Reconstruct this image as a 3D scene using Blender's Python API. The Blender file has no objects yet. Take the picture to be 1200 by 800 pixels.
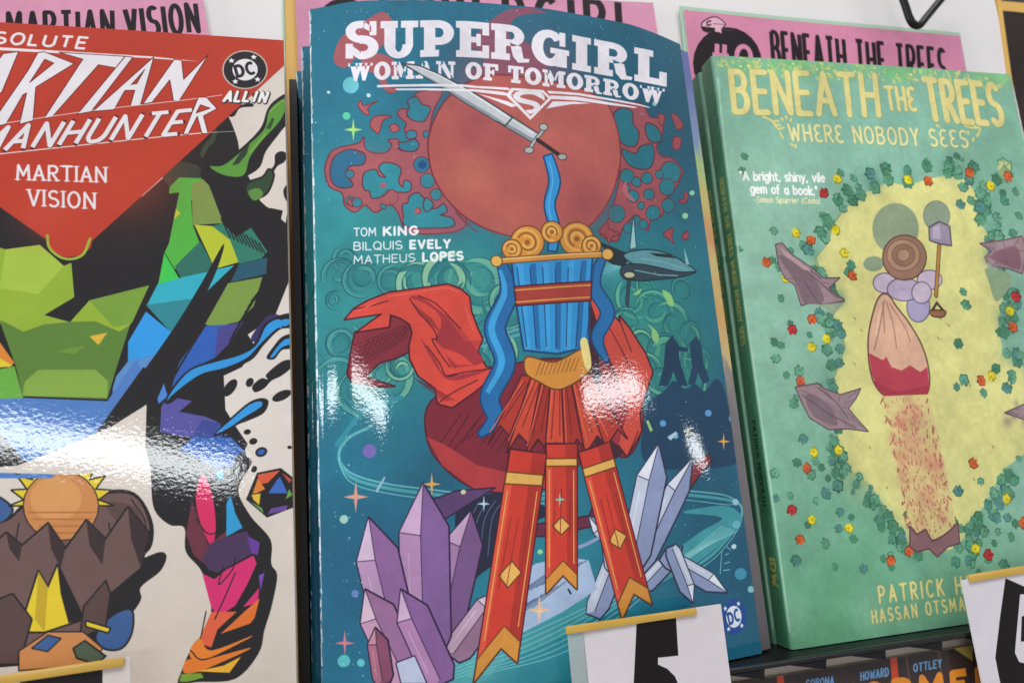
import bpy, bmesh, math, random, json
import numpy as np
from mathutils import Vector, Matrix

sc = bpy.context.scene
COL = sc.collection

# ------------------------------------------------------------------ frame of the rack
# a: along the shelf, b: up along the leaning books, n: out of the covers, in units of D metres.
D = 0.28
LEAN = math.radians(10.0)
XW = np.array([1.0, 0.0, 0.0])
UW = np.array([0.0, math.sin(LEAN), math.cos(LEAN)])
NW = np.array([0.0, -math.cos(LEAN), math.sin(LEAN)])
BASE = -0.298                       # b of the shelf top


def rk(a, b, n):
    """rack coordinates -> world metres"""
    p = D * (a * XW + (b - BASE) * UW + n * NW)
    return Vector((float(p[0]), float(p[1]), float(p[2])))


# ------------------------------------------------------------------ camera
cam_d = bpy.data.cameras.new("camera")
cam = bpy.data.objects.new("camera", cam_d)
COL.objects.link(cam)
CX = np.array([0.97315081, 0.03336717, -0.22773698]); CX /= np.linalg.norm(CX)
CU = np.array([-0.07429948, 0.98200743, -0.17361165]); CU -= CX * (CU @ CX); CU /= np.linalg.norm(CU)
CN = np.cross(CX, CU)
rot = np.outer(XW, CX) + np.outer(UW, CU) + np.outer(NW, CN)     # camera axes -> world
m = Matrix([[float(v) for v in r] for r in rot]).to_4x4()
m.translation = rk(0, 0, 1.0)
cam.matrix_world = m
cam_d.sensor_width = 36.0
cam_d.lens = 830.0 / 1200.0 * 36.0
cam_d.clip_start = 0.01
cam_d.clip_end = 60
cam_d.dof.use_dof = True
cam_d.dof.focus_distance = 0.285
cam_d.dof.aperture_fstop = 11.0
sc.camera = cam
sc.render.resolution_x, sc.render.resolution_y = 1024, 682

# ------------------------------------------------------------------ light: shop ceiling fluorescents, plus added overhead fill and side light
world = bpy.data.worlds.new("World")
sc.world = world
world.use_nodes = True
bg = world.node_tree.nodes["Background"]
bg.inputs[0].default_value = (0.93, 0.95, 1.0, 1)
bg.inputs[1].default_value = 0.36


def lamp(name, loc, target, sx, sy, radiance, col=(1, 1, 1), roll=0.0):
    d = bpy.data.lights.new(name, 'AREA')
    d.shape = 'RECTANGLE'; d.size = sx; d.size_y = sy
    d.energy = radiance * math.pi * sx * sy
    d.color = col
    o = bpy.data.objects.new(name, d)
    COL.objects.link(o)
    o.location = loc
    q = (Vector(target) - Vector(loc)).to_track_quat('-Z', 'Y')
    o.rotation_euler = (q.to_matrix() @ Matrix.Rotation(roll, 3, 'Z')).to_euler()
    return o


lamp("ceiling_light_near", (-1.30, -3.72, 0.99), (0, 0, 0.12), 1.56, 0.15, 19, (0.93, 0.98, 1.0), math.radians(-9))
lamp("ceiling_light_far", (2.72, -4.25, 0.99), (0.1, 0, 0.12), 0.72, 0.20, 18, (0.93, 0.98, 1.0), math.radians(8))
lamp("ceiling_light_end", (7.2, -5.9, 0.9), (0.1, 0, 0.12), 0.40, 0.34, 18, (0.93, 0.98, 1.0))
lamp("overhead_fill", (0.1, -0.75, 2.3), (0.05, 0, 0.1), 2.4, 1.0, 6.1, (1.0, 0.98, 0.95))  # added soft fill from overhead, stands for no known fitting
lamp("added_side_light", (-3.2, -0.55, 0.5), (0, 0, 0.12), 0.7, 2.4, 8.0, (0.95, 0.98, 1.0))  # added tall light at left, makes the bright line along the spine edge

sc.view_settings.view_transform = 'Standard'
sc.view_settings.look = 'None'
sc.view_settings.exposure = 0.14
sc.view_settings.gamma = 1.0
sc.render.film_transparent = False
sc.cycles.max_bounces = 6


# ------------------------------------------------------------------ printed artwork: a small painter on numpy
def lin(h):
    c = np.array([int(h[i:i + 2], 16) / 255 for i in (0, 2, 4)])
    return c


class Painter:
    """Paints a flat print (sRGB values) from shapes given in 1/2500 of the sheet."""

    def __init__(self, W, H, base):
        self.W, self.H = W, H
        self.a = np.empty((H, W, 3), np.float32)
        self.a[:] = lin(base)
        self.sx, self.sy = W / 2500.0, H / 2500.0

    def pts(self, f):
        p = np.array(f, float).reshape(-1, 2)
        return p * (self.sx, self.sy)

    @staticmethod
    def smooth(p, k=5):
        n = len(p)
        if n < 3:
            return p
        out = []
        for i in range(n):
            p0, p1, p2, p3 = p[i - 1], p[i], p[(i + 1) % n], p[(i + 2) % n]
            for j in range(k):
                t = j / k
                out.append(0.5 * (2 * p1 + (p2 - p0) * t + (2 * p0 - 5 * p1 + 4 * p2 - p3) * t * t + (3 * p1 - p0 - 3 * p2 + p3) * t ** 3))
        return np.array(out)

    @staticmethod
    def smooth_open(p, k=5):
        n = len(p)
        if n < 3:
            return p
        q = np.vstack([2 * p[0] - p[1], p, 2 * p[-1] - p[-2]])
        out = []
        for i in range(1, n):
            p0, p1, p2, p3 = q[i - 1], q[i], q[i + 1], q[i + 2]
            for j in range(k):
                t = j / k
                out.append(0.5 * (2 * p1 + (p2 - p0) * t + (2 * p0 - 5 * p1 + 4 * p2 - p3) * t * t + (3 * p1 - p0 - 3 * p2 + p3) * t ** 3))
        out.append(p[-1])
        return np.array(out)

    def fill(self, col, cs, alpha=1.0, S=3):
        """non-zero winding fill of contours (pixel units), S x S supersampled"""
        al = np.vstack(cs)
        x0 = max(int(math.floor(al[:, 0].min())) - 1, 0); x1 = min(int(math.ceil(al[:, 0].max())) + 1, self.W)
        y0 = max(int(math.floor(al[:, 1].min())) - 1, 0); y1 = min(int(math.ceil(al[:, 1].max())) + 1, self.H)
        if x1 <= x0 or y1 <= y0:
            return
        w, h = (x1 - x0) * S, (y1 - y0) * S
        acc = np.zeros((h, w + 1), np.int16)
        for c in cs:
            q = (c - (x0, y0)) * S
            r = np.roll(q, -1, axis=0)
            for (ax, ay), (bx, by) in zip(q, r):
                if ay == by:
                    continue
                d = 1
                if ay > by:
                    ax, ay, bx, by, d = bx, by, ax, ay, -1
                i0 = max(int(math.ceil(ay - 0.5)), 0); i1 = min(int(math.ceil(by - 0.5)), h)
                if i1 <= i0:
                    continue
                rows = np.arange(i0, i1)
                xs = ax + (rows + 0.5 - ay) * (bx - ax) / (by - ay)
                xi = np.clip(np.ceil(xs - 0.5).astype(int), 0, w)
                np.add.at(acc, (rows, xi), d)
        mask = np.cumsum(acc[:, :w], axis=1) != 0
        cov = mask.reshape(h // S, S, w // S, S).mean(axis=(1, 3)).astype(np.float32)[..., None] * alpha
        reg = self.a[y0:y1, x0:x1]
        reg += (lin(col) - reg) * cov

    def stroke(self, col, w, lines, flat=False):
        r = w / 2
        cs = []
        for p in lines:
            n = 8
            for q in (p[1:-1] if flat else [p[0], p[-1]] if r < 1.3 else p):
                cs.append(np.array([(q[0] + r * math.cos(6.2832 * i / n), q[1] + r * math.sin(6.2832 * i / n)) for i in range(n)]))
            for a, b in zip(p[:-1], p[1:]):
                d = b - a
                L = math.hypot(*d)
                if L < 1e-6:
                    continue
                o = np.array([-d[1], d[0]]) / L * r
                cs.append(np.array([a - o, b - o, b + o, a + o]))
        self.fill(col, cs)

    def blob(self, col, c, r, al):
        x0 = max(int(c[0] - 2.2 * r), 0); x1 = min(int(c[0] + 2.2 * r), self.W)
        y0 = max(int(c[1] - 2.2 * r), 0); y1 = min(int(c[1] + 2.2 * r), self.H)
        if x1 <= x0 or y1 <= y0:
            return
        yy, xx = np.mgrid[y0:y1, x0:x1]
        g = np.exp(-((xx - c[0]) ** 2 + (yy - c[1]) ** 2) / (0.9 * r * r)) - 0.0046
        reg = self.a[y0:y1, x0:x1]
        reg += (lin(col) - reg) * (np.clip(g, 0, 1) * al)[..., None].astype(np.float32)

    def wash(self, seed, amp, cells):
        """uneven ink: a little low-frequency mottling of the print"""
        rs = np.random.RandomState(seed)
        tot = np.zeros((self.H, self.W), np.float32)
        for c, k in cells:
            g = rs.rand(int(c * self.H / self.W) + 3, c + 3)
            y = np.linspace(0, g.shape[0] - 1.001, self.H); x = np.linspace(0, g.shape[1] - 1.001, self.W)
            yi, xi = y.astype(int), x.astype(int)
            fy, fx = (y - yi)[:, None], (x - xi)[None, :]
            fy, fx = fy * fy * (3 - 2 * fy), fx * fx * (3 - 2 * fx)
            v = (g[yi][:, xi] * (1 - fx) + g[yi][:, xi + 1] * fx) * (1 - fy) + (g[yi + 1][:, xi] * (1 - fx) + g[yi + 1][:, xi + 1] * fx) * fy
            tot += (v - 0.5).astype(np.float32) * k
        self.a *= (1 + amp * tot)[..., None]

    def run(self, cmds, seed=1):
        rnd = random.Random(seed)
        for c in cmds:
            k = c[0]
            if k == 'P':
                cs = [self.pts(f) for f in c[3]]
                if c[2]:
                    cs = [self.smooth(p) for p in cs]
                if len(c) > 4:
                    for p in cs:
                        self.stroke(c[4], c[5] * 2 * self.sx, [np.vstack([p, p[:1]])])
                self.fill(c[1], cs)
                if len(c) > 4:
                    for p in cs:
                        self.stroke(c[4], c[5] * self.sx, [np.vstack([p, p[:1]])])
            elif k == 'L':
                ls = [self.pts(f) for f in c[4]]
                if c[2] == 1:
                    ls = [self.smooth_open(p) for p in ls]
                self.stroke(c[1], c[3] * self.sx, ls, c[2] == 2)
            elif k == 'E':
                o = np.array(c[2:4]) * (self.sx, self.sy)
                u = np.array(c[4:6]) * (self.sx, self.sy); v = np.array(c[6:8]) * (self.sx, self.sy)
                p = np.array([o + u * math.cos(t) + v * math.sin(t) for t in np.linspace(0, 2 * math.pi, 25)[:-1]])
                if len(c) > 8:
                    self.stroke(c[8], c[9] * 2 * self.sx, [np.vstack([p, p[:1]])])
                self.fill(c[1], [p])
            elif k == 'B':
                self.blob(c[1], (c[2] * self.sx, c[3] * self.sy), c[4] * self.sx, c[5])
            elif k == 'F':      # ivy leaf
                x, y, r, a = c[3] * self.sx, c[4] * self.sy, c[5] * self.sx, c[6] / 100
                sh = [(0, -1), (.38, -.62), (.85, -.55), (.78, -.05), (.62, .5), (.25, .62), (.0, .8), (-.4, .55), (-.85, .35), (-.72, -.2), (-.6, -.7), (-.25, -.66)]
                p = np.array([(x + r * (q * math.cos(a) - s * math.sin(a)), y + r * (q * math.sin(a) + s * math.cos(a))) for q, s in sh])
                p = self.smooth(p, 3)
                self.fill(c[1], [p])
                cut = rnd.randrange(len(p))
                self.stroke(c[2], max(r * .16, 1.0), [np.roll(p, cut, axis=0)[:int(len(p) * .7)]])
                self.stroke(c[2], max(r * .10, .7), [np.array([p[0], (x, y)]), np.array([p[6], (x, y)])])
            elif k == 'W':      # spiral arc
                x, y, r, a0, st, n, w = c[2] * self.sx, c[3] * self.sy, c[4] * self.sx, c[5] / 100, c[6] / 100, c[7], c[8] * self.sx
                self.stroke(c[1], w, [self.smooth_open(np.array([(x + r * (1 - .02 * i) * math.cos(a0 + st * i), y + r * (1 - .02 * i) * math.sin(a0 + st * i)) for i in range(n)]), 3)])
            elif k == 'Q':      # crescent, thick in the middle and pointed at both ends
                o = np.array(c[2:4]) * (self.sx, self.sy); r, a0, sp, th = c[4] * self.sx, c[5] / 100, c[6] / 100, c[7] * self.sx
                ts = np.linspace(0, 1, 18)
                out_ = [(o[0] + r * math.cos(a0 + sp * q), o[1] + r * math.sin(a0 + sp * q)) for q in ts]
                in_ = [(o[0] + (r - th * math.sin(math.pi * q) ** .7) * math.cos(a0 + sp * q), o[1] + (r - th * math.sin(math.pi * q) ** .7) * math.sin(a0 + sp * q)) for q in ts[::-1]]
                self.fill(c[1], [np.array(out_ + in_)])
            elif k == 'R':      # scattered specks
                x0, y0, x1, y1, r0, r1 = c[3:9]
                for _ in range(c[2]):
                    x, y = rnd.uniform(x0, x1) * self.sx, rnd.uniform(y0, y1) * self.sy
                    r = rnd.uniform(r0 * .35, r1 * .5) * self.sx; a = rnd.uniform(0, 3.14); e = rnd.uniform(.4, 1)
                    p = np.array([(x + r * math.cos(t) * math.cos(a) - r * e * math.sin(t) * math.sin(a), y + r * math.cos(t) * math.sin(a) + r * e * math.sin(t) * math.cos(a)) for t in np.linspace(0, 6.283, 9)[:-1]])
                    self.fill(rnd.choice(c[1]), [p])
            elif k == 'H':      # short hatch marks inside a quad
                q = self.pts(c[3:11])
                for _ in range(c[2]):
                    f, g = rnd.random() ** .8, rnd.random()
                    p = (q[0] * (1 - g) + q[1] * g) * (1 - f) + (q[2] * (1 - g) + q[3] * g) * f
                    l = rnd.uniform(3, 12) * (1 - .5 * f) * self.W / 900
                    self.stroke(rnd.choice(c[1]), rnd.uniform(1.2, 2.6) * self.W / 900, [np.array([p, p + (rnd.uniform(-.2, .4) * l, l)])])
            elif k == 'U':      # worn white scuffs along the spine edge
                for _ in range(c[1] * 2):
                    y = self.H * rnd.random() ** 1.3; x = rnd.uniform(2, 8)
                    self.stroke(rnd.choice(['dfe6ea', 'b8c8d0', 'f2f4f4']), rnd.uniform(2, 5), [np.array([(x, y), (x + rnd.uniform(-1, 1.5), y + rnd.uniform(4, 22))])])

    def image(self, name):
        s = np.clip(self.a, 0, 1)
        img = bpy.data.images.new(name, self.W, self.H)
        px = np.ones((self.H, self.W, 4), np.float32)
        px[..., :3] = s[::-1]
        img.pixels.foreach_set(px.ravel())
        img.update()
        img.pack()
        return img


def paint(name, W, H, data, seed=1, wash=0.10):
    p = Painter(W, H, data[0])
    p.run(data[1:], seed)
    p.wash(seed, wash, [(7, .6), (23, .5), (90, .35)])
    return p.image(name)


# ------------------------------------------------------------------ materials
def new_mat(name):
    mt = bpy.data.materials.new(name)
    mt.use_nodes = True
    nt = mt.node_tree
    return mt, nt, nt.nodes, nt.links, nt.nodes["Principled BSDF"]


def plain(name, col, rough=.5, noise=.08, scale=60, metallic=0, bump=0., coat=0.):
    mt, nt, N, L, b = new_mat(name)
    tc = N.new("ShaderNodeTexCoord"); no = N.new("ShaderNodeTexNoise")
    no.inputs["Scale"].default_value = scale; no.inputs["Detail"].default_value = 6
    L.new(tc.outputs["Object"], no.inputs["Vector"])
    mx = N.new("ShaderNodeMix"); mx.data_type = 'RGBA'
    lo = [c * (1 - noise) for c in col]; hi = [min(c * (1 + noise), 1) for c in col]
    mx.inputs[6].default_value = (*lo, 1); mx.inputs[7].default_value = (*hi, 1)
    L.new(no.outputs["Fac"], mx.inputs[0]); L.new(mx.outputs[2], b.inputs["Base Color"])
    b.inputs["Roughness"].default_value = rough; b.inputs["Metallic"].default_value = metallic
    b.inputs["Coat Weight"].default_value = coat; b.inputs["Coat Roughness"].default_value = .15
    if bump:
        bp = N.new("ShaderNodeBump"); bp.inputs["Strength"].default_value = bump; bp.inputs["Distance"].default_value = .0004
        L.new(no.outputs["Fac"], bp.inputs["Height"]); L.new(bp.outputs[0], b.inputs["Normal"])
    return mt


def printed(name, img, rough=.45, coat=1.0, coat_rough=.04, peel=.5, peel_scale=780, spec=.12):
    """ink on laminated card: the print underneath, a clear film with a fine orange-peel on top"""
    mt, nt, N, L, b = new_mat(name)
    tx = N.new("ShaderNodeTexImage"); tx.image = img; tx.extension = 'EXTEND'; tx.interpolation = 'Cubic'
    uv = N.new("ShaderNodeUVMap")
    L.new(uv.outputs[0], tx.inputs[0]); L.new(tx.outputs[0], b.inputs["Base Color"])
    b.inputs["Roughness"].default_value = rough
    b.inputs["Specular IOR Level"].default_value = spec
    b.inputs["Coat Weight"].default_value = coat; b.inputs["Coat Roughness"].default_value = coat_rough
    b.inputs["Coat IOR"].default_value = 1.5
    tc = N.new("ShaderNodeTexCoord")
    n1 = N.new("ShaderNodeTexNoise"); n1.inputs["Scale"].default_value = peel_scale; n1.inputs["Detail"].default_value = 3
    mp = N.new("ShaderNodeMapping"); mp.inputs["Scale"].default_value = (.8, 1, 1)
    L.new(tc.outputs["Object"], mp.inputs[0]); L.new(mp.outputs[0], n1.inputs["Vector"])
    bp = N.new("ShaderNodeBump"); bp.inputs["Strength"].default_value = peel; bp.inputs["Distance"].default_value = .00016
    L.new(n1.outputs["Fac"], bp.inputs["Height"]); L.new(bp.outputs[0], b.inputs["Coat Normal"])
    n2 = N.new("ShaderNodeTexNoise"); n2.inputs["Scale"].default_value = 30; n2.inputs["Detail"].default_value = 8
    L.new(tc.outputs["Object"], n2.inputs["Vector"])
    mr = N.new("ShaderNodeMapRange"); mr.inputs[3].default_value = coat_rough * .7; mr.inputs[4].default_value = coat_rough * 1.6
    L.new(n2.outputs["Fac"], mr.inputs[0]); L.new(mr.outputs[0], b.inputs["Coat Roughness"])
    return mt


# ------------------------------------------------------------------ object helpers
def tag(o, label=None, cat=None, group=None, kind=None):
    if label: o["label"] = label
    if cat: o["category"] = cat
    if group: o["group"] = group
    if kind: o["kind"] = kind
    return o


def thing(name, loc, label, cat, group=None):
    o = bpy.data.objects.new(name, None)
    o.empty_display_size = .02
    COL.objects.link(o)
    o.location = loc
    return tag(o, label, cat, group)


def mesh_obj(name, verts, faces, mats, parent=None, origin=None, uvs=None, fm=None, smooth=True):
    """verts in world metres; stored relative to the parent's (or own) origin"""
    org = parent.location.copy() if parent is not None and parent.parent is None else (origin or Vector((0, 0, 0)))
    me = bpy.data.meshes.new(name)
    me.from_pydata([tuple(v - org) for v in verts], [], faces)
    for mt in mats: me.materials.append(mt)
    if fm: me.polygons.foreach_set("material_index", fm)
    if uvs:
        ul = me.uv_layers.new(name="UVMap")
        k = 0
        for f in uvs:
            for q in f:
                ul.data[k].uv = q; k += 1
    if smooth:
        me.polygons.foreach_set("use_smooth", [True] * len(me.polygons))
        me.set_sharp_from_angle(angle=math.radians(38))
    me.update()
    o = bpy.data.objects.new(name, me)
    COL.objects.link(o)
    if parent is not None:
        o.parent = parent
    else:
        o.location = org
    return o


def box_ab(a0, a1, b0, b1, n0, n1):
    v = [rk(a, b, n) for n in (n0, n1) for b in (b0, b1) for a in (a0, a1)]
    f = [(0, 2, 3, 1), (4, 5, 7, 6), (0, 1, 5, 4), (2, 6, 7, 3), (0, 4, 6, 2), (1, 3, 7, 5)]
    return v, f


def bevel(o, w, seg=2):
    bm = bmesh.new(); bm.from_mesh(o.data)
    bmesh.ops.recalc_face_normals(bm, faces=bm.faces)
    bmesh.ops.bevel(bm, geom=bm.edges[:], offset=w, segments=seg, affect='EDGES', profile=.6)
    bm.to_mesh(o.data); bm.free()
    o.data.set_sharp_from_angle(angle=math.radians(38))


def sheet(name, org, e, w, h, n, thick, mats, parent, curl=0.0, nu=14, nv=10, seed=0, warp=0.):
    """a rectangular card in the rack plane: front face printed, with real thickness and a slight curl"""
    e = np.array(e); dn = np.array([e[1], -e[0]])
    rs = random.Random(seed); ph = rs.uniform(0, 6)
    V, F, UVS, FM = [], [], [], []
    for s in (0, 1):
        for j in range(nv + 1):
            for i in range(nu + 1):
                u, v = i / nu, j / nv
                q = np.array(org) + e * (u * w) + dn * (v * h)
                nn = n + curl * ((u - .5) ** 2 * 4 - .3) + warp * math.sin(u * 5 + ph + v * 3) - s * thick
                V.append(rk(q[0], q[1], nn))
    M = (nu + 1) * (nv + 1)
    idx = lambda s, i, j: s * M + j * (nu + 1) + i
    uv = lambda i, j: (i / nu, 1 - j / nv)
    for j in range(nv):
        for i in range(nu):
            F.append((idx(0, i, j), idx(0, i, j + 1), idx(0, i + 1, j + 1), idx(0, i + 1, j)))
            UVS.append([uv(i, j), uv(i, j + 1), uv(i + 1, j + 1), uv(i + 1, j)]); FM.append(0)
            F.append((idx(1, i, j), idx(1, i + 1, j), idx(1, i + 1, j + 1), idx(1, i, j + 1)))
            UVS.append([(0, 0)] * 4); FM.append(1)
    ring = [(i, 0) for i in range(nu)] + [(nu, j) for j in range(nv)] + [(i, nv) for i in range(nu, 0, -1)] + [(0, j) for j in range(nv, 0, -1)]
    for k in range(len(ring)):
        p, q = ring[k], ring[(k + 1) % len(ring)]
        F.append((idx(0, *p), idx(0, *q), idx(1, *q), idx(1, *p))); UVS.append([(0, 0)] * 4); FM.append(1)
    return mesh_obj(name, V, F, mats, parent, uvs=UVS, fm=FM)


def build_book(root, surf, T, m_front, m_spine, m_back, m_page, aL, tk=.0016, r=.006, nv=40, hinge=0.0, wav=0.0):
    """cover (front, rounded spine, back: one folded card) and page block. surf(u, v) -> a, b, n."""
    nu = 60
    us = [1 - i / nu for i in range(nu)]
    us = [u for u in us if u > .013] + [.013]

    def path(v, off):
        o = []
        for u in us:
            a, b, n = surf(u, v)
            if hinge: n -= hinge * math.exp(-((u - .052) / .006) ** 2)
            o.append((a, b, n - off, u))
        a0, b0, n0 = surf(.0, v)
        _, _, ns = surf(.013, v)
        al = a0 + off
        rr = r - off * .6
        cxa = al + rr
        for k in range(1, 6):
            t = math.pi / 2 + k / 6 * math.pi / 2
            o.append((cxa + rr * math.cos(t), b0, ns - off - rr + rr * math.sin(t), .013 * (1 - k / 6)))
        ks = 8
        for k in range(ks + 1):
            f = k / ks
            o.append((al - .0006 * math.sin(f * math.pi), b0, ns - off - rr - (T - 2 * rr - 2 * off) * f, -f))
        for k in range(1, 6):
            t = math.pi + k / 6 * math.pi / 2
            o.append((cxa + rr * math.cos(t), b0, ns - T + off + rr + rr * math.sin(t), -2))
        for u in reversed(us):
            a, b, n = surf(u, v)
            if u > .013 or True:
                o.append((a, b, n - T + off, -3))
        return o
    outer = [path(j / nv, 0) for j in range(nv + 1)]
    inner = [path(j / nv, tk) for j in range(nv + 1)]
    n = len(outer[0])
    V = [rk(*p[:3]) for row in outer for p in row] + [rk(*p[:3]) for row in inner for p in row]
    M = n * (nv + 1)
    F, UVS, FM = [], [], []
    for j in range(nv):
        v0, v1 = j / nv, (j + 1) / nv
        for i in range(n - 1):
            A, B = outer[0][i][3], outer[0][i + 1][3]
            q = (j * n + i, (j + 1) * n + i, (j + 1) * n + i + 1, j * n + i + 1)
            if A >= 0 and B >= -.0001:
                mi, uvq = 0, [(A, v0), (A, v1), (max(B, 0), v1), (max(B, 0), v0)]
            elif B > -1.5 and A < .01:
                x0, x1 = 1 - max(-A, 0), 1 - max(-B, 0)
                mi, uvq = 1, [(x0, v0), (x0, v1), (x1, v1), (x1, v0)]
            else:
                mi, uvq = 2, [(0, 0)] * 4
            F.append(q); UVS.append(uvq); FM.append(mi)
            F.append(tuple(M + k for k in reversed(q))); UVS.append([(0, 0)] * 4); FM.append(3)
    for j in (0, nv):
        for i in range(n - 1):
            q = (j * n + i, j * n + i + 1, M + j * n + i + 1, M + j * n + i)
            F.append(q if j == 0 else q[::-1]); UVS.append([(0, 0)] * 4); FM.append(3)
    for j in range(nv):
        for i in (0, n - 1):
            q = (j * n + i, (j + 1) * n + i, M + (j + 1) * n + i, M + j * n + i)
            F.append(q if i else q[::-1]); UVS.append([(0, 0)] * 4); FM.append(3)
    cov = mesh_obj("cover", V, F, [m_front, m_spine, m_back, m_page], root, uvs=UVS, fm=FM)
    # page block
    V, F = [], []
    nb = 24
    g = tk * 1.15
    rows = 21
    for j in range(rows):
        v = .004 + .992 * j / (rows - 1)
        for i in range(nb + 1):
            u = .075 + (.985 - .075) * i / nb
            a, b, nn = surf(u, v)
            V.append(rk(a, b, nn - g))
        for i in range(nb, -1, -1):
            u = .075 + (.985 - .075) * i / nb
            a, b, nn = surf(u, v)
            V.append(rk(a, b, nn - T + g))
    k = 2 * (nb + 1)
    for j in range(rows - 1):
        for i in range(k):
            F.append((j * k + i, j * k + (i + 1) % k, (j + 1) * k + (i + 1) % k, (j + 1) * k + i))
    for j in (0, rows - 1):
        for i in range(nb):
            q = (j * k + i, j * k + i + 1, j * k + k - 2 - i, j * k + k - 1 - i)
            F.append(q[::-1] if j == 0 else q)
    mesh_obj("page_block", V, F, [m_page], root)
    return cov


def copy_thing(root, off, label, rotx=0.0):
    """a copy of a thing with copies of its parts"""
    r = root.copy(); COL.objects.link(r)
    r.location = root.location + off
    r["label"] = label
    for ch in list(root.children):
        c = ch.copy(); COL.objects.link(c); c.parent = r
    return r


# ------------------------------------------------------------------ colours of plain things
M_BLACK = plain("black_metal", (.006, .006, .007), .36, .25, 90, 0, .1, 0)
M_BLACK.node_tree.nodes["Principled BSDF"].inputs["Specular IOR Level"].default_value = .3
M_LEDGE = plain("ledge_enamel", (.007, .007, .008), .24, .2, 90)
M_WHITE = plain("white_card", (.74, .71, .72), .6, .03, 40)
M_YELLOW = plain("ochre_tape", (.60, .36, .055), .35, .12, 70, 0, 0, .3)
M_FRAME = plain("yellow_edging", (.72, .43, .10), .5, .08, 50)
M_PAGES = plain("paper_pages", (.62, .57, .48), .8, .12, 500)
M_PANEL = plain("rack_panel", (.035, .033, .034), .6, .3, 30)
M_BEIGE = plain("beige_board", (.66, .56, .48), .7, .1, 40)
M_GREEN = plain("mint_card", (.36, .55, .40), .6, .06, 40)
M_TEAL = plain("teal_back", (.02, .10, .15), .4, .2, 40, 0, 0, .6)
M_FOREST = plain("green_back", (.10, .28, .16), .5, .2, 40)
M_RED = plain("red_back", (.42, .05, .02), .4, .1, 40)
M_DARK = plain("dark_back", (.04, .03, .028), .5, .2, 40)

# ------------------------------------------------------------------ large structure: the display rack
rack = thing("display_rack", rk(0.3, BASE, -.2), "black metal display rack with a toothed ledge under the comics", "display rack")
v, f = box_ab(-1.6, 2.4, -1.6, 1.6, -.62, -.60)
mesh_obj("back_panel", v, f, [M_PANEL], rack, smooth=False)
v, f = box_ab(-1.6, 2.4, BASE - .005, BASE - .0005, -.60, .0425)
bevel(mesh_obj("shelf", v, f, [M_BLACK], rack), .0004)
v, f = box_ab(-1.6, 2.4, BASE - .0042, BASE + .0040, .043, .050)
bevel(mesh_obj("ledge", v, f, [M_LEDGE], rack), .0008, 4)
for k in range(-17, 21):
    a1 = .646 + k * .0985
    prof = [(a1 - .054, BASE - .0044), (a1 - .003, BASE - .0160), (a1 + .001, BASE - .0160), (a1 + .003, BASE - .0044)]
    V = [rk(a, b, .044) for a, b in prof] + [rk(a, b, .049) for a, b in prof]
    F = [(0, 1, 2, 3), (7, 6, 5, 4)] + [(i, i + 4, (i + 1) % 4 + 4, (i + 1) % 4) for i in range(4)]
    mesh_obj("bracket", V, F, [M_BLACK], rack, smooth=False)
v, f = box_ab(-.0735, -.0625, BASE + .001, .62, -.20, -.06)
mesh_obj("gap_shade_strip", v, f, [M_PANEL], rack, smooth=False)  # dark strip filling the gap: shade plus the black behind the books
v, f = box_ab(-1.6, 2.4, -.81, BASE - .0055, .012, .018)
mesh_obj("lower_panel", v, f, [M_BEIGE], rack, smooth=False)

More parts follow.
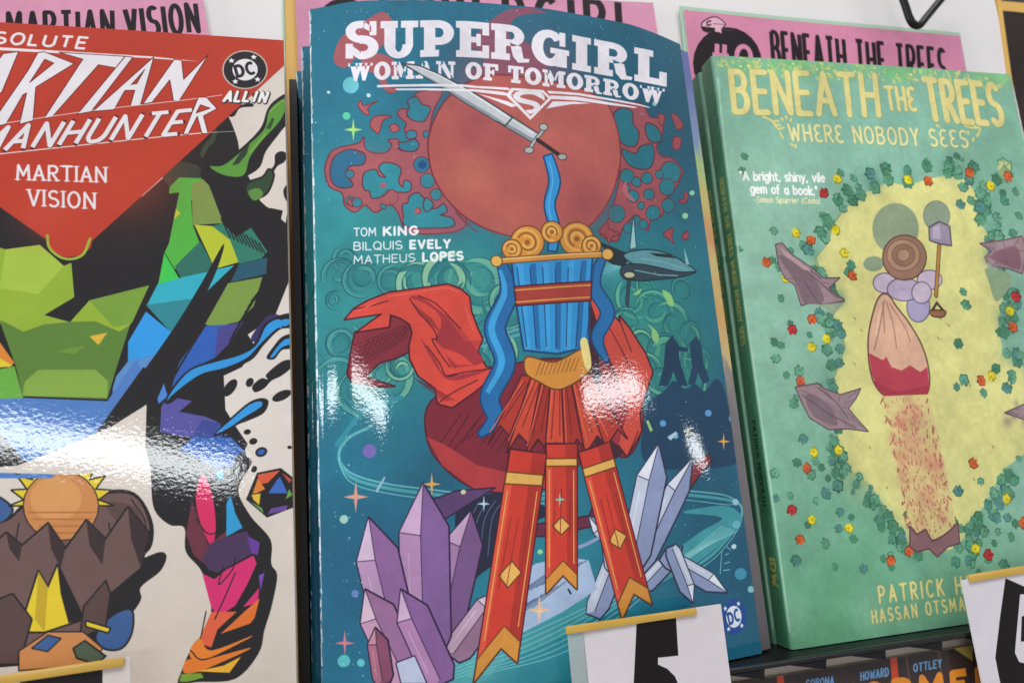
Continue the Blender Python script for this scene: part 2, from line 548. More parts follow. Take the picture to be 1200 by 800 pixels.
SIGNS = json.loads(r'''{"left":{"g":{"o":[-0.5747,0.7614],"e":[0.989,0.148],"w":0.3642,"h":0.3,"n":-0.13},"art":["d493b0",["L","231c20",2,48,[[502,612,538,201,569,492,640,205,619,618],[684,621,764,209,786,625],[711,486,779,489],[851,628,882,213,925,214,925,214,938,220,949,235,956,259,960,288,960,321,955,353,947,382,936,404,923,419,909,423,866,422],[901,423,940,633],[1038,218,1132,221],[1085,220,1053,638],[1166,643,1199,224],[1233,647,1320,228,1338,652],[1262,509,1332,512],[1406,655,1441,232,1506,659,1542,235]]],
["L","231c20",2,52,[[1671,233,1709,649,1769,231],[1827,647,1838,229],[1980,264,1971,241,1958,229,1945,228,1931,238,1920,259,1911,288,1907,322,1906,357,1911,389,1919,415,1931,432,1944,437,1944,437,1958,443,1971,459,1980,485,1985,517,1985,552,1980,586,1970,614,1958,635,1944,645,1929,644,1916,632,1905,609],[2050,645,2063,224],[2234,432,2233,372,2229,318,2220,272,2209,240,2194,223,2179,223,2164,241,2150,274,2139,319,2130,374,2126,434,2127,493,2131,548,2140,593,2151,625,2166,642,2181,642,2196,625,2210,592,2221,547,2229,492,2234,432],[2297,643,2312,218,2395,641,2410,216]]]]},"mid":{"g":{"o":[-0.0659,0.8448],"e":[0.9998,0.02],"w":0.6639,"h":0.34,"n":-0.13},"art":["cf8fac",["E","231c20",301,585,175,-19,-10,380],
["L","231c20",2,54,[[642,63,629,30,614,12,598,10,583,25,569,54,560,96,556,144,556,194,563,240,573,277,587,302,603,310,603,310,620,319,636,343,647,381,654,427,655,476,650,524,639,565,625,593,608,607,591,605,575,586,562,554],[758,10,755,434,755,434,756,481,762,524,770,562,781,591,794,609,809,616,823,610,837,593,848,565,858,527,864,484,866,437,870,11],[968,622,975,12,1028,12,1028,12,1044,20,1058,44,1070,81,1077,128,1079,179,1075,231,1067,277,1055,313,1040,336,1024,344,971,343],[1287,14,1188,13,1178,629,1276,633],[1183,311,1269,313],[1384,637,1396,15,1451,15,1451,15,1468,23,1483,46,1494,81,1501,125,1503,173,1499,222,1491,265,1478,300,1462,322,1445,329,1390,328],[1434,329,1497,641],[1739,92,1720,39,1697,17,1674,30,1652,74,1633,146,1620,238,1615,340,1617,440,1626,529,1641,598,1662,638,1685,647,1708,622,1729,567,1745,487,1756,391,1753,367,1694,366],[1853,654,1872,18],[1967,658,1987,19,2045,20,2045,20,2063,28,2078,51,2090,87,2097,132,2098,182,2093,232,2084,277,2070,312,2053,335,2035,342,1977,341],[2023,342,2087,663],[2226,21,2203,667,2302,671]]],
["L","231c20",0,17,[[537,884,555,1182,581,960,601,1184,627,888],[727,1042,726,1000,723,961,717,928,709,905,700,892,690,892,680,903,672,926,665,958,660,997,658,1039,659,1081,662,1120,668,1152,676,1175,685,1188,695,1188,704,1177,713,1154,720,1123,725,1084,727,1042],[757,1193,768,894,798,1106,836,896,836,1198],[869,1200,909,900,937,1204],[882,1101,928,1104],[971,1206,978,903,1035,1209,1042,905],[1209,1066,1209,1023,1205,983,1200,950,1192,926,1182,913,1172,912,1162,924,1152,948,1145,980,1140,1020,1137,1063,1137,1106,1141,1145,1147,1179,1155,1202,1164,1215,1174,1216,1184,1204,1194,1181,1201,1149,1206,1109,1209,1066],[1300,916,1248,914,1240,1221],[1244,1062,1289,1064],[1402,921,1466,924],[1434,922,1424,1232],[1571,1085,1571,1041,1568,1000,1563,966,1554,941,1545,928,1534,928,1523,940,1514,964,1506,997,1500,1037,1497,1081,1497,1125,1500,1165,1506,1199,1514,1223,1524,1236,1534,1237,1545,1225,1555,1201,1563,1168,1568,1128,1571,1085],[1602,1242,1619,930,1648,1151,1692,933,1687,1247],[1805,1096,1805,1052,1802,1011,1797,976,1788,952,1778,939,1768,938,1757,950,1747,974,1738,1008,1732,1048,1729,1092,1729,1137,1732,1178,1738,1212,1746,1236,1756,1249,1767,1250,1778,1238,1788,1214,1796,1181,1802,1141,1805,1096],[1836,1255,1848,940,1880,941,1880,941,1889,946,1897,957,1903,975,1907,997,1907,1022,1905,1046,1900,1068,1892,1086,1883,1096,1873,1100,1842,1098],[1867,1099,1900,1259],[1938,1261,1951,944,1982,946,1982,946,1991,950,2000,962,2006,980,2009,1002,2010,1027,2007,1051,2002,1073,1994,1091,1985,1101,1975,1105,1944,1103],[1969,1105,2002,1265],[2125,1112,2126,1067,2123,1026,2117,991,2109,966,2098,952,2087,952,2076,964,2066,988,2057,1023,2050,1064,2047,1108,2047,1153,2049,1195,2055,1229,2063,1254,2074,1268,2085,1268,2096,1256,2106,1232,2115,1198,2122,1157,2125,1112],[2171,954,2181,1275,2219,1037,2235,1278,2276,958]]]]},"right":{"g":{"o":[0.6613,0.8486],"e":[0.9999,-0.0169],"w":0.6455,"h":0.34,"n":-0.13},"art":["cf86a4",["E","231c20",319,783,291,-43,-38,575],
["L","cf86a4",2,39,[[203,1045,249,493],[265,1047,312,493],[180,864,319,866],[199,670,336,672],[501,752,516,699,522,638,520,579,509,530,490,501,468,494,444,511,424,549,409,603,402,664,405,723,416,770,434,800,457,807,480,790,501,752],[521,663,493,886,423,1051]]],
["L","231c20",2,36,[[709,780,728,213],[728,213,755,214,755,214,763,221,769,240,773,269,776,306,775,347,773,387,768,424,762,452,754,470,746,477,720,475],[746,477,746,477,755,484,762,507,767,541,770,584,770,631,767,678,761,720,754,753,745,774,736,781,709,780],[873,218,823,216,803,785,852,788],[813,491,856,493],[890,790,912,219,951,793,972,221],[1062,224,1012,223,990,796,1039,798],[1001,499,1045,501],[1079,801,1135,227,1144,804],[1097,613,1141,615],[1208,229,1268,231],[1238,230,1213,808],[1283,812,1308,233],[1343,815,1369,235],[1295,524,1356,527],[1480,238,1541,240],[1510,239,1482,823],[1553,827,1582,242],[1615,831,1644,244],[1568,536,1629,539],[1739,247,1686,245,1656,833,1708,836],[1671,529,1717,531],[1853,251,1916,253],[1884,252,1852,844],[1925,848,1958,254,1988,255,1988,255,1997,263,2004,285,2008,318,2010,360,2009,406,2005,452,1998,494,1990,526,1980,547,1971,554,1942,553],[1965,554,1986,852],[2117,260,2063,258,2028,854,2082,857],[2046,546,2093,548],[2215,263,2160,261,2124,859,2179,862],[2143,550,2191,552],[2308,320,2302,287,2295,269,2285,266,2275,281,2265,311,2257,352,2252,400,2249,451,2250,497,2254,534,2261,559,2270,568,2270,568,2280,576,2287,601,2292,638,2293,684,2291,734,2285,782,2276,823,2266,851,2255,865,2245,863,2237,845,2231,812]]],
["L","231c20",2,25,[[693,904,698,1217,731,985,741,1221,777,909],[798,1225,814,912],[853,1229,870,915],[806,1069,862,1073],[955,920,907,917,890,1232,938,1235],[899,1069,941,1072],[975,1238,993,923,1019,924,1019,924,1027,929,1034,940,1038,958,1041,981,1041,1005,1038,1030,1033,1051,1026,1069,1018,1079,1010,1083,984,1081],[1005,1082,1029,1242],[1134,931,1085,928,1067,1245,1115,1248],[1076,1081,1119,1084],[1219,1256,1238,938,1278,1260,1298,941],[1393,1108,1395,1063,1393,1021,1389,986,1383,961,1374,948,1365,947,1355,959,1345,984,1337,1018,1331,1059,1326,1104,1325,1149,1326,1191,1330,1225,1337,1250,1345,1264,1355,1264,1364,1252,1374,1228,1382,1194,1389,1153,1393,1108],[1422,1271,1442,950],[1442,950,1469,952,1469,952,1477,956,1483,967,1488,984,1490,1005,1490,1028,1487,1050,1482,1071,1475,1087,1468,1097,1460,1100,1433,1098],[1460,1100,1460,1100,1469,1105,1476,1118,1481,1137,1484,1162,1483,1189,1480,1215,1475,1239,1467,1258,1458,1269,1449,1273,1422,1271],[1595,1122,1597,1076,1595,1034,1591,999,1585,974,1577,960,1567,959,1557,972,1547,996,1538,1031,1532,1072,1527,1118,1526,1163,1527,1205,1531,1240,1537,1265,1546,1278,1555,1279,1565,1267,1575,1243,1584,1209,1591,1167,1595,1122],[1624,1286,1645,963,1668,964,1668,964,1676,969,1684,981,1690,1001,1694,1027,1697,1058,1698,1093,1696,1129,1693,1165,1687,1199,1680,1229,1672,1254,1664,1273,1654,1284,1645,1287,1624,1286],[1747,969,1765,1140,1807,973],[1765,1140,1754,1296],[1964,1012,1958,993,1951,983,1942,981,1932,989,1924,1005,1917,1027,1913,1053,1912,1080,1913,1106,1918,1126,1925,1140,1933,1145,1933,1145,1942,1150,1950,1164,1955,1184,1957,1210,1956,1237,1951,1263,1944,1285,1935,1300,1925,1307,1915,1306,1907,1295,1901,1277],[2066,988,2014,985,1990,1313,2041,1317],[2002,1143,2048,1146],[2160,994,2107,991,2082,1320,2134,1324],[2095,1149,2141,1152],[2249,1029,2243,1011,2236,1001,2227,999,2217,1007,2208,1022,2201,1045,2197,1071,2195,1099,2197,1124,2201,1145,2208,1159,2217,1164,2217,1164,2226,1169,2234,1183,2239,1204,2241,1230,2240,1257,2235,1283,2227,1305,2218,1321,2208,1328,2198,1327,2190,1316,2184,1298]]],
["P","d8a8bc",1,[[152,163,258,62,338,157,304,245,298,328,271,305,185,320,138,274]],"231c20",6],
["P","231c20",0,[[134,234,247,241,242,310,143,313]]],
["L","231c20",1,12,[[218,137,188,156,185,211,214,193]]],
["L","5a3a48",0,6,[[237,175,330,172],[317,256,396,256]]]]},"card5":{"g":{"o":[0.2906,-0.2102],"e":[0.9999,0.0128],"w":0.2012,"h":0.26,"n":0.058},"art":["d8d0d4",["P","1c1718",0,[[935,53,1643,71,1605,547,1237,533,1223,614,1380,683,1500,789,1577,963,1579,1290,1330,1660,875,1700,630,1571,694,1082]]]]},"card6":{"g":{"o":[0.8906,-0.2187],"e":[0.9997,0.0252],"w":0.2694,"h":0.26,"n":0.058},"art":["d8d2d8",["P","1c1718",0,[[736,64,1238,339,924,320,684,952,635,1085,673,1219,835,1280,1350,1268,1163,1939,430,1925,293,1446,294,1101,522,549]]],
["P","1c1718",0,[[874,625,1575,460,1413,1040,773,954]]]]},"card4":{"g":{"o":[-0.4337,-0.186],"e":[0.9997,0.0238],"w":0.1802,"h":0.2,"n":0.058},"art":["d8ccc6",["P","241d1e",0,[[958,76,2100,78,2100,858,926,787]]]]},"lower":{"g":{"o":[0.4917,-0.3199],"e":[1.0,-0.0026],"w":0.7448,"h":0.5,"n":0.03},"art":["3a2e2c",["L","4c3a38",0,9,[[66,-1,67,276]]],
["L","4c3a38",0,9,[[128,11,127,289]]],
["L","4c3a38",0,9,[[189,23,188,302]]],
["L","4c3a38",0,9,[[252,35,250,315]]],
["L","4c3a38",0,9,[[314,48,312,329]]],
["L","4c3a38",0,9,[[377,60,375,342]]],
["L","4c3a38",0,9,[[441,73,438,355]]],
["L","4c3a38",0,9,[[505,85,501,369]]],
["L","4c3a38",0,9,[[570,98,565,382]]],
["L","4c3a38",0,9,[[635,111,629,396]]],
["L","4c3a38",0,9,[[700,123,694,410]]],
["L","4c3a38",0,10,[[767,136,760,424]]],
["L","4c3a38",0,10,[[833,150,826,438]]],
["L","4c3a38",0,10,[[900,163,892,452]]],
["L","4c3a38",0,10,[[968,176,959,467]]],
["L","4c3a38",0,10,[[1036,189,1027,481]]],
["L","4c3a38",0,10,[[1105,203,1095,495]]],
["L","4c3a38",0,10,[[1175,216,1163,510]]],
["L","4c3a38",0,10,[[1244,230,1232,525]]],
["L","4c3a38",0,10,[[1315,244,1302,540]]],
["L","4c3a38",0,10,[[1386,258,1372,555]]],
["L","4c3a38",0,10,[[1458,272,1443,570]]],
["P","c8482c",0,[[293,-13,330,-12,317,330,281,322]]],
["P","c8482c",0,[[929,-21,969,-20,947,336,908,328]]],
["L","5c4440",0,12,[[1022,-4,1018,174]]],
["L","5c4440",0,13,[[1214,7,1209,187]]],
["L","6a9ac8",0,8,[[462,63,460,59,458,57,455,57,452,59,450,63,448,68,446,74,445,80,444,87,445,93,446,98,448,102,450,104,453,104,455,103,458,99],[489,82,489,75,489,69,487,63,486,60,484,58,481,58,478,59,476,63,474,68,472,74,471,81,470,88,471,94,472,99,473,103,476,105,478,105,481,103,483,99,486,94,487,88,489,82],[496,106,501,58,508,58,508,58,510,59,512,60,514,63,514,66,514,70,513,74,512,77,510,80,508,81,506,82,498,82],[504,82,511,106],[541,83,542,76,541,70,540,65,539,61,536,59,534,59,531,61,528,64,526,69,524,76,523,82,523,89,523,95,524,100,526,104,528,106,531,106,534,104,536,101,538,96,540,89,541,83],[548,107,554,59,565,107,570,59],[575,108,589,60,592,108],[579,92,591,92]]],
["L","6a9ac8",0,9,[[745,115,751,63],[761,115,767,63],[748,89,764,89],[792,88,792,81,792,75,791,69,789,65,787,63,785,63,782,65,779,69,777,75,775,81,774,89,773,96,773,103,774,108,776,112,778,114,781,114,784,112,786,108,789,102,791,96,792,88],[805,63,804,114,815,75,817,114,829,62],[832,114,848,62,850,114],[838,97,849,96],[860,113,867,62,874,61,874,61,876,62,878,64,879,67,880,70,880,74,879,78,877,82,875,85,873,87,871,87,863,88],[869,87,875,113],[885,113,892,61,898,61,898,61,900,62,902,64,904,67,905,71,906,76,906,81,905,87,904,93,903,98,901,103,899,107,896,110,894,112,891,113,885,113]]],
["L","6a9ac8",0,9,[[1076,90,1076,83,1076,77,1075,71,1073,67,1070,66,1067,66,1064,68,1061,71,1058,77,1056,83,1055,90,1054,97,1055,104,1056,109,1058,113,1060,115,1063,115,1067,113,1070,109,1072,103,1074,97,1076,90],[1091,65,1109,65],[1100,65,1093,115],[1120,65,1139,64],[1129,64,1123,114],[1150,64,1143,114,1158,114],[1192,64,1176,64,1169,114,1185,113],[1173,88,1186,88],[1203,63,1209,89,1222,63],[1209,89,1206,113]]],
["L","e08a2c",2,38,[[-104,136,-24,139],[-64,137,-68,284],[30,288,35,140,73,141,73,141,84,144,95,149,103,158,108,168,109,180,107,191,101,201,92,209,82,214,70,215,33,214],[63,215,108,291],[168,293,220,146,259,296],[185,245,246,247],[321,299,328,149,408,302,415,151],[547,168,537,160,526,155,513,154,501,158,490,165,482,175,478,187,479,200,483,212,491,221,502,228,514,230,514,230,528,233,539,239,548,249,553,261,553,274,549,286,540,296,529,303,515,306,502,305,489,300,479,291],[694,159,622,157,614,310],[618,231,680,233],[857,242,856,220,851,199,843,182,831,170,817,163,803,163,789,169,776,180,765,197,758,217,754,238,755,260,760,280,768,297,780,309,793,316,808,317,822,311,835,300,846,283,853,263,857,242],[918,322,929,166,971,167,971,167,984,169,995,175,1004,184,1009,195,1010,207,1007,219,1001,230,991,239,978,244,965,245,923,244],[957,245,1005,325],[1073,328,1093,170,1136,283,1197,173,1193,332],[1357,178,1275,175,1263,335,1343,338],[1269,252,1340,255],[1414,341,1428,180,1473,181,1473,181,1486,183,1498,190,1508,199,1513,210,1514,223,1511,235,1503,246,1493,255,1480,260,1466,262,1421,260],[1457,262,1507,344],[1672,201,1662,192,1649,187,1634,186,1620,190,1607,197,1598,208,1593,221,1592,235,1597,247,1606,258,1618,265,1632,268,1632,268,1648,270,1661,277,1671,288,1676,300,1675,314,1670,327,1660,338,1646,345,1631,349,1615,348,1601,342,1590,333]]],
["P","a8924c",0,[[1282,-29,1430,-34,1408,110]]]]}}''')


def sign_mat(key, W, wash=.08, **kw):
    g = SIGNS[key]["g"]
    H = int(W * g["h"] / g["w"])
    return printed(key + "_print", paint(key, W, H, SIGNS[key]["art"], 3, wash), coat=kw.pop("coat", .25), peel=.15, **kw)


# white backing boards with yellow edging, pink title signs pinned on them
def board(a0, a1, b0, b1, n, label):
    t = thing("backing_board", rk((a0 + a1) / 2, b0, n), label, "board", "white boards behind the comics")
    sheet("white_sheet", (a0, b1), (1, 0), a1 - a0, b1 - b0, n, .003, [M_WHITE, M_WHITE], t, 0, 8, 8, 1, .0015)
    return t


bd = board(-1.2, -.0852, BASE, 1.25, -.139, "white backing board with yellow edging behind the red comic")
v, f = box_ab(-.0835, -.0615, BASE, 1.25, -.141, -.137)
mesh_obj("edging", v, f, [M_FRAME], bd, smooth=False)
v, f = box_ab(-.0867, -.0838, BASE, 1.25, -.1385, -.1345)
mesh_obj("trim", v, f, [M_GREEN], bd, smooth=False)
bd = board(-.058, 1.434, BASE, 1.25, -.139, "wide white backing board behind the teal and green comics")
v, f = box_ab(1.3205, 1.3325, BASE, 1.25, -.141, -.1365)
v = [rk(a + (0.133 if b > 0 else 0), b, n) for n in (-.141, -.1365) for b in (BASE, 1.25) for a in (1.3315, 1.3425)]
mesh_obj("edging", v, f, [M_FRAME], bd, smooth=False)

for key, lab, W in (("left", "pink title sign tilted up behind the red comic", 900), ("mid", "pink title sign almost hidden behind the teal moon comic", 1200), ("right", "pink title sign with round black number badge behind the green comic", 1200)):
    g = SIGNS[key]["g"]
    t = thing("title_sign", rk(g["o"][0] + g["w"] / 2, g["o"][1] - g["h"], g["n"]), lab, "sign", "pink title signs above the comics")
    sheet("sign_card", g["o"], g["e"], g["w"], g["h"], g["n"], .0016, [sign_mat(key, W, coat=.1), M_WHITE], t, .002, 16, 6, len(key), .001)
    if key == "right":
        e = np.array(g["e"]); dn = np.array([e[1], -e[0]])
        o2 = np.array(g["o"]) - e * .007 - dn * .010
        bk = sheet("backing_card", o2, g["e"], g["w"] + .012, g["h"], g["n"] - .0030, .0012, [M_GREEN, M_GREEN], t, .002, 16, 6, len(key), .001)

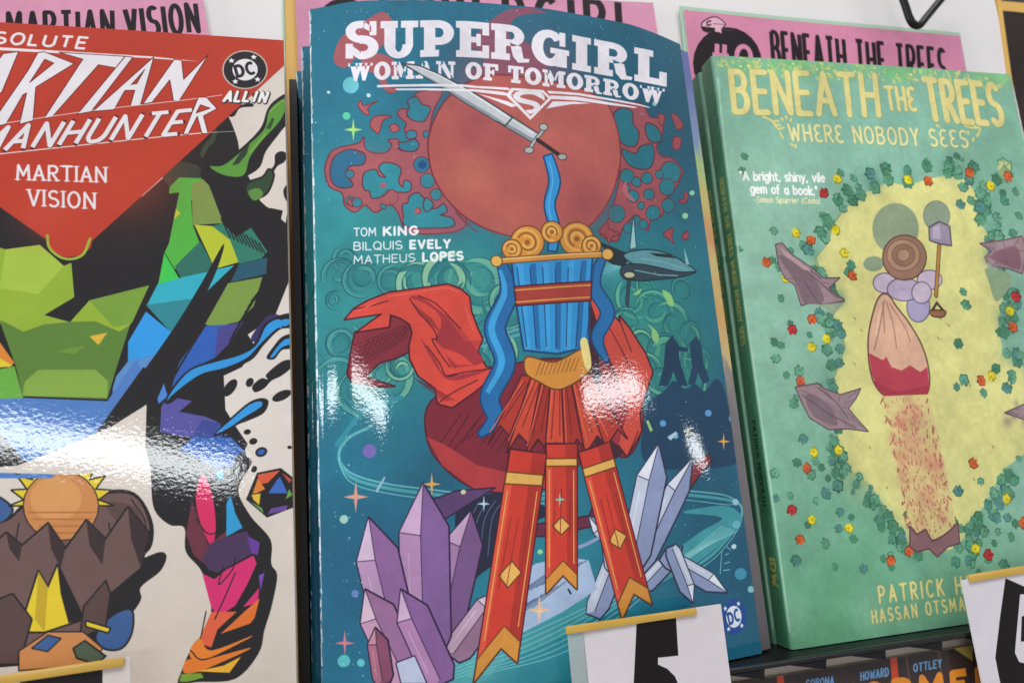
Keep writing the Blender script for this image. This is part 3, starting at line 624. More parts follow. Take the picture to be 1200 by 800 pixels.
# ------------------------------------------------------------------ the comics
ART = json.loads(r'''{"moon":["20748c",["B","1a6886",1006,59,1016,0.7],
["B","3498a8",139,748,572,0.85],
["B","349a9c",242,1099,604,0.7],
["B","0e4c66",2346,375,883,0.8],
["B","2f8f88",476,1107,615,0.6],
["B","28807f",1863,1152,703,0.7],
["B","1d668a",241,2080,739,0.8],
["B","1c7088",121,1826,309,0.6],
["B","14506e",2320,2163,739,0.8],
["B","154866",2204,1583,445,0.7],
["B","2c96a0",1177,2310,665,0.7],
["B","2f8a90",573,1763,320,0.5],
["B","27708a",128,387,343,0.5],
["B","164a70",664,1768,277,0.5],
["B","17577a",290,1973,396,0.5],
["P","a85a62",1,[[131,570,267,558,297,536,305,579,362,600,430,595,456,566,437,551,472,547,496,553,489,583,537,595,596,593,613,564,580,538,551,532,533,511,544,488,497,453,518,432,557,439,546,465,601,379,672,360,763,365,706,439,670,558,690,656,742,759,863,856,780,900,537,897,475,820,428,794,350,820,294,791,236,814,181,784,168,738,97,706,75,646,91,602]],"7a2b38",5],
["B","c06a68",357,680,144,0.5],
["B","98525f",642,781,147,0.5],
["B","9a5a72",786,830,124,0.6],
["P","2c6f92",1,[[104,649,130,599,199,579,266,587,303,605,292,637,254,641,225,639,195,657,213,690,226,717,164,718,117,695]],"6a3040",5],
["P","2f8f9e",1,[[284,701,300,670,359,661,377,684,415,691,378,658,408,636,476,644,503,667,486,706,509,731,520,706,554,713,547,745,479,747,441,737,392,761,334,766,321,740,292,733]],"6a3040",5],
["P","2f8c9a",1,[[505,795,534,789,546,764,595,752,623,771,671,785,659,810,699,811,739,795,755,824,716,836,784,849,772,881,529,878,507,833]],"6a3040",5],
["P","2c8296",1,[[560,399,610,385,638,413,687,426,675,453,644,480,584,475,551,452,568,426]],"6a3040",5],
["P","2a7e94",1,[[500,563,535,560,549,557,594,551,613,571,586,593,537,593,504,583]],"6a3040",5],
["P","2f86a0",1,[[541,537,552,518,592,517,600,538,560,547]],"6a3040",5],
["P","2f8c9a",1,[[621,797,643,772,680,798,639,823]],"6a3040",5],
["E","2a7590",622,646,44,0,-2,29,"6a3040",5],
["E","2f8698",652,707,39,1,-2,26,"6a3040",5],
["E","2f8698",697,759,30,0,-1,20,"6a3040",5],
["E","2f8698",210,770,23,1,-1,15,"6a3040",5],
["E","2f8698",249,779,25,1,0,16,"6a3040",5],
["E","2f8698",394,799,14,1,0,9,"6a3040",5],
["E","2f8698",657,530,17,1,-1,12,"6a3040",5],
["E","2f8698",214,671,21,1,-1,14,"6a3040",5],
["E","2f8698",589,819,15,0,-1,10,"6a3040",5],
["E","1f4f86",627,646,25,0,-1,16],
["E","b45e62",586,819,17,0,-1,11],
["E","b45e62",399,720,19,0,-1,9],
["L","8a4050",1,5,[[392,755,422,739,470,744,482,769,457,791,429,787],[256,596,270,591,280,598,270,605],[210,770,224,761,238,775]]],
["P","b45e62",1,[[338,489,369,458,462,459,412,474,385,522,361,514]],"7a2b38",4],
["P","b45e62",1,[[274,414,289,395,305,416,382,400,327,423,333,449,306,445]],"7a2b38",4],
["P","b45e62",1,[[443,365,494,346,503,356,467,369]],"7a2b38",4],
["P","b45e62",1,[[450,497,485,491,503,511,463,520]],"7a2b38",4],
["P","b45e62",1,[[210,760,200,779,223,793]],"7a2b38",4],
["P","a85a62",1,[[139,220,182,140,289,99,431,47,498,102,460,157,383,203,283,221,202,261]]],
["P","a85a62",1,[[308,209,456,224,527,289,436,311,487,366,424,355,378,297,310,269]]],
["P","8a5068",1,[[887,221,978,136,1169,30,1337,3,1453,20,1379,25,1238,55,1197,134,1320,156,1415,284,982,321]]],
["E","20708a",948,233,84,-2,-4,45],
["B","8a5060",1417,267,282,0.6],
["B","8a5060",983,301,209,0.6],
["P","9c4f55",1,[[1805,371,2066,345,2133,392,2210,392,2246,408,2212,473,2163,519,2194,556,2291,556,2363,599,2331,643,2258,701,2172,747,2149,808,2063,828,2020,878,1964,817,1856,868,1798,926,1691,901,1746,853,1806,776,1868,649,1881,522,1841,457]],"702838",6],
["P","1a7080",1,[[1856,416,1922,377,1998,386,1997,436,2034,473,1998,530,1913,530,1870,484]],"602838",6],
["P","1a7080",1,[[1901,550,1992,564,2032,533,2127,514,2135,563,2087,617,1981,624,1918,598]],"602838",6],
["P","1a7080",1,[[2107,425,2191,435,2210,484,2129,503,2089,468]],"602838",7],
["E","1f7886",1916,661,47,-2,-5,29,"602838",6],
["E","1f7886",1979,682,31,-1,-3,19,"602838",6],
["E","1f7886",2060,661,41,-4,-5,23,"602838",6],
["E","1f7886",2064,727,38,-3,-3,21,"602838",6],
["E","1f7886",1944,742,40,-2,-5,24,"602838",6],
["E","1f7886",1996,778,24,-1,-3,14,"602838",6],
["E","1f7886",1816,818,57,-2,-6,35,"602838",5],
["E","1f7886",2080,803,53,-4,-6,29,"602838",6],
["E","1f7886",2257,620,86,-9,-11,47,"602838",7],
["E","1f7886",2214,685,62,-6,-8,34,"602838",6],
["E","1f7886",1999,854,30,-1,-3,19,"602838",6],
["E","1f7886",2163,637,29,-2,-3,17,"602838",6],
["E","1f7886",1908,710,20,-1,-3,12,"602838",6],
["E","1f7886",2206,764,50,-3,-6,28,"602838",6],
["E","1f7886",1888,872,33,-1,-3,20,"602838",5],
["P","b0606a",1,[[1904,681,1873,716,1909,753,1957,760,1913,729,1909,700]]],
["P","9c4850",1,[[2330,354,2382,356,2426,392,2367,417,2342,389]],"702838",6],
["P","9c4850",1,[[2325,459,2389,455,2355,507,2304,503]],"702838",6],
["P","9c4850",1,[[1685,892,1746,853,1757,881,1827,897,1768,913,1749,936,1722,905]],"702838",5],
["P","9c4850",1,[[2142,886,2223,857,2206,892,2218,920,2176,903]],"702838",5],
["P","9c4850",1,[[2292,886,2338,863,2341,888,2309,900]],"702838",6],
["P","9c4850",1,[[2360,691,2387,708,2347,742,2298,737,2353,722]],"702838",6],
["P","9c4850",1,[[2215,371,2263,374,2233,420,2208,402]],"702838",6],
["P","b45a55",1,[[946,319,823,371,737,439,680,522,666,588,679,669,724,740,788,798,874,850,1005,895,1182,921,1392,920,1560,897,1695,826,1788,748,1850,659,1882,580,1880,481,1845,394,1797,355,1642,317,1304,296,1090,291]],"7a2f3a",7],
["B","c66e5c",950,668,173,0.7],
["B","a34d55",968,470,134,0.6],
["B","c4705a",870,717,111,0.5],
["B","bd6656",1239,395,151,0.5],
["B","a04a50",1111,600,115,0.5],
["B","b86055",1667,546,165,0.5],
["B","9c4850",1632,788,173,0.6],
["B","c46c58",1138,847,135,0.5],
["B","a04a52",910,553,82,0.5],
["B","c87260",1390,492,110,0.4],
["L","7a3a44",1,6,[[788,798,834,843,891,875],[806,827,871,875,929,901]]],
["B","2f8488",177,978,84,0.75],
["Q","4a9c98",184,982,87,19,419,30],
["Q","195f68",184,982,88,4,469,7],
["Q","195f68",184,982,63,49,329,6],
["Q","2a7f84",180,983,60,167,449,15],
["Q","195f68",180,983,61,152,499,7],
["Q","4a9c98",179,973,43,320,369,17],
["Q","195f68",179,973,44,305,419,7],
["Q","195f68",179,973,19,350,279,6],
["B","2f8488",142,1032,98,0.75],
["Q","4a9c98",136,1035,97,233,413,18],
["Q","195f68",136,1035,99,218,463,7],
["Q","195f68",136,1035,69,263,323,6],
["Q","2a7f84",149,1029,77,340,260,20],
["Q","195f68",149,1029,78,325,310,7],
["Q","4a9c98",151,1033,54,570,318,30],
["Q","195f68",151,1033,55,555,368,7],
["Q","195f68",151,1033,26,600,228,6],
["B","2f8488",111,1122,59,0.75],
["Q","4a9c98",116,1126,57,135,398,13],
["Q","195f68",116,1126,58,120,448,7],
["Q","195f68",116,1126,40,165,308,6],
["Q","2a7f84",106,1121,44,243,289,17],
["Q","195f68",106,1121,45,228,339,7],
["Q","4a9c98",109,1125,28,454,328,15],
["Q","195f68",109,1125,29,439,378,7],
["Q","195f68",109,1125,11,484,238,6],
["B","2f8488",268,1055,108,0.75],
["Q","4a9c98",258,1061,107,98,401,17],
["Q","195f68",258,1061,109,83,451,7],
["Q","195f68",258,1061,76,128,311,6],
["Q","2a7f84",274,1053,93,298,264,31],
["Q","195f68",274,1053,94,283,314,7],
["Q","4a9c98",277,1051,64,404,296,35],
["Q","195f68",277,1051,66,389,346,7],
["Q","195f68",277,1051,34,434,206,6],
["Q","2a7f84",265,1055,52,645,329,35],
["Q","195f68",265,1055,53,630,379,7],
["B","2f8488",431,1075,99,0.75],
["Q","4a9c98",438,1070,95,80,419,37],
["Q","195f68",438,1070,97,65,469,7],
["Q","195f68",438,1070,67,110,329,6],
["Q","2a7f84",439,1073,77,217,382,36],
["Q","195f68",439,1073,79,202,432,7],
["Q","4a9c98",425,1070,64,385,323,18],
["Q","195f68",425,1070,65,370,373,7],
["Q","195f68",425,1070,36,415,233,6],
["Q","2a7f84",422,1081,46,610,292,27],
["Q","195f68",422,1081,47,595,342,7],
["B","3f9a92",912,1091,187,0.75],
["Q","6db59c",924,1090,188,9,379,47],
["Q","195f68",924,1090,192,-6,429,7],
["Q","195f68",924,1090,134,39,289,6],
["Q","2a7f84",911,1099,152,233,267,34],
["Q","195f68",911,1099,155,218,317,7],
["Q","6db59c",923,1082,138,406,386,47],
["Q","195f68",923,1082,141,391,436,7],
["Q","195f68",923,1082,85,436,296,6],
["Q","2a7f84",909,1102,100,568,319,65],
["Q","195f68",909,1102,102,553,369,7],
["Q","6db59c",920,1091,83,706,358,41],
["Q","195f68",920,1091,84,691,408,7],
["Q","195f68",920,1091,29,736,268,6],
["B","3f9a92",563,1078,130,0.75],
["Q","8cc4a0",575,1086,131,192,335,39],
["Q","195f68",575,1086,133,177,385,7],
["Q","195f68",575,1086,94,222,245,6],
["Q","2a7f84",558,1083,108,377,278,46],
["Q","195f68",558,1083,110,362,328,7],
["Q","8cc4a0",568,1081,82,583,415,42],
["Q","195f68",568,1081,84,568,465,7],
["Q","195f68",568,1081,45,613,325,6],
["Q","2a7f84",563,1083,58,746,316,40],
["Q","195f68",563,1083,59,731,366,7],
["B","46a092",742,1076,153,0.75],
["Q","8cc4a0",745,1067,152,156,390,43],
["Q","195f68",745,1067,155,141,440,7],
["Q","195f68",745,1067,108,186,300,6],
["Q","2a7f84",751,1079,123,304,353,51],
["Q","195f68",751,1079,125,289,403,7],
["Q","8cc4a0",751,1073,96,472,408,53],
["Q","195f68",751,1073,98,457,458,7],
["Q","195f68",751,1073,52,502,318,6],
["Q","2a7f84",755,1076,73,645,455,42],
["Q","195f68",755,1076,75,630,505,7],
["B","3f9a92",1064,1165,159,0.75],
["Q","6db59c",1063,1169,154,427,447,50],
["Q","195f68",1063,1169,157,412,497,8],
["Q","195f68",1063,1169,109,457,357,6],
["Q","2a7f84",1066,1168,136,544,416,39],
["Q","195f68",1066,1168,139,529,466,8],
["Q","6db59c",1072,1156,104,762,387,30],
["Q","195f68",1072,1156,106,747,437,8],
["Q","195f68",1072,1156,58,792,297,6],
["Q","2a7f84",1070,1168,71,922,304,26],
["Q","195f68",1070,1168,73,907,354,8],
["B","2f8488",968,1288,134,0.75],
["Q","4a9c98",959,1284,136,178,271,26],
["Q","195f68",959,1284,139,163,321,7],
["Q","195f68",959,1284,98,208,181,6],
["Q","2a7f84",965,1289,106,333,353,38],
["Q","195f68",965,1289,108,318,403,7],
["Q","4a9c98",966,1284,83,572,260,33],
["Q","195f68",966,1284,84,557,310,7],
["Q","195f68",966,1284,44,602,170,6],
["Q","2a7f84",956,1289,57,737,335,23],
["Q","195f68",956,1289,58,722,385,7],
["B","46a092",998,1334,114,0.75],
["Q","7fbf9c",1007,1339,117,487,376,28],
["Q","195f68",1007,1339,120,472,426,7],
["Q","195f68",1007,1339,85,517,286,6],
["Q","2a7f84",990,1335,99,681,334,32],
["Q","195f68",990,1335,101,666,384,7],
["Q","7fbf9c",994,1340,78,877,382,17],
["Q","195f68",994,1340,79,862,432,7],
["Q","195f68",994,1340,45,907,292,6],
["Q","2a7f84",990,1336,49,1015,383,41],
["Q","195f68",990,1336,50,1000,433,7],
["B","2f8488",886,1377,92,0.75],
["Q","4a9c98",882,1382,92,195,305,22],
["Q","195f68",882,1382,93,180,355,7],
["Q","195f68",882,1382,65,225,215,6],
["Q","2a7f84",882,1382,75,403,379,24],
["Q","195f68",882,1382,76,388,429,7],
["Q","4a9c98",886,1375,47,526,457,24],
["Q","195f68",886,1375,48,511,507,7],
["Q","195f68",886,1375,20,556,367,6],
["B","2f8488",142,1276,125,0.75],
["Q","4a9c98",137,1280,121,530,349,43],
["Q","195f68",137,1280,123,515,399,7],
["Q","195f68",137,1280,85,560,259,6],
["Q","2a7f84",152,1281,97,693,315,26],
["Q","195f68",152,1281,99,678,365,7],
["Q","4a9c98",137,1277,78,832,458,33],
["Q","195f68",137,1277,79,817,508,7],
["Q","195f68",137,1277,42,862,368,6],
["Q","2a7f84",133,1279,58,1038,409,28],
["Q","195f68",133,1279,59,1023,459,7],
["B","2f8488",115,1394,105,0.75],
["Q","4a9c98",115,1393,108,337,319,25],
["Q","195f68",115,1393,110,322,369,7],
["Q","195f68",115,1393,78,367,229,5],
["Q","2a7f84",110,1393,84,527,267,38],
["Q","195f68",110,1393,85,512,317,7],
["Q","4a9c98",120,1393,57,694,263,30],
["Q","195f68",120,1393,58,679,313,7],
["Q","195f68",120,1393,27,724,173,5],
["B","2f8488",226,1458,124,0.75],
["Q","4a9c98",236,1457,130,111,356,30],
["Q","195f68",236,1457,132,96,406,7],
["Q","195f68",236,1457,94,141,266,5],
["Q","2a7f84",234,1452,108,246,319,43],
["Q","195f68",234,1452,110,231,369,7],
["Q","4a9c98",232,1465,82,435,317,23],
["Q","195f68",232,1465,83,420,367,7],
["Q","195f68",232,1465,46,465,227,5],
["Q","2a7f84",222,1453,56,614,360,35],
["Q","195f68",222,1453,57,599,410,7],
["B","3f9a92",366,1405,145,0.75],
["Q","6db59c",374,1411,154,465,306,44],
["Q","195f68",374,1411,157,450,356,7],
["Q","195f68",374,1411,113,495,216,6],
["Q","2a7f84",379,1409,117,688,456,24],
["Q","195f68",379,1409,120,673,506,7],
["Q","6db59c",378,1409,109,818,389,27],
["Q","195f68",378,1409,111,803,439,7],
["Q","195f68",378,1409,67,848,299,6],
["Q","2a7f84",369,1404,80,1043,290,27],
["Q","195f68",369,1404,81,1028,340,7],
["Q","6db59c",363,1397,61,1143,282,24],
["Q","195f68",363,1397,62,1128,332,7],
["Q","195f68",363,1397,20,1173,192,6],
["B","46a092",459,1379,78,0.75],
["Q","8cc4a0",454,1378,80,569,436,17],
["Q","195f68",454,1378,82,554,486,7],
["Q","195f68",454,1378,58,599,346,6],
["Q","2a7f84",458,1375,61,719,448,24],
["Q","195f68",458,1375,62,704,498,7],
["Q","8cc4a0",466,1380,38,901,361,23],
["Q","195f68",466,1380,39,886,411,7],
["Q","195f68",466,1380,16,931,271,6],
["B","2f8488",1123,992,86,0.75],
["Q","4a9c98",1127,992,85,4,311,16],
["Q","195f68",1127,992,87,-11,361,8],
["Q","195f68",1127,992,60,34,221,6],
["Q","2a7f84",1117,994,64,160,407,26],
["Q","195f68",1117,994,65,145,457,8],
["Q","4a9c98",1116,993,42,353,278,18],
["Q","195f68",1116,993,43,338,328,8],
["Q","195f68",1116,993,17,383,188,6],
["B","2f8a80",1874,1159,123,0.75],
["Q","58aa8c",1882,1152,132,98,325,39],
["Q","195f68",1882,1152,135,83,375,9],
["Q","195f68",1882,1152,97,128,235,7],
["Q","2a7f84",1878,1155,96,242,450,22],
["Q","195f68",1878,1155,98,227,500,9],
["Q","58aa8c",1865,1160,84,453,424,29],
["Q","195f68",1865,1160,86,438,474,9],
["Q","195f68",1865,1160,49,483,334,7],
["Q","2a7f84",1870,1157,54,597,383,23],
["Q","195f68",1870,1157,55,582,433,9],
["B","2f8a80",1978,1101,75,0.75],
["Q","58aa8c",1977,1104,80,12,421,20],
["Q","195f68",1977,1104,82,-3,471,9],
["Q","195f68",1977,1104,59,42,331,7],
["Q","2a7f84",1977,1098,59,176,408,12],
["Q","195f68",1977,1098,60,161,458,9],
["Q","58aa8c",1977,1103,37,303,438,12],
["Q","195f68",1977,1103,38,288,488,9],
["Q","195f68",1977,1103,16,333,348,7],
["B","2f8a80",2019,1202,139,0.75],
["Q","58aa8c",2018,1201,140,331,384,24],
["Q","195f68",2018,1201,143,316,434,9],
["Q","195f68",2018,1201,101,361,294,7],
["Q","2a7f84",2015,1207,109,443,335,26],
["Q","195f68",2015,1207,111,428,385,9],
["Q","58aa8c",2014,1198,85,622,292,36],
["Q","195f68",2014,1198,87,607,342,9],
["Q","195f68",2014,1198,46,652,202,7],
["Q","2a7f84",2030,1204,60,844,334,43],
["Q","195f68",2030,1204,61,829,384,9],
["B","2f8a80",1818,1251,103,0.75],
["Q","58aa8c",1821,1249,104,236,284,32],
["Q","195f68",1821,1249,107,221,334,9],
["Q","195f68",1821,1249,75,266,194,7],
["Q","2a7f84",1809,1248,88,343,300,18],
["Q","195f68",1809,1248,90,328,350,9],
["Q","58aa8c",1814,1251,65,578,333,22],
["Q","195f68",1814,1251,66,563,383,9],
["Q","195f68",1814,1251,36,608,243,7],
["Q","2a7f84",1812,1253,48,727,293,38],
["Q","195f68",1812,1253,49,712,343,9],
["B","2f8a80",2147,1250,137,0.75],
["Q","58aa8c",2136,1245,143,394,455,45],
["Q","195f68",2136,1245,145,379,505,10],
["Q","195f68",2136,1245,103,424,365,8],
["Q","2a7f84",2160,1251,113,534,370,32],
["Q","195f68",2160,1251,115,519,420,10],
["Q","58aa8c",2146,1256,83,706,440,23],
["Q","195f68",2146,1256,85,691,490,10],
["Q","195f68",2146,1256,44,736,350,8],
["Q","2a7f84",2137,1247,60,874,339,34],
["Q","195f68",2137,1247,61,859,389,10],
["B","2a7f7a",2281,1300,130,0.75],
["Q","4c9c86",2293,1296,130,64,268,35],
["Q","195f68",2293,1296,132,49,318,10],
["Q","195f68",2293,1296,92,94,178,8],
["Q","2a7f84",2277,1295,98,273,277,36],
["Q","195f68",2277,1295,100,258,327,10],
["Q","4c9c86",2275,1294,71,448,431,36],
["Q","195f68",2275,1294,72,433,481,10],
["Q","195f68",2275,1294,34,478,341,8],
["B","3a9484",1904,1324,134,0.75],
["Q","84bf8c",1906,1327,136,506,335,48],
["Q","195f68",1906,1327,139,491,385,9],
["Q","195f68",1906,1327,98,536,245,7],
["Q","2a7f84",1897,1318,108,666,425,30],
["Q","195f68",1897,1318,110,651,475,9],
["Q","84bf8c",1900,1318,81,862,424,23],
["Q","195f68",1900,1318,83,847,474,9],
["Q","195f68",1900,1318,43,892,334,7],
["Q","2a7f84",1906,1320,59,977,346,22],
["Q","195f68",1906,1320,60,962,396,9],
["B","2f8a80",2061,1358,159,0.75],
["Q","58aa8c",2056,1356,165,-36,300,28],
["Q","195f68",2056,1356,169,-51,350,9],
["Q","195f68",2056,1356,120,-6,210,8],
["Q","2a7f84",2062,1364,131,155,410,48],
["Q","195f68",2062,1364,133,140,460,9],
["Q","58aa8c",2070,1361,106,346,348,59],
["Q","195f68",2070,1361,109,331,398,10],
["Q","195f68",2070,1361,61,376,258,8],
["Q","2a7f84",2071,1356,75,526,314,29],
["Q","195f68",2071,1356,76,511,364,10],
["B","2a7f7a",2311,1402,144,0.75],
["Q","4c9c86",2316,1399,138,174,313,24],
["Q","195f68",2316,1399,140,159,363,10],
["Q","195f68",2316,1399,97,204,223,8],
["Q","2a7f84",2300,1397,114,375,265,34],
["Q","195f68",2300,1397,116,360,315,10],
["Q","4c9c86",2304,1401,78,576,382,34],
["Q","195f68",2304,1401,79,561,432,10],
["Q","195f68",2304,1401,37,606,292,8],
["B","3a9484",1910,1421,109,0.75],
["Q","84bf8c",1916,1424,108,261,377,19],
["Q","195f68",1916,1424,111,246,427,9],
["Q","195f68",1916,1424,77,291,287,7],
["Q","2a7f84",1908,1426,84,444,402,36],
["Q","195f68",1908,1426,86,429,452,9],
["Q","84bf8c",1909,1421,53,625,443,28],
["Q","195f68",1909,1421,54,610,493,9],
["Q","195f68",1909,1421,22,655,353,7],
["B","2f8a80",2197,1468,135,0.75],
["Q","58aa8c",2209,1469,143,435,367,24],
["Q","195f68",2209,1469,146,420,417,10],
["Q","195f68",2209,1469,104,465,277,8],
["Q","2a7f84",2211,1462,109,564,270,39],
["Q","195f68",2211,1462,111,549,320,10],
["Q","58aa8c",2191,1465,69,771,339,27],
["Q","195f68",2191,1465,71,756,389,10],
["Q","195f68",2191,1465,31,801,249,8],
["B","2a7f7a",2244,1111,86,0.75],
["Q","3c8c86",2240,1110,88,189,410,18],
["Q","195f68",2240,1110,90,174,460,10],
["Q","195f68",2240,1110,64,219,320,8],
["Q","2a7f84",2246,1111,59,397,430,16],
["Q","195f68",2246,1111,60,382,480,10],
["B","2f8a80",2012,1465,98,0.75],
["Q","58aa8c",2007,1461,104,99,268,31],
["Q","195f68",2007,1461,107,84,318,9],
["Q","195f68",2007,1461,76,129,178,7],
["Q","2a7f84",2008,1467,79,246,419,34],
["Q","195f68",2008,1467,81,231,469,9],
["Q","58aa8c",2003,1465,51,464,335,28],
["Q","195f68",2003,1465,52,449,385,9],
["Q","195f68",2003,1465,23,494,245,7],
["P","8cc47c",1,[[2085,1116,2147,1132,2163,1176,2124,1176,2104,1150]]],
["P","8cc47c",1,[[1990,1265,2026,1292,2009,1324,1977,1304]]],
["P","8cc47c",1,[[1878,1135,1941,1111,1913,1135]]],
["L","5fa8bc",0,15,[[893,1301,1223,1246],[916,1320,1195,1270]]],
["L","4a98ac",0,22,[[1590,1078,1857,1012],[1604,1062,1842,998]]],
["L","2f8ea0",1,27,[[106,1627,269,1513,453,1485]]],
["B","5fb0b8",1722,1027,92,0.7],
["B","8ad0d0",1781,1013,47,0.6],
["P","1f3038",0,[[1551,900,1895,980,1850,1001,1789,986]]],
["P","8fc0c4",0,[[1934,817,1931,951,1884,957]],"2a4a54",5],
["P","1c2c36",0,[[1685,993,1791,971,1885,989,1830,1027,1752,1019]]],
["P","26424c",0,[[1846,1073,1873,1077,1838,1192,1815,1174]]],
["P","5f97a0",1,[[1838,981,1989,957,2162,967,2303,1003,2369,1031,2219,1044,1944,1025]],"1c3038",6],
["P","2b424e",1,[[1822,1027,1945,1016,2220,1038,2369,1031,2215,1060,1967,1079,1823,1072]],"16242c",5],
["P","1a2a34",0,[[2020,968,2180,969,2232,982,2068,981]]],
["P","8fc0c4",0,[[2296,935,2323,1002,2295,1004]]],
["E","b8b896",1865,1059,35,0,-2,11,"16242c",7],
["L","7fb4ba",0,6,[[1950,993,2118,1002,2298,1025],[1909,1040,2071,1056,2217,1053]]],
["P","17405e",1,[[1886,1591,1935,1538,2022,1508,2101,1470,2177,1501,2258,1485,2324,1513,2418,1466,2468,1487,2491,1555,2523,1725,2464,1805,1870,1779]]],
["P","153a58",0,[[1990,1488,2040,1410,2068,1325,2125,1294,2163,1331,2158,1385,2198,1491,2135,1490,2102,1437,2054,1489]]],
["P","17405e",0,[[2200,1484,2247,1418,2249,1324,2310,1293,2342,1330,2339,1398,2375,1473,2317,1486,2288,1439,2250,1492]]],
["P","153a58",0,[[2068,1325,2231,1344,2228,1358,2075,1351]]],
["L","6ab8bc",1,9,[[293,1578,165,1606,114,1661,169,1724,346,1769,615,1805,892,1837,1279,1850],[1911,1865,2138,1886,2382,1915,2489,1959,2464,2003,2274,2097,2023,2165]]],
["L","4aa0aa",1,18,[[293,1575,165,1609,113,1666,169,1738,345,1783,614,1820,891,1851,1277,1865],[1908,1880,2135,1901,2378,1930,2489,1959,2460,2018,2270,2112,2020,2180]]],
["L","7ac4c4",1,5,[[293,1572,165,1613,113,1671,168,1755,344,1800,613,1837,890,1868,1275,1883],[1905,1898,2131,1920,2374,1949,2489,1959,2455,2037,2266,2131,2017,2197]]],
["P","3f9aa4",1,[[2062,1959,2347,1951,2469,1984,2470,2029,2286,2098,2023,2165,1686,2241,1271,2323,934,2387,792,2443,397,2412,529,2379,989,2295,1486,2196,1924,2104,2178,2035,2336,1995]]],
["L","8fd0d0",1,4,[[396,2417,1082,2308,1916,2145,2329,2026]]],
["L","8fd0d0",1,4,[[466,2417,1128,2317,1944,2141,2347,2030]]],
["L","8fd0d0",1,4,[[536,2417,1175,2326,1973,2137,2365,2035]]],
["L","8fd0d0",1,4,[[606,2417,1222,2335,2001,2133,2383,2039]]],
["L","8fd0d0",1,4,[[677,2418,1269,2345,2030,2129,2401,2043]]],
["L","8fd0d0",1,4,[[749,2418,1316,2354,2059,2125,2419,2048]]],
["L","8fd0d0",1,4,[[821,2419,1364,2364,2089,2121,2438,2052]]],
["B","6ac0c0",795,2403,180,0.6],
["P","7e2434",1,[[614,1503,882,1422,1285,1372,1791,1413,1866,1543,1847,1653,1738,1742,1553,1719,1232,1830,1012,1834,824,1810,658,1724,582,1625]],"4a1020",5],
["P","8c2c3a",0,[[218,1246,404,1238,418,1197,505,1219,525,1261,503,1328,427,1348,345,1360,292,1388,274,1409,421,1444,318,1442,193,1420,169,1389,199,1294]],"4a1020",6],
["L","5c1626",0,4,[[218,1384,292,1276],[243,1375,320,1271],[269,1366,348,1266],[295,1357,376,1261],[320,1347,404,1256],[346,1338,432,1250],[372,1328,461,1245],[398,1318,489,1240],[424,1309,518,1235],[210,1294,504,1230],[210,1308,503,1239],[209,1321,503,1248],[209,1335,502,1257],[208,1348,501,1266],[207,1361,501,1275]]],
["P","dc4a3c",0,[[162,1200,216,1163,287,1140,405,1114,547,1105,740,1091,812,1110,859,1138,866,1193,897,1255,921,1294,888,1335,933,1394,982,1399,1044,1389,1040,1427,954,1434,853,1482,730,1529,649,1513,641,1459,550,1412,508,1351,508,1306,528,1261,516,1230,470,1208,412,1193,404,1236,224,1248,330,1203,366,1189]],"4a1020",6],
["P","a8323a",1,[[522,1135,603,1156,683,1204,686,1250,653,1287,698,1326,741,1388,789,1389,911,1378,888,1335,800,1253,708,1197,581,1133]]],
["P","c23f3a",0,[[709,1182,800,1253,890,1332,918,1294,820,1299,753,1237]]],
["P","a8323a",1,[[571,1277,648,1355,715,1417,933,1401,858,1422,714,1432,625,1354]]],
["P","dc4a3c",0,[[675,1318,765,1381,861,1384,792,1344,716,1323]]],
["L","4a1020",1,6,[[521,1139,566,1186,644,1249,665,1288,636,1287,679,1341,729,1388],[570,1129,663,1158,754,1221,800,1253],[715,1417,835,1406,982,1399],[605,1309,671,1371,703,1417,763,1415],[649,1512,734,1478,881,1437],[204,1166,297,1159,403,1143]]],
["L","701c2c",0,3,[[527,1147,577,1202],[541,1155,590,1210],[554,1163,604,1218],[568,1171,618,1225],[582,1179,631,1233],[595,1187,645,1241],[609,1195,659,1249],[623,1203,672,1257],[636,1211,686,1265],[527,1418,684,1506],[545,1425,696,1505],[563,1431,708,1505],[581,1438,720,1505],[600,1445,732,1504],[618,1451,744,1504]]],
["L","e8685a",1,6,[[404,1128,559,1117,727,1104,799,1122],[239,1172,333,1149],[831,1177,872,1262]]],
["L","4a1020",0,5,[[650,1651,780,1551]]],
["L","4a1020",0,5,[[688,1672,820,1557]]],
["L","4a1020",0,5,[[727,1676,858,1583]]],
["L","4a1020",0,5,[[769,1659,902,1554]]],
["L","4a1020",0,5,[[810,1640,942,1566]]],
["L","4a1020",0,5,[[851,1637,981,1585]]],
["L","4a1020",0,5,[[890,1655,1025,1557]]],
["L","4a1020",0,5,[[929,1678,1065,1576]]],
["L","4a1020",0,5,[[968,1688,1105,1587]]],
["L","4a1020",0,5,[[1011,1676,1151,1558]]],
["L","4a1020",0,5,[[1054,1655,1190,1585]]],
["L","4a1020",0,5,[[1097,1646,1232,1591]]],
["L","4a1020",0,5,[[1137,1659,1279,1558]]],
["L","4a1020",0,5,[[1177,1683,1318,1594]]],
["L","4a1020",0,5,[[1217,1699,1361,1596]]],
["L","4a1020",0,5,[[1260,1692,1409,1557]]],
["L","4a1020",0,5,[[1306,1672,1447,1602]]],
["L","4a1020",0,5,[[1351,1657,1492,1603]]],
["L","4a1020",0,5,[[1393,1664,1544,1556]]],
["L","4a1020",0,5,[[1434,1687,1582,1609]]],
["L","4a1020",0,5,[[1475,1708,1628,1611]]],
["L","4a1020",0,5,[[1520,1708,1683,1555]]],
["L","4a1020",0,5,[[1568,1689,1720,1614]]],
["L","4a1020",0,5,[[1616,1670,1766,1620]]],
["L","4a1020",0,5,[[1662,1670,1824,1555]]],
["L","4a1020",0,5,[[1705,1691,1861,1618]]],
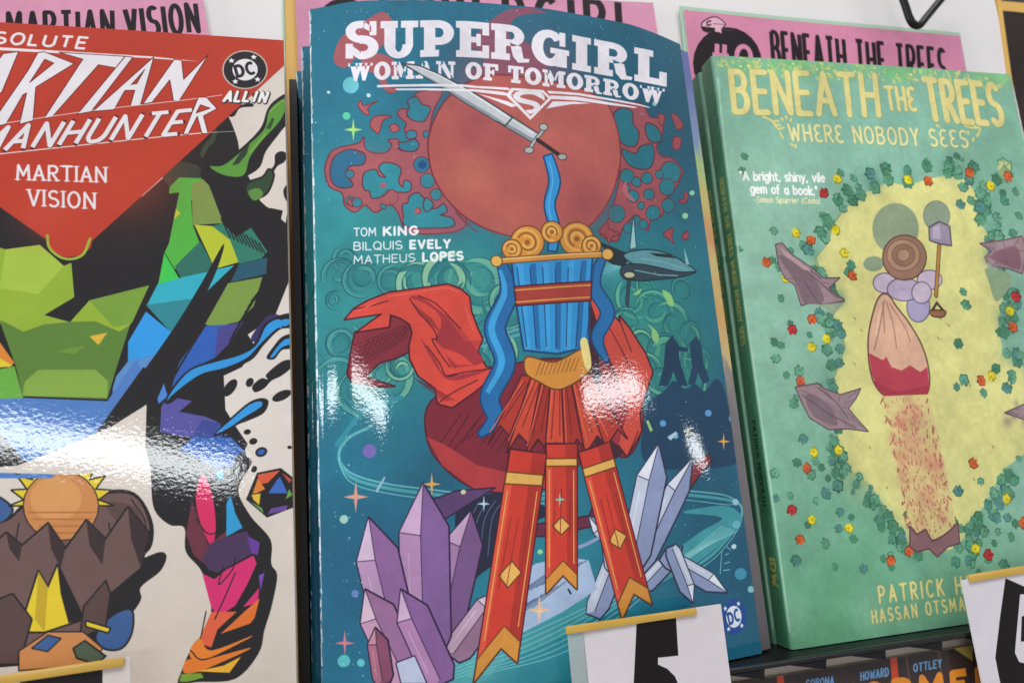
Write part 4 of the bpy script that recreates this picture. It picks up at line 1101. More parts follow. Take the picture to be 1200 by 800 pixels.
["P","b23a3c",0,[[582,1625,673,1652,854,1733,1138,1790,1285,1803,1232,1830,1012,1834,824,1810,658,1724]]],
["P","431c2e",1,[[1555,1088,1616,1282,1626,1442,1811,1636,1628,1753,1513,1626,1468,1407]]],
["P","cc4a3c",0,[[1564,1108,1635,1153,1773,1244,1772,1218,1832,1267,1925,1366,1959,1435,1893,1518,1846,1590,1847,1653,1738,1742,1686,1694,1766,1572,1714,1443,1645,1315]],"4a1020",7],
["P","9c2f38",0,[[1635,1378,1703,1443,1766,1572,1685,1700,1566,1627]]],
["L","4a1020",1,6,[[1688,1250,1808,1413,1832,1542],[1773,1244,1829,1355],[1738,1742,1825,1652]]],
["P","6a2a44",0,[[815,1970,1218,1947,1470,1938,1507,1898,1658,1912,1680,1938,1845,1923,1900,1864,1959,1910,1925,1945,1517,1973,1213,1993]],"3a1428",5],
["P","8c2f38",0,[[2030,1833,2170,1792,2292,1755,2311,1782,2212,1829,2093,1899,2046,1896]],"3a1428",6],
["P","8e9ac0",0,[[1659,2106,1625,2096,1491,1999,1470,1938,1565,1958,1703,2057,1713,2083]],"2a3048",7],
["P","c6cee2",0,[[1659,2106,1625,2096,1491,1999,1470,1938,1529,1987,1673,2088]]],
["P","e4e8f2",0,[[1491,1999,1470,1938,1529,1987]]],
["L","2a3048",0,5,[[1470,1938,1529,1987,1673,2088],[1529,1987,1491,1999]]],
["L","e4e8f2",0,5,[[1631,2081,1531,2011]]],
["P","8e9ac0",0,[[1413,2267,1423,2230,1598,2029,1742,1953,1729,2055,1546,2260,1489,2291]],"2a3048",6],
["P","c6cee2",0,[[1413,2267,1423,2230,1598,2029,1742,1953,1644,2051,1462,2262]]],
["P","e4e8f2",0,[[1598,2029,1742,1953,1644,2051]]],
["L","2a3048",0,5,[[1742,1953,1644,2051,1462,2262],[1644,2051,1598,2029]]],
["L","e4e8f2",0,5,[[1460,2222,1584,2075]]],
["P","8e9ac0",0,[[1730,2194,1747,2175,1922,2095,2039,2081,2002,2137,1822,2218,1775,2224]],"2a3048",7],
["P","c6cee2",0,[[1730,2194,1747,2175,1922,2095,2039,2081,1946,2117,1764,2202]]],
["P","e4e8f2",0,[[1922,2095,2039,2081,1946,2117]]],
["L","2a3048",0,5,[[2039,2081,1946,2117,1764,2202],[1946,2117,1922,2095]]],
["L","e4e8f2",0,5,[[1775,2178,1900,2118]]],
["P","8e9ac0",0,[[1927,2084,1976,2092,2229,2193,2307,2266,2164,2250,1914,2147,1881,2118]],"2a3048",7],
["P","c6cee2",0,[[1927,2084,1976,2092,2229,2193,2307,2266,2188,2212,1925,2107]]],
["P","e4e8f2",0,[[2229,2193,2307,2266,2188,2212]]],
["L","2a3048",0,5,[[2307,2266,2188,2212,1925,2107],[2188,2212,2229,2193]]],
["L","e4e8f2",0,5,[[1982,2110,2165,2182]]],
["P","8e9ac0",0,[[1995,2071,2020,2090,2086,2218,2067,2282,1993,2237,1927,2107,1933,2080]],"2a3048",7],
["P","c6cee2",0,[[1995,2071,2020,2090,2086,2218,2067,2282,2043,2219,1972,2085]]],
["P","e4e8f2",0,[[2086,2218,2067,2282,2043,2219]]],
["L","2a3048",0,5,[[2067,2282,2043,2219,1972,2085],[2043,2219,2086,2218]]],
["L","e4e8f2",0,5,[[2007,2103,2056,2196]]],
["P","8e9ac0",0,[[1702,2130,1725,2088,1983,1854,2177,1764,2124,1884,1851,2122,1779,2157]],"2a3048",7],
["P","c6cee2",0,[[1702,2130,1725,2088,1983,1854,2177,1764,2027,1879,1758,2125]]],
["P","e4e8f2",0,[[1983,1854,2177,1764,2027,1879]]],
["L","2a3048",0,6,[[2177,1764,2027,1879,1758,2125],[2027,1879,1983,1854]]],
["L","e4e8f2",0,5,[[1768,2078,1953,1907]]],
["P","8e9ac0",0,[[1654,2120,1651,2074,1792,1812,1951,1704,1980,1829,1828,2098,1765,2141]],"2a3048",7],
["P","c6cee2",0,[[1654,2120,1651,2074,1792,1812,1951,1704,1864,1833,1717,2109]]],
["P","e4e8f2",0,[[1792,1812,1951,1704,1864,1833]]],
["L","2a3048",0,5,[[1951,1704,1864,1833,1717,2109],[1864,1833,1792,1812]]],
["L","e4e8f2",0,5,[[1696,2059,1795,1869]]],
["P","8e9ac0",0,[[1562,2135,1544,2119,1534,2016,1581,1968,1637,2009,1648,2114,1629,2134]],"2a3048",7],
["P","c6cee2",0,[[1562,2135,1544,2119,1534,2016,1581,1968,1578,2018,1592,2126]]],
["P","e4e8f2",0,[[1534,2016,1581,1968,1578,2018]]],
["L","2a3048",0,5,[[1581,1968,1578,2018,1592,2126],[1578,2018,1534,2016]]],
["L","e4e8f2",0,5,[[1564,2110,1554,2035]]],
["L","8e9ac0",1,19,[[1212,2005,1281,2038,1406,2040,1537,2013]]],
["P","a8bedc",0,[[814,2188,959,2126,1145,2081,1312,2069,1449,2089,1486,2191,1280,2250,1035,2304,708,2361,528,2395,622,2322]]],
["L","3c4a70",0,4,[[1000,2185,1199,2119],[1034,2178,1228,2115],[1068,2172,1258,2111],[1102,2166,1288,2108],[1136,2160,1318,2104],[1170,2154,1348,2100],[1205,2148,1378,2096],[1240,2142,1409,2092],[1275,2135,1439,2089],[806,2281,996,2229],[848,2274,1039,2218],[890,2266,1083,2207],[932,2258,1127,2196],[975,2250,1172,2185],[1018,2242,1216,2174],[1061,2234,1261,2163],[1105,2226,1307,2152]]],
["L","1a2440",0,10,[[1240,2093,1254,2105],[1316,2115,1330,2125],[1318,2179,1331,2194],[733,2331,746,2348]]],
["P","20263c",1,[[725,1878,869,1837,1048,1835,1224,1894,1259,1918,1034,1970,986,2085,918,2070,773,2134,728,2255,517,2401,451,2406,663,2230,713,2026]]],
["L","5a6a92",1,5,[[745,2049,791,1924,849,1858],[791,2045,833,1921,895,1858],[836,2042,875,1918,941,1858],[882,2038,918,1915,988,1858],[928,2035,961,1912,1034,1859],[974,2031,1004,1909,1082,1859]]],
["P","5c3f6e",0,[[538,1847,730,1814,942,1814,796,1860,654,1906]],"2a1a3c",5],
["P","7a5688",0,[[560,2254,549,2211,656,1974,804,1884,856,2002,742,2243,683,2280]],"2a1a3c",6],
["P","a47ca8",0,[[560,2254,549,2211,656,1974,804,1884,734,1999,625,2248]]],
["P","c8a4c8",0,[[656,1974,804,1884,734,1999]]],
["L","2a1a3c",0,4,[[804,1884,734,1999,625,2248],[734,1999,656,1974]]],
["L","c8a4c8",0,4,[[595,2200,668,2028]]],
["P","94708c",0,[[624,2330,634,2301,813,2178,956,2154,942,2237,757,2361,699,2371]],"2a1a3c",6],
["P","c0a0b8",0,[[624,2330,634,2301,813,2178,956,2154,858,2209,673,2339]]],
["P","dcc4d4",0,[[813,2178,956,2154,858,2209]]],
["L","2a1a3c",0,4,[[956,2154,858,2209,673,2339],[858,2209,813,2178]]],
["L","dcc4d4",0,4,[[672,2304,799,2213]]],
["P","84609a",0,[[443,2337,407,2280,417,1935,553,1779,679,1929,663,2284,609,2347]],"2a1a3c",6],
["P","b48ab4",0,[[443,2337,407,2280,417,1935,553,1779,527,1951,520,2314]]],
["P","d0acd0",0,[[417,1935,553,1779,527,1951]]],
["L","2a1a3c",0,4,[[553,1779,527,1951,520,2314],[527,1951,417,1935]]],
["L","d0acd0",0,4,[[459,2256,460,2005]]],
["P","9468a0",0,[[327,2338,282,2296,193,2017,260,1877,404,1984,492,2271,465,2328]],"2a1a3c",6],
["P","c098c0",0,[[327,2338,282,2296,193,2017,260,1877,287,2017,384,2311]]],
["P","dcc0dc",0,[[193,2017,260,1877,287,2017]]],
["L","2a1a3c",0,4,[[260,1877,287,2017,384,2311],[287,2017,193,2017]]],
["L","dcc0dc",0,4,[[317,2270,248,2068]]],
["P","a0709c",0,[[379,2428,332,2402,203,2214,231,2107,372,2164,503,2360,492,2404]],"2a1a3c",6],
["P","cc9cbc",0,[[379,2428,332,2402,203,2214,231,2107,281,2203,421,2401]]],
["P","e4c4d8",0,[[203,2214,231,2107,281,2203]]],
["L","2a1a3c",0,4,[[231,2107,281,2203,421,2401],[281,2203,203,2214]]],
["L","e4c4d8",0,4,[[356,2380,259,2243]]],
["P","8a4c68",0,[[275,2406,257,2389,236,2282,277,2231,337,2273,358,2383,342,2405]],"2a1a3c",6],
["P","b06c84",0,[[275,2406,257,2389,236,2282,277,2231,280,2284,304,2396]]],
["P","cc90a4",0,[[236,2282,277,2231,280,2284]]],
["L","2a1a3c",0,4,[[277,2231,280,2284,304,2396],[280,2284,236,2282]]],
["L","cc90a4",0,4,[[275,2380,258,2302]]],
["P","8a609a",0,[[557,2440,513,2413,390,2222,414,2118,547,2179,672,2376,663,2419]],"2a1a3c",6],
["P","b888b4",0,[[557,2440,513,2413,390,2222,414,2118,462,2214,596,2415]]],
["P","d8b4d4",0,[[390,2222,414,2118,462,2214]]],
["L","2a1a3c",0,4,[[414,2118,462,2214,596,2415],[462,2214,390,2222]]],
["L","d8b4d4",0,4,[[536,2392,442,2254]]],
["P","c4cce4",0,[[375,2347,471,2332,527,2422,397,2412]],"2a1a3c",4],
["P","2f94d4",0,[[1361,607,1364,618,1370,634,1376,652,1381,670,1384,688,1384,702,1381,715,1375,728,1366,743,1356,759,1348,777,1343,795,1343,814,1347,831,1353,848,1359,863,1363,876,1364,889,1363,902,1360,917,1356,933,1351,948,1346,961,1344,970,1396,975,1400,966,1406,953,1413,938,1420,921,1425,903,1428,886,1427,868,1422,852,1416,836,1411,821,1408,807,1407,795,1411,783,1419,769,1429,755,1440,738,1449,720,1455,700,1452,679,1445,659,1437,639,1428,621,1420,606,1414,595]],"12406e",7],
["L","5cb6e6",1,7,[[1395,628,1408,701,1370,795,1386,881]]],
["P","1f6ca8",0,[[1034,1021,1035,1035,1038,1053,1042,1073,1045,1093,1044,1112,1038,1127,1030,1140,1014,1156,994,1175,971,1197,950,1222,937,1251,939,1282,951,1308,965,1331,977,1349,983,1364,984,1374,979,1386,966,1403,947,1422,926,1442,906,1464,892,1489,890,1514,898,1535,909,1550,917,1561,922,1566,923,1567,923,1573,915,1583,902,1595,886,1606,872,1616,864,1624,882,1638,896,1635,916,1629,939,1622,963,1612,986,1600,1006,1583,1011,1562,1006,1543,999,1529,994,1518,993,1511,995,1505,1003,1494,1019,1479,1041,1459,1065,1437,1087,1412,1102,1382,1101,1352,1090,1325,1076,1302,1063,1283,1056,1268,1055,1257,1059,1245,1070,1229,1087,1209,1107,1187,1126,1162,1138,1135,1137,1108,1128,1083,1117,1060,1104,1040,1092,1024,1084,1012]],"12406e",7],
["P","3ea2de",0,[[1036,1044,1038,1053,1042,1066,1046,1081,1049,1097,1049,1113,1046,1129,1036,1145,1020,1164,1001,1185,981,1207,965,1229,956,1253,958,1277,968,1300,982,1321,994,1342,1002,1360,1003,1377,997,1394,984,1414,966,1434,947,1452,930,1468,920,1480,940,1488,952,1478,971,1463,992,1444,1014,1424,1032,1402,1043,1379,1041,1356,1032,1334,1018,1312,1006,1292,997,1272,995,1255,1002,1237,1015,1217,1033,1196,1052,1174,1069,1153,1080,1133,1082,1113,1080,1094,1074,1077,1067,1062,1060,1049,1056,1041]]],
["P","1f6ca8",0,[[1672,990,1660,1000,1642,1016,1622,1035,1603,1056,1587,1079,1578,1104,1586,1128,1602,1149,1620,1168,1637,1184,1647,1198,1650,1207,1647,1215,1637,1227,1621,1242,1602,1259,1584,1278,1575,1301,1582,1322,1595,1341,1612,1359,1629,1374,1645,1386,1656,1394,1676,1389,1673,1378,1666,1363,1658,1346,1651,1329,1649,1313,1652,1302,1657,1294,1670,1282,1689,1267,1710,1249,1730,1229,1740,1203,1733,1178,1716,1157,1696,1139,1679,1122,1667,1108,1663,1098,1663,1085,1669,1067,1681,1048,1694,1029,1706,1012,1713,999]],"12406e",7],
["E","d8913c",1221,940,100,0,-7,61,"5a3414",6],
["W","e8b45c",1221,940,83,310,40,13,11],
["W","9a5a24",1221,940,59,370,40,13,11],
["W","e8b45c",1221,940,40,430,40,13,11],
["E","9a5a24",1221,940,16,0,-1,10],
["E","d8913c",1534,924,107,-2,-9,63,"5a3414",6],
["W","e8b45c",1534,924,90,0,-40,13,12],
["W","9a5a24",1534,924,64,60,-40,13,12],
["W","e8b45c",1534,924,43,120,-40,13,12],
["E","9a5a24",1534,924,17,0,-2,10],
["E","d8913c",1125,966,57,0,-3,35,"5a3414",6],
["W","e8b45c",1125,966,48,310,40,13,11],
["W","9a5a24",1125,966,34,370,40,13,11],
["W","e8b45c",1125,966,23,430,40,13,11],
["E","9a5a24",1125,966,9,0,0,6],
["E","d8913c",1626,949,62,-1,-6,37,"5a3414",6],
["W","e8b45c",1626,949,53,0,-40,13,13],
["W","9a5a24",1626,949,38,60,-40,13,13],
["W","e8b45c",1626,949,25,120,-40,13,13],
["E","9a5a24",1626,949,10,0,-1,6],
["E","d8913c",1378,900,65,0,-4,40,"5a3414",6],
["W","e8b45c",1378,900,54,150,40,13,12],
["W","9a5a24",1378,900,39,210,40,13,12],
["W","e8b45c",1378,900,26,270,40,13,12],
["E","9a5a24",1378,900,11,0,0,7],
["P","2f94d4",0,[[1120,1017,1624,995,1575,1185,1554,1333,1349,1355,1157,1338,1133,1188]],"12406e",8],
["P","3ea2de",0,[[1150,1024,1186,1021,1197,1339,1168,1335]]],
["P","1f6ca8",0,[[1228,1021,1264,1018,1256,1340,1226,1336]]],
["P","3ea2de",0,[[1306,1018,1343,1015,1316,1341,1285,1338]]],
["P","1f6ca8",0,[[1386,1015,1423,1012,1376,1343,1345,1339]]],
["P","3ea2de",0,[[1466,1012,1505,1008,1436,1344,1405,1340]]],
["P","1f6ca8",0,[[1550,1008,1589,1004,1498,1345,1466,1341]]],
["L","12406e",0,6,[[1149,1036,1174,1326],[1226,1037,1232,1327],[1304,1037,1292,1328],[1383,1037,1351,1330],[1463,1037,1412,1331],[1546,1036,1473,1332],[1630,1035,1536,1333]]],
["P","a83c34",0,[[1126,1106,1606,1088,1590,1160,1129,1175]],"4a1020",6],
["L","d89a40",0,9,[[1130,1119,1598,1101],[1130,1163,1586,1147]]],
["L","6a3c14",0,41,[[1039,1010,1718,981]]],
["L","d8913c",0,30,[[1039,1010,1718,981]]],
["L","f2cc84",0,7,[[1050,1004,1707,974]]],
["E","e8b45c",1029,1010,31,1,-2,19,"6a3c14",6],
["E","e8b45c",1729,980,35,0,-3,20,"6a3c14",7],
["P","b4382c",0,[[1132,1430,1202,1432,1041,1638,991,1600,918,1663]],"4a1020",5],
["L","6a1a1c",0,5,[[1155,1449,964,1587],[1180,1449,1013,1577]]],
["L","ec7050",0,5,[[1140,1448,931,1622]]],
["P","d04a34",0,[[1192,1431,1263,1433,1146,1672,1096,1634,1021,1696]],"4a1020",6],
["L","6a1a1c",0,5,[[1215,1450,1067,1621],[1241,1451,1118,1611]]],
["L","ec7050",0,5,[[1200,1450,1035,1656]]],
["P","a83028",0,[[1253,1433,1324,1435,1253,1694,1202,1656,1126,1719]],"4a1020",6],
["L","6a1a1c",0,5,[[1276,1452,1174,1643],[1301,1453,1225,1633]]],
["L","ec7050",0,5,[[1261,1452,1140,1678]]],
["P","d04a34",0,[[1309,1434,1381,1436,1362,1711,1311,1673,1233,1735]],"4a1020",6],
["L","6a1a1c",0,5,[[1332,1454,1282,1660],[1358,1454,1334,1649]]],
["L","ec7050",0,5,[[1317,1453,1248,1694]]],
["P","a83028",0,[[1370,1436,1443,1438,1486,1704,1434,1666,1354,1729]],"4a1020",6],
["L","6a1a1c",0,5,[[1394,1455,1405,1652],[1420,1456,1458,1642]]],
["L","ec7050",0,5,[[1378,1455,1370,1687]]],
["P","d04a34",0,[[1427,1438,1501,1439,1615,1697,1562,1658,1479,1722]],"4a1020",6],
["L","6a1a1c",0,5,[[1451,1457,1532,1645],[1477,1457,1587,1634]]],
["L","ec7050",0,5,[[1435,1456,1495,1680]]],
["P","b4382c",0,[[1480,1439,1555,1440,1749,1677,1695,1638,1609,1703]],"4a1020",6],
["L","6a1a1c",0,5,[[1504,1458,1664,1625],[1531,1459,1720,1614]]],
["L","ec7050",0,5,[[1488,1458,1626,1661]]],
["P","d23c2c",0,[[1250,1676,1432,1684,1367,2182,1294,2130,1191,2185]],"4a1020",7],
["P","b23026",0,[[1362,1681,1432,1684,1367,2182,1318,2146]]],
["P","e4553c",0,[[1244,1728,1280,1729,1219,2157,1192,2175]]],
["P","e8b45c",0,[[1244,1728,1425,1735,1422,1760,1241,1753]],"6a3c14",5],
["P","e8b45c",0,[[1309,1933,1355,1965,1302,1993,1256,1961]],"6a3c14",5],
["P","d8913c",0,[[1196,2137,1300,2082,1374,2134,1367,2182,1294,2130,1191,2185]],"6a3c14",4],
["L","e8b45c",0,6,[[1257,1769,1218,2098],[1401,1775,1361,2094]]],
["L","8a2020",0,4,[[1285,1831,1259,1991]]],
["L","8a2020",0,5,[[1321,1833,1295,1992]]],
["L","8a2020",0,5,[[1376,1835,1348,1995]]],
["P","d23c2c",0,[[1041,1685,1246,1712,1007,2396,925,2342,770,2440]],"4a1020",7],
["P","b23026",0,[[1167,1702,1246,1712,1007,2396,953,2358]]],
["P","e4553c",0,[[1013,1763,1054,1767,817,2394,775,2426]]],
["P","e8b45c",0,[[1013,1763,1220,1784,1208,1819,999,1802]],"6a3c14",5],
["P","e8b45c",0,[[1012,2064,1059,2105,982,2149,936,2108]],"6a3c14",5],
["P","d8913c",0,[[795,2369,949,2273,1029,2330,1007,2396,925,2342,770,2440]],"6a3c14",4],
["L","e8b45c",0,6,[[1011,1826,838,2310],[1179,1839,1025,2280]]],
["L","8a2020",0,4,[[1021,1919,929,2151]]],
["L","8a2020",0,4,[[1064,1920,973,2149]]],
["L","8a2020",0,4,[[1128,1923,1040,2146]]],
["P","d23c2c",0,[[1438,1714,1633,1685,1808,2268,1704,2222,1619,2304]],"4a1020",7],
["P","b23026",0,[[1558,1697,1633,1685,1808,2268,1738,2235]]],
["P","e4553c",0,[[1456,1773,1494,1767,1635,2267,1615,2293]]],
["P","e8b45c",0,[[1456,1773,1651,1745,1660,1774,1465,1802]],"6a3c14",5],
["P","e8b45c",0,[[1624,1993,1689,2020,1645,2062,1581,2035]],"6a3c14",5],
["P","d8913c",0,[[1602,2248,1686,2165,1791,2210,1808,2268,1704,2222,1619,2304]],"6a3c14",5],
["L","e8b45c",0,6,[[1490,1817,1607,2199],[1646,1795,1758,2167]]],
["L","8a2020",0,5,[[1550,1882,1599,2069]]],
["L","8a2020",0,5,[[1589,1876,1638,2063]]],
["L","8a2020",0,5,[[1647,1868,1696,2055]]],
["P","d8913c",1,[[1175,1363,1335,1386,1531,1339,1554,1409,1484,1451,1344,1485,1225,1451,1159,1418]],"6a3c14",6],
["L","9a5a24",0,5,[[1217,1432,1253,1384],[1243,1431,1279,1382],[1268,1430,1305,1381],[1294,1429,1331,1380],[1320,1427,1357,1379],[1346,1426,1383,1377],[1372,1425,1409,1376],[1398,1424,1435,1375],[1424,1423,1462,1373],[1450,1421,1489,1372]]],
["P","f0dc8c",1,[[1502,1313,1547,1307,1561,1403,1522,1408]]],
["P","c4cace",0,[[539,255,629,262,738,292,902,346,1103,426,1338,518,1291,550,1072,471,897,404,725,329,617,286]],"3a4048",6],
["P","8e979e",0,[[617,286,735,325,898,390,1083,461,1309,539,1291,550,1072,471,897,404,725,329]]],
["L","f0f2f4",0,6,[[638,269,747,298,901,353,1097,433,1301,516]]],
["L","3a3c40",1,25,[[1265,591,1307,549,1355,514,1380,486]]],
["L","b0b4b4",1,16,[[1265,591,1307,549,1355,514,1380,486]]],
["E","b0b4b4",1271,584,27,-1,-1,11,"33363a",5],
["E","b0b4b4",1374,489,25,0,-1,12,"33363a",5],
["L","2a2420",0,27,[[1330,542,1465,599]]],
["E","a8a8a4",1481,604,26,-1,-1,11,"33363a",6],
["P","b4e87c",0,[[243,457,248,498,294,507,248,511,239,550,233,510,187,500,234,497]]],
["P","e0a08c",0,[[199,1752,206,1800,263,1810,205,1815,194,1862,187,1814,130,1804,188,1799]]],
["P","e08090",0,[[122,2228,128,2265,172,2273,127,2276,119,2311,114,2275,70,2267,114,2264]]],
["P","f0b464",0,[[601,1744,606,1779,649,1787,605,1790,596,1825,591,1790,548,1782,592,1779]]],
["P","b8d8ec",0,[[878,1835,881,1861,913,1867,880,1869,873,1894,870,1868,838,1863,871,1860]]],
["P","f0b050",0,[[2431,1677,2430,1707,2476,1713,2428,1716,2413,1745,2414,1715,2369,1709,2416,1706]]],
["P","f4c08c",0,[[1153,2183,1157,2228,1214,2239,1155,2242,1141,2285,1137,2241,1081,2230,1139,2227]]],
["P","8cd8c4",0,[[1310,1846,1312,1869,1341,1874,1311,1876,1303,1899,1301,1876,1272,1871,1302,1869]]],
["P","f4d8b0",0,[[1149,2215,1151,2237,1180,2242,1150,2244,1143,2265,1141,2243,1113,2238,1142,2236]]],
["P","d8b040",0,[[2166,1642,2166,1663,2198,1668,2165,1670,2155,1692,2154,1670,2123,1666,2156,1663]]],
["E","6ac0cc",234,331,46,4,-2,32],
["E","5ed0a4",204,448,22,2,0,15],
["E","a0d4c4",132,1877,22,1,-1,14],
["E","6a8cc8",179,2118,19,1,-1,12],
["E","5ec8cc",114,2325,32,1,-1,19],
["E","6ac8d4",199,2335,19,1,0,12],
["E","7a6ab8",275,1658,36,1,-1,23],
["E","d8d4a0",767,1819,14,0,-1,8],
["E","3f9ab8",2422,2208,44,3,-6,21],
["E","5aa0d8",1993,1629,21,1,-2,12],
["E","5a9cd4",2330,1599,26,1,-4,13],
["E","5a9cd4",2512,1624,26,1,-4,15],
["E","6ab4c4",2438,2027,32,2,-4,15],
["E","9ad0a8",2339,797,26,-2,-3,13],
["E","9ad0a8",2426,690,23,-3,-3,11],
["E","8cc4c8",2188,330,19,-2,-2,10],
["E","c4dce4",334,376,12,1,0,8],
["E","c4dce4",105,345,10,1,0,6],
["E","9cc8d4",2453,1944,24,2,-3,12],
["E","9cdc9c",1173,2043,15,1,-1,8],
["E","c4dce4",2398,2106,19,1,-3,9],
["E","8cc8d0",2482,2269,24,2,-3,12],
["E","60b4c8",2071,1680,18,1,-2,9],
["P","9ac87c",0,[[1881,1616,1899,1614,1921,1652,1903,1658]]],
["P","b4d0dc",0,[[2012,1681,2075,1661,2085,1671,2033,1694]]],
["P","9ab8cc",0,[[300,1792,347,1747,356,1750,308,1799]]],
["R",["a8dce4","d8ecf0","78c0d0","8ccce0"],110,21,-25,3156,130,4,9],
["R",["a8dce4","d8ecf0","78c0d0","8ccce0"],40,30,377,625,1018,4,9],
["R",["a8dce4","d8ecf0","78c0d0","8ccce0"],40,1964,385,2534,1066,4,9],
["R",["a8dce4","d8ecf0","78c0d0","8ccce0"],70,42,1507,269,2397,4,9],
["R",["a8dce4","d8ecf0","78c0d0","8ccce0"],50,1911,1544,2526,2441,4,9],
["P","ece6ee",0,[[332,83,311,80,289,80,268,81,249,84,233,91,221,99,214,109,213,120,216,132,226,143,239,152,256,160,276,166,298,169,299,139,292,139,285,137,279,134,274,131,271,127,269,123,270,120,272,116,277,114,282,111,289,110,296,110,304,110,311,111],[277,230,299,234,322,234,344,231,364,225,381,217,393,207,400,196,402,185,398,173,389,162,375,153,356,146,335,141,313,140,311,172,318,173,326,174,332,176,336,179,340,183,341,186,340,190,338,193,334,197,328,199,321,201,314,202,306,202,299,201],[293,172,315,172,317,138,295,138],[352,140,392,141,395,84,355,84],[320,83,363,105,361,128,318,110],[208,224,252,228,254,169,211,165],[248,213,290,234,292,202,249,177],[435,188,501,188,508,85,441,85],[417,113,519,113,521,84,419,85],[559,187,604,186,611,83,566,84],[537,112,640,110,642,83,539,84],[436,180,437,192,443,204,452,214,465,223,480,229,498,233,516,234,535,232,553,228,570,221,584,212,594,201,601,189,604,177,542,178,541,185,539,191,536,197,532,201,528,205,523,207,518,208,513,207,509,205,505,202,501,197,499,192,498,186,498,179],[665,228,733,226,744,80,676,82],[643,229,755,225,758,198,645,201],[651,110,765,107,767,79,653,82],[759,179,779,178,799,174,817,168,832,160,843,150,851,140,854,129,853,118,847,107,837,98,823,90,806,84,787,81,767,79,764,110,770,111,776,112,781,114,785,117,788,121,790,125,790,129,789,133,787,137,783,141,779,144,773,146,768,148,761,148],[714,180,759,179,761,148,716,149],[719,111,764,110,767,79,721,81],[880,224,949,225,962,79,893,79],[858,224,972,225,975,198,860,197],[867,107,983,108,985,80,870,79],[903,224,1056,226,1058,199,906,196],[913,106,1067,109,1070,81,916,78],[1018,226,1060,226,1065,174,1023,174],[1027,133,1069,134,1074,81,1032,81],[932,163,1001,165,1003,142,934,140],[986,178,1013,178,1018,129,990,128],[1095,226,1166,227,1181,82,1110,81],[1072,226,1190,228,1193,201,1075,199],[1083,109,1202,111,1205,83,1086,81],[1201,170,1220,170,1238,167,1255,163,1270,156,1281,148,1288,139,1292,130,1291,120,1285,111,1276,102,1263,95,1247,89,1229,85,1210,83,1207,111,1212,111,1217,113,1222,115,1225,117,1228,121,1229,124,1229,128,1228,131,1226,135,1223,137,1219,140,1214,142,1209,143,1204,143],[1149,169,1201,170,1204,143,1151,141],[1155,109,1207,111,1210,83,1157,81],[1197,156,1268,170,1277,217,1316,218,1309,232,1241,236,1211,211],[1553,117,1532,103,1505,93,1476,88,1445,88,1415,92,1388,101,1365,114,1348,130,1338,148,1334,167,1338,185,1350,203,1367,218,1391,229,1418,236,1447,239,1478,237,1507,230,1533,219,1554,204,1487,187,1479,195,1470,202,1459,206,1448,208,1438,206,1428,202,1420,195,1415,187,1411,177,1410,166,1412,155,1416,144,1423,135,1431,128,1441,123,1452,120,1463,120,1473,123,1482,129,1489,136],[1455,184,1583,187,1586,164,1458,161],[1484,238,1560,239,1569,174,1492,172],[1521,151,1562,151,1570,92,1528,92],[1622,241,1701,243,1723,95,1643,94],[1596,240,1727,243,1731,216,1600,213],[1613,121,1745,124,1749,96,1617,93],[1775,245,1856,246,1880,97,1798,96],[1748,244,1883,246,1888,218,1753,216],[1767,124,1903,126,1908,97,1771,96],[1898,187,1921,186,1942,183,1962,178,1979,171,1993,163,2002,153,2006,143,2006,133,2000,124,1989,115,1974,108,1956,102,1936,99,1913,97,1909,126,1915,126,1920,128,1925,130,1929,132,1932,135,1934,139,1934,143,1932,146,1930,150,1926,153,1921,155,1915,157,1909,159,1903,159],[1838,187,1898,187,1903,159,1843,158],[1848,125,1909,126,1913,97,1852,97],[1895,172,1977,185,1985,233,2030,234,2022,248,1943,253,1908,229],[2070,249,2164,244,2197,89,2101,96],[2041,249,2196,242,2203,213,2046,220],[2063,127,2224,117,2230,87,2069,98],[2101,247,2308,236,2315,206,2107,218],[2248,240,2315,235,2331,168,2263,174]]],
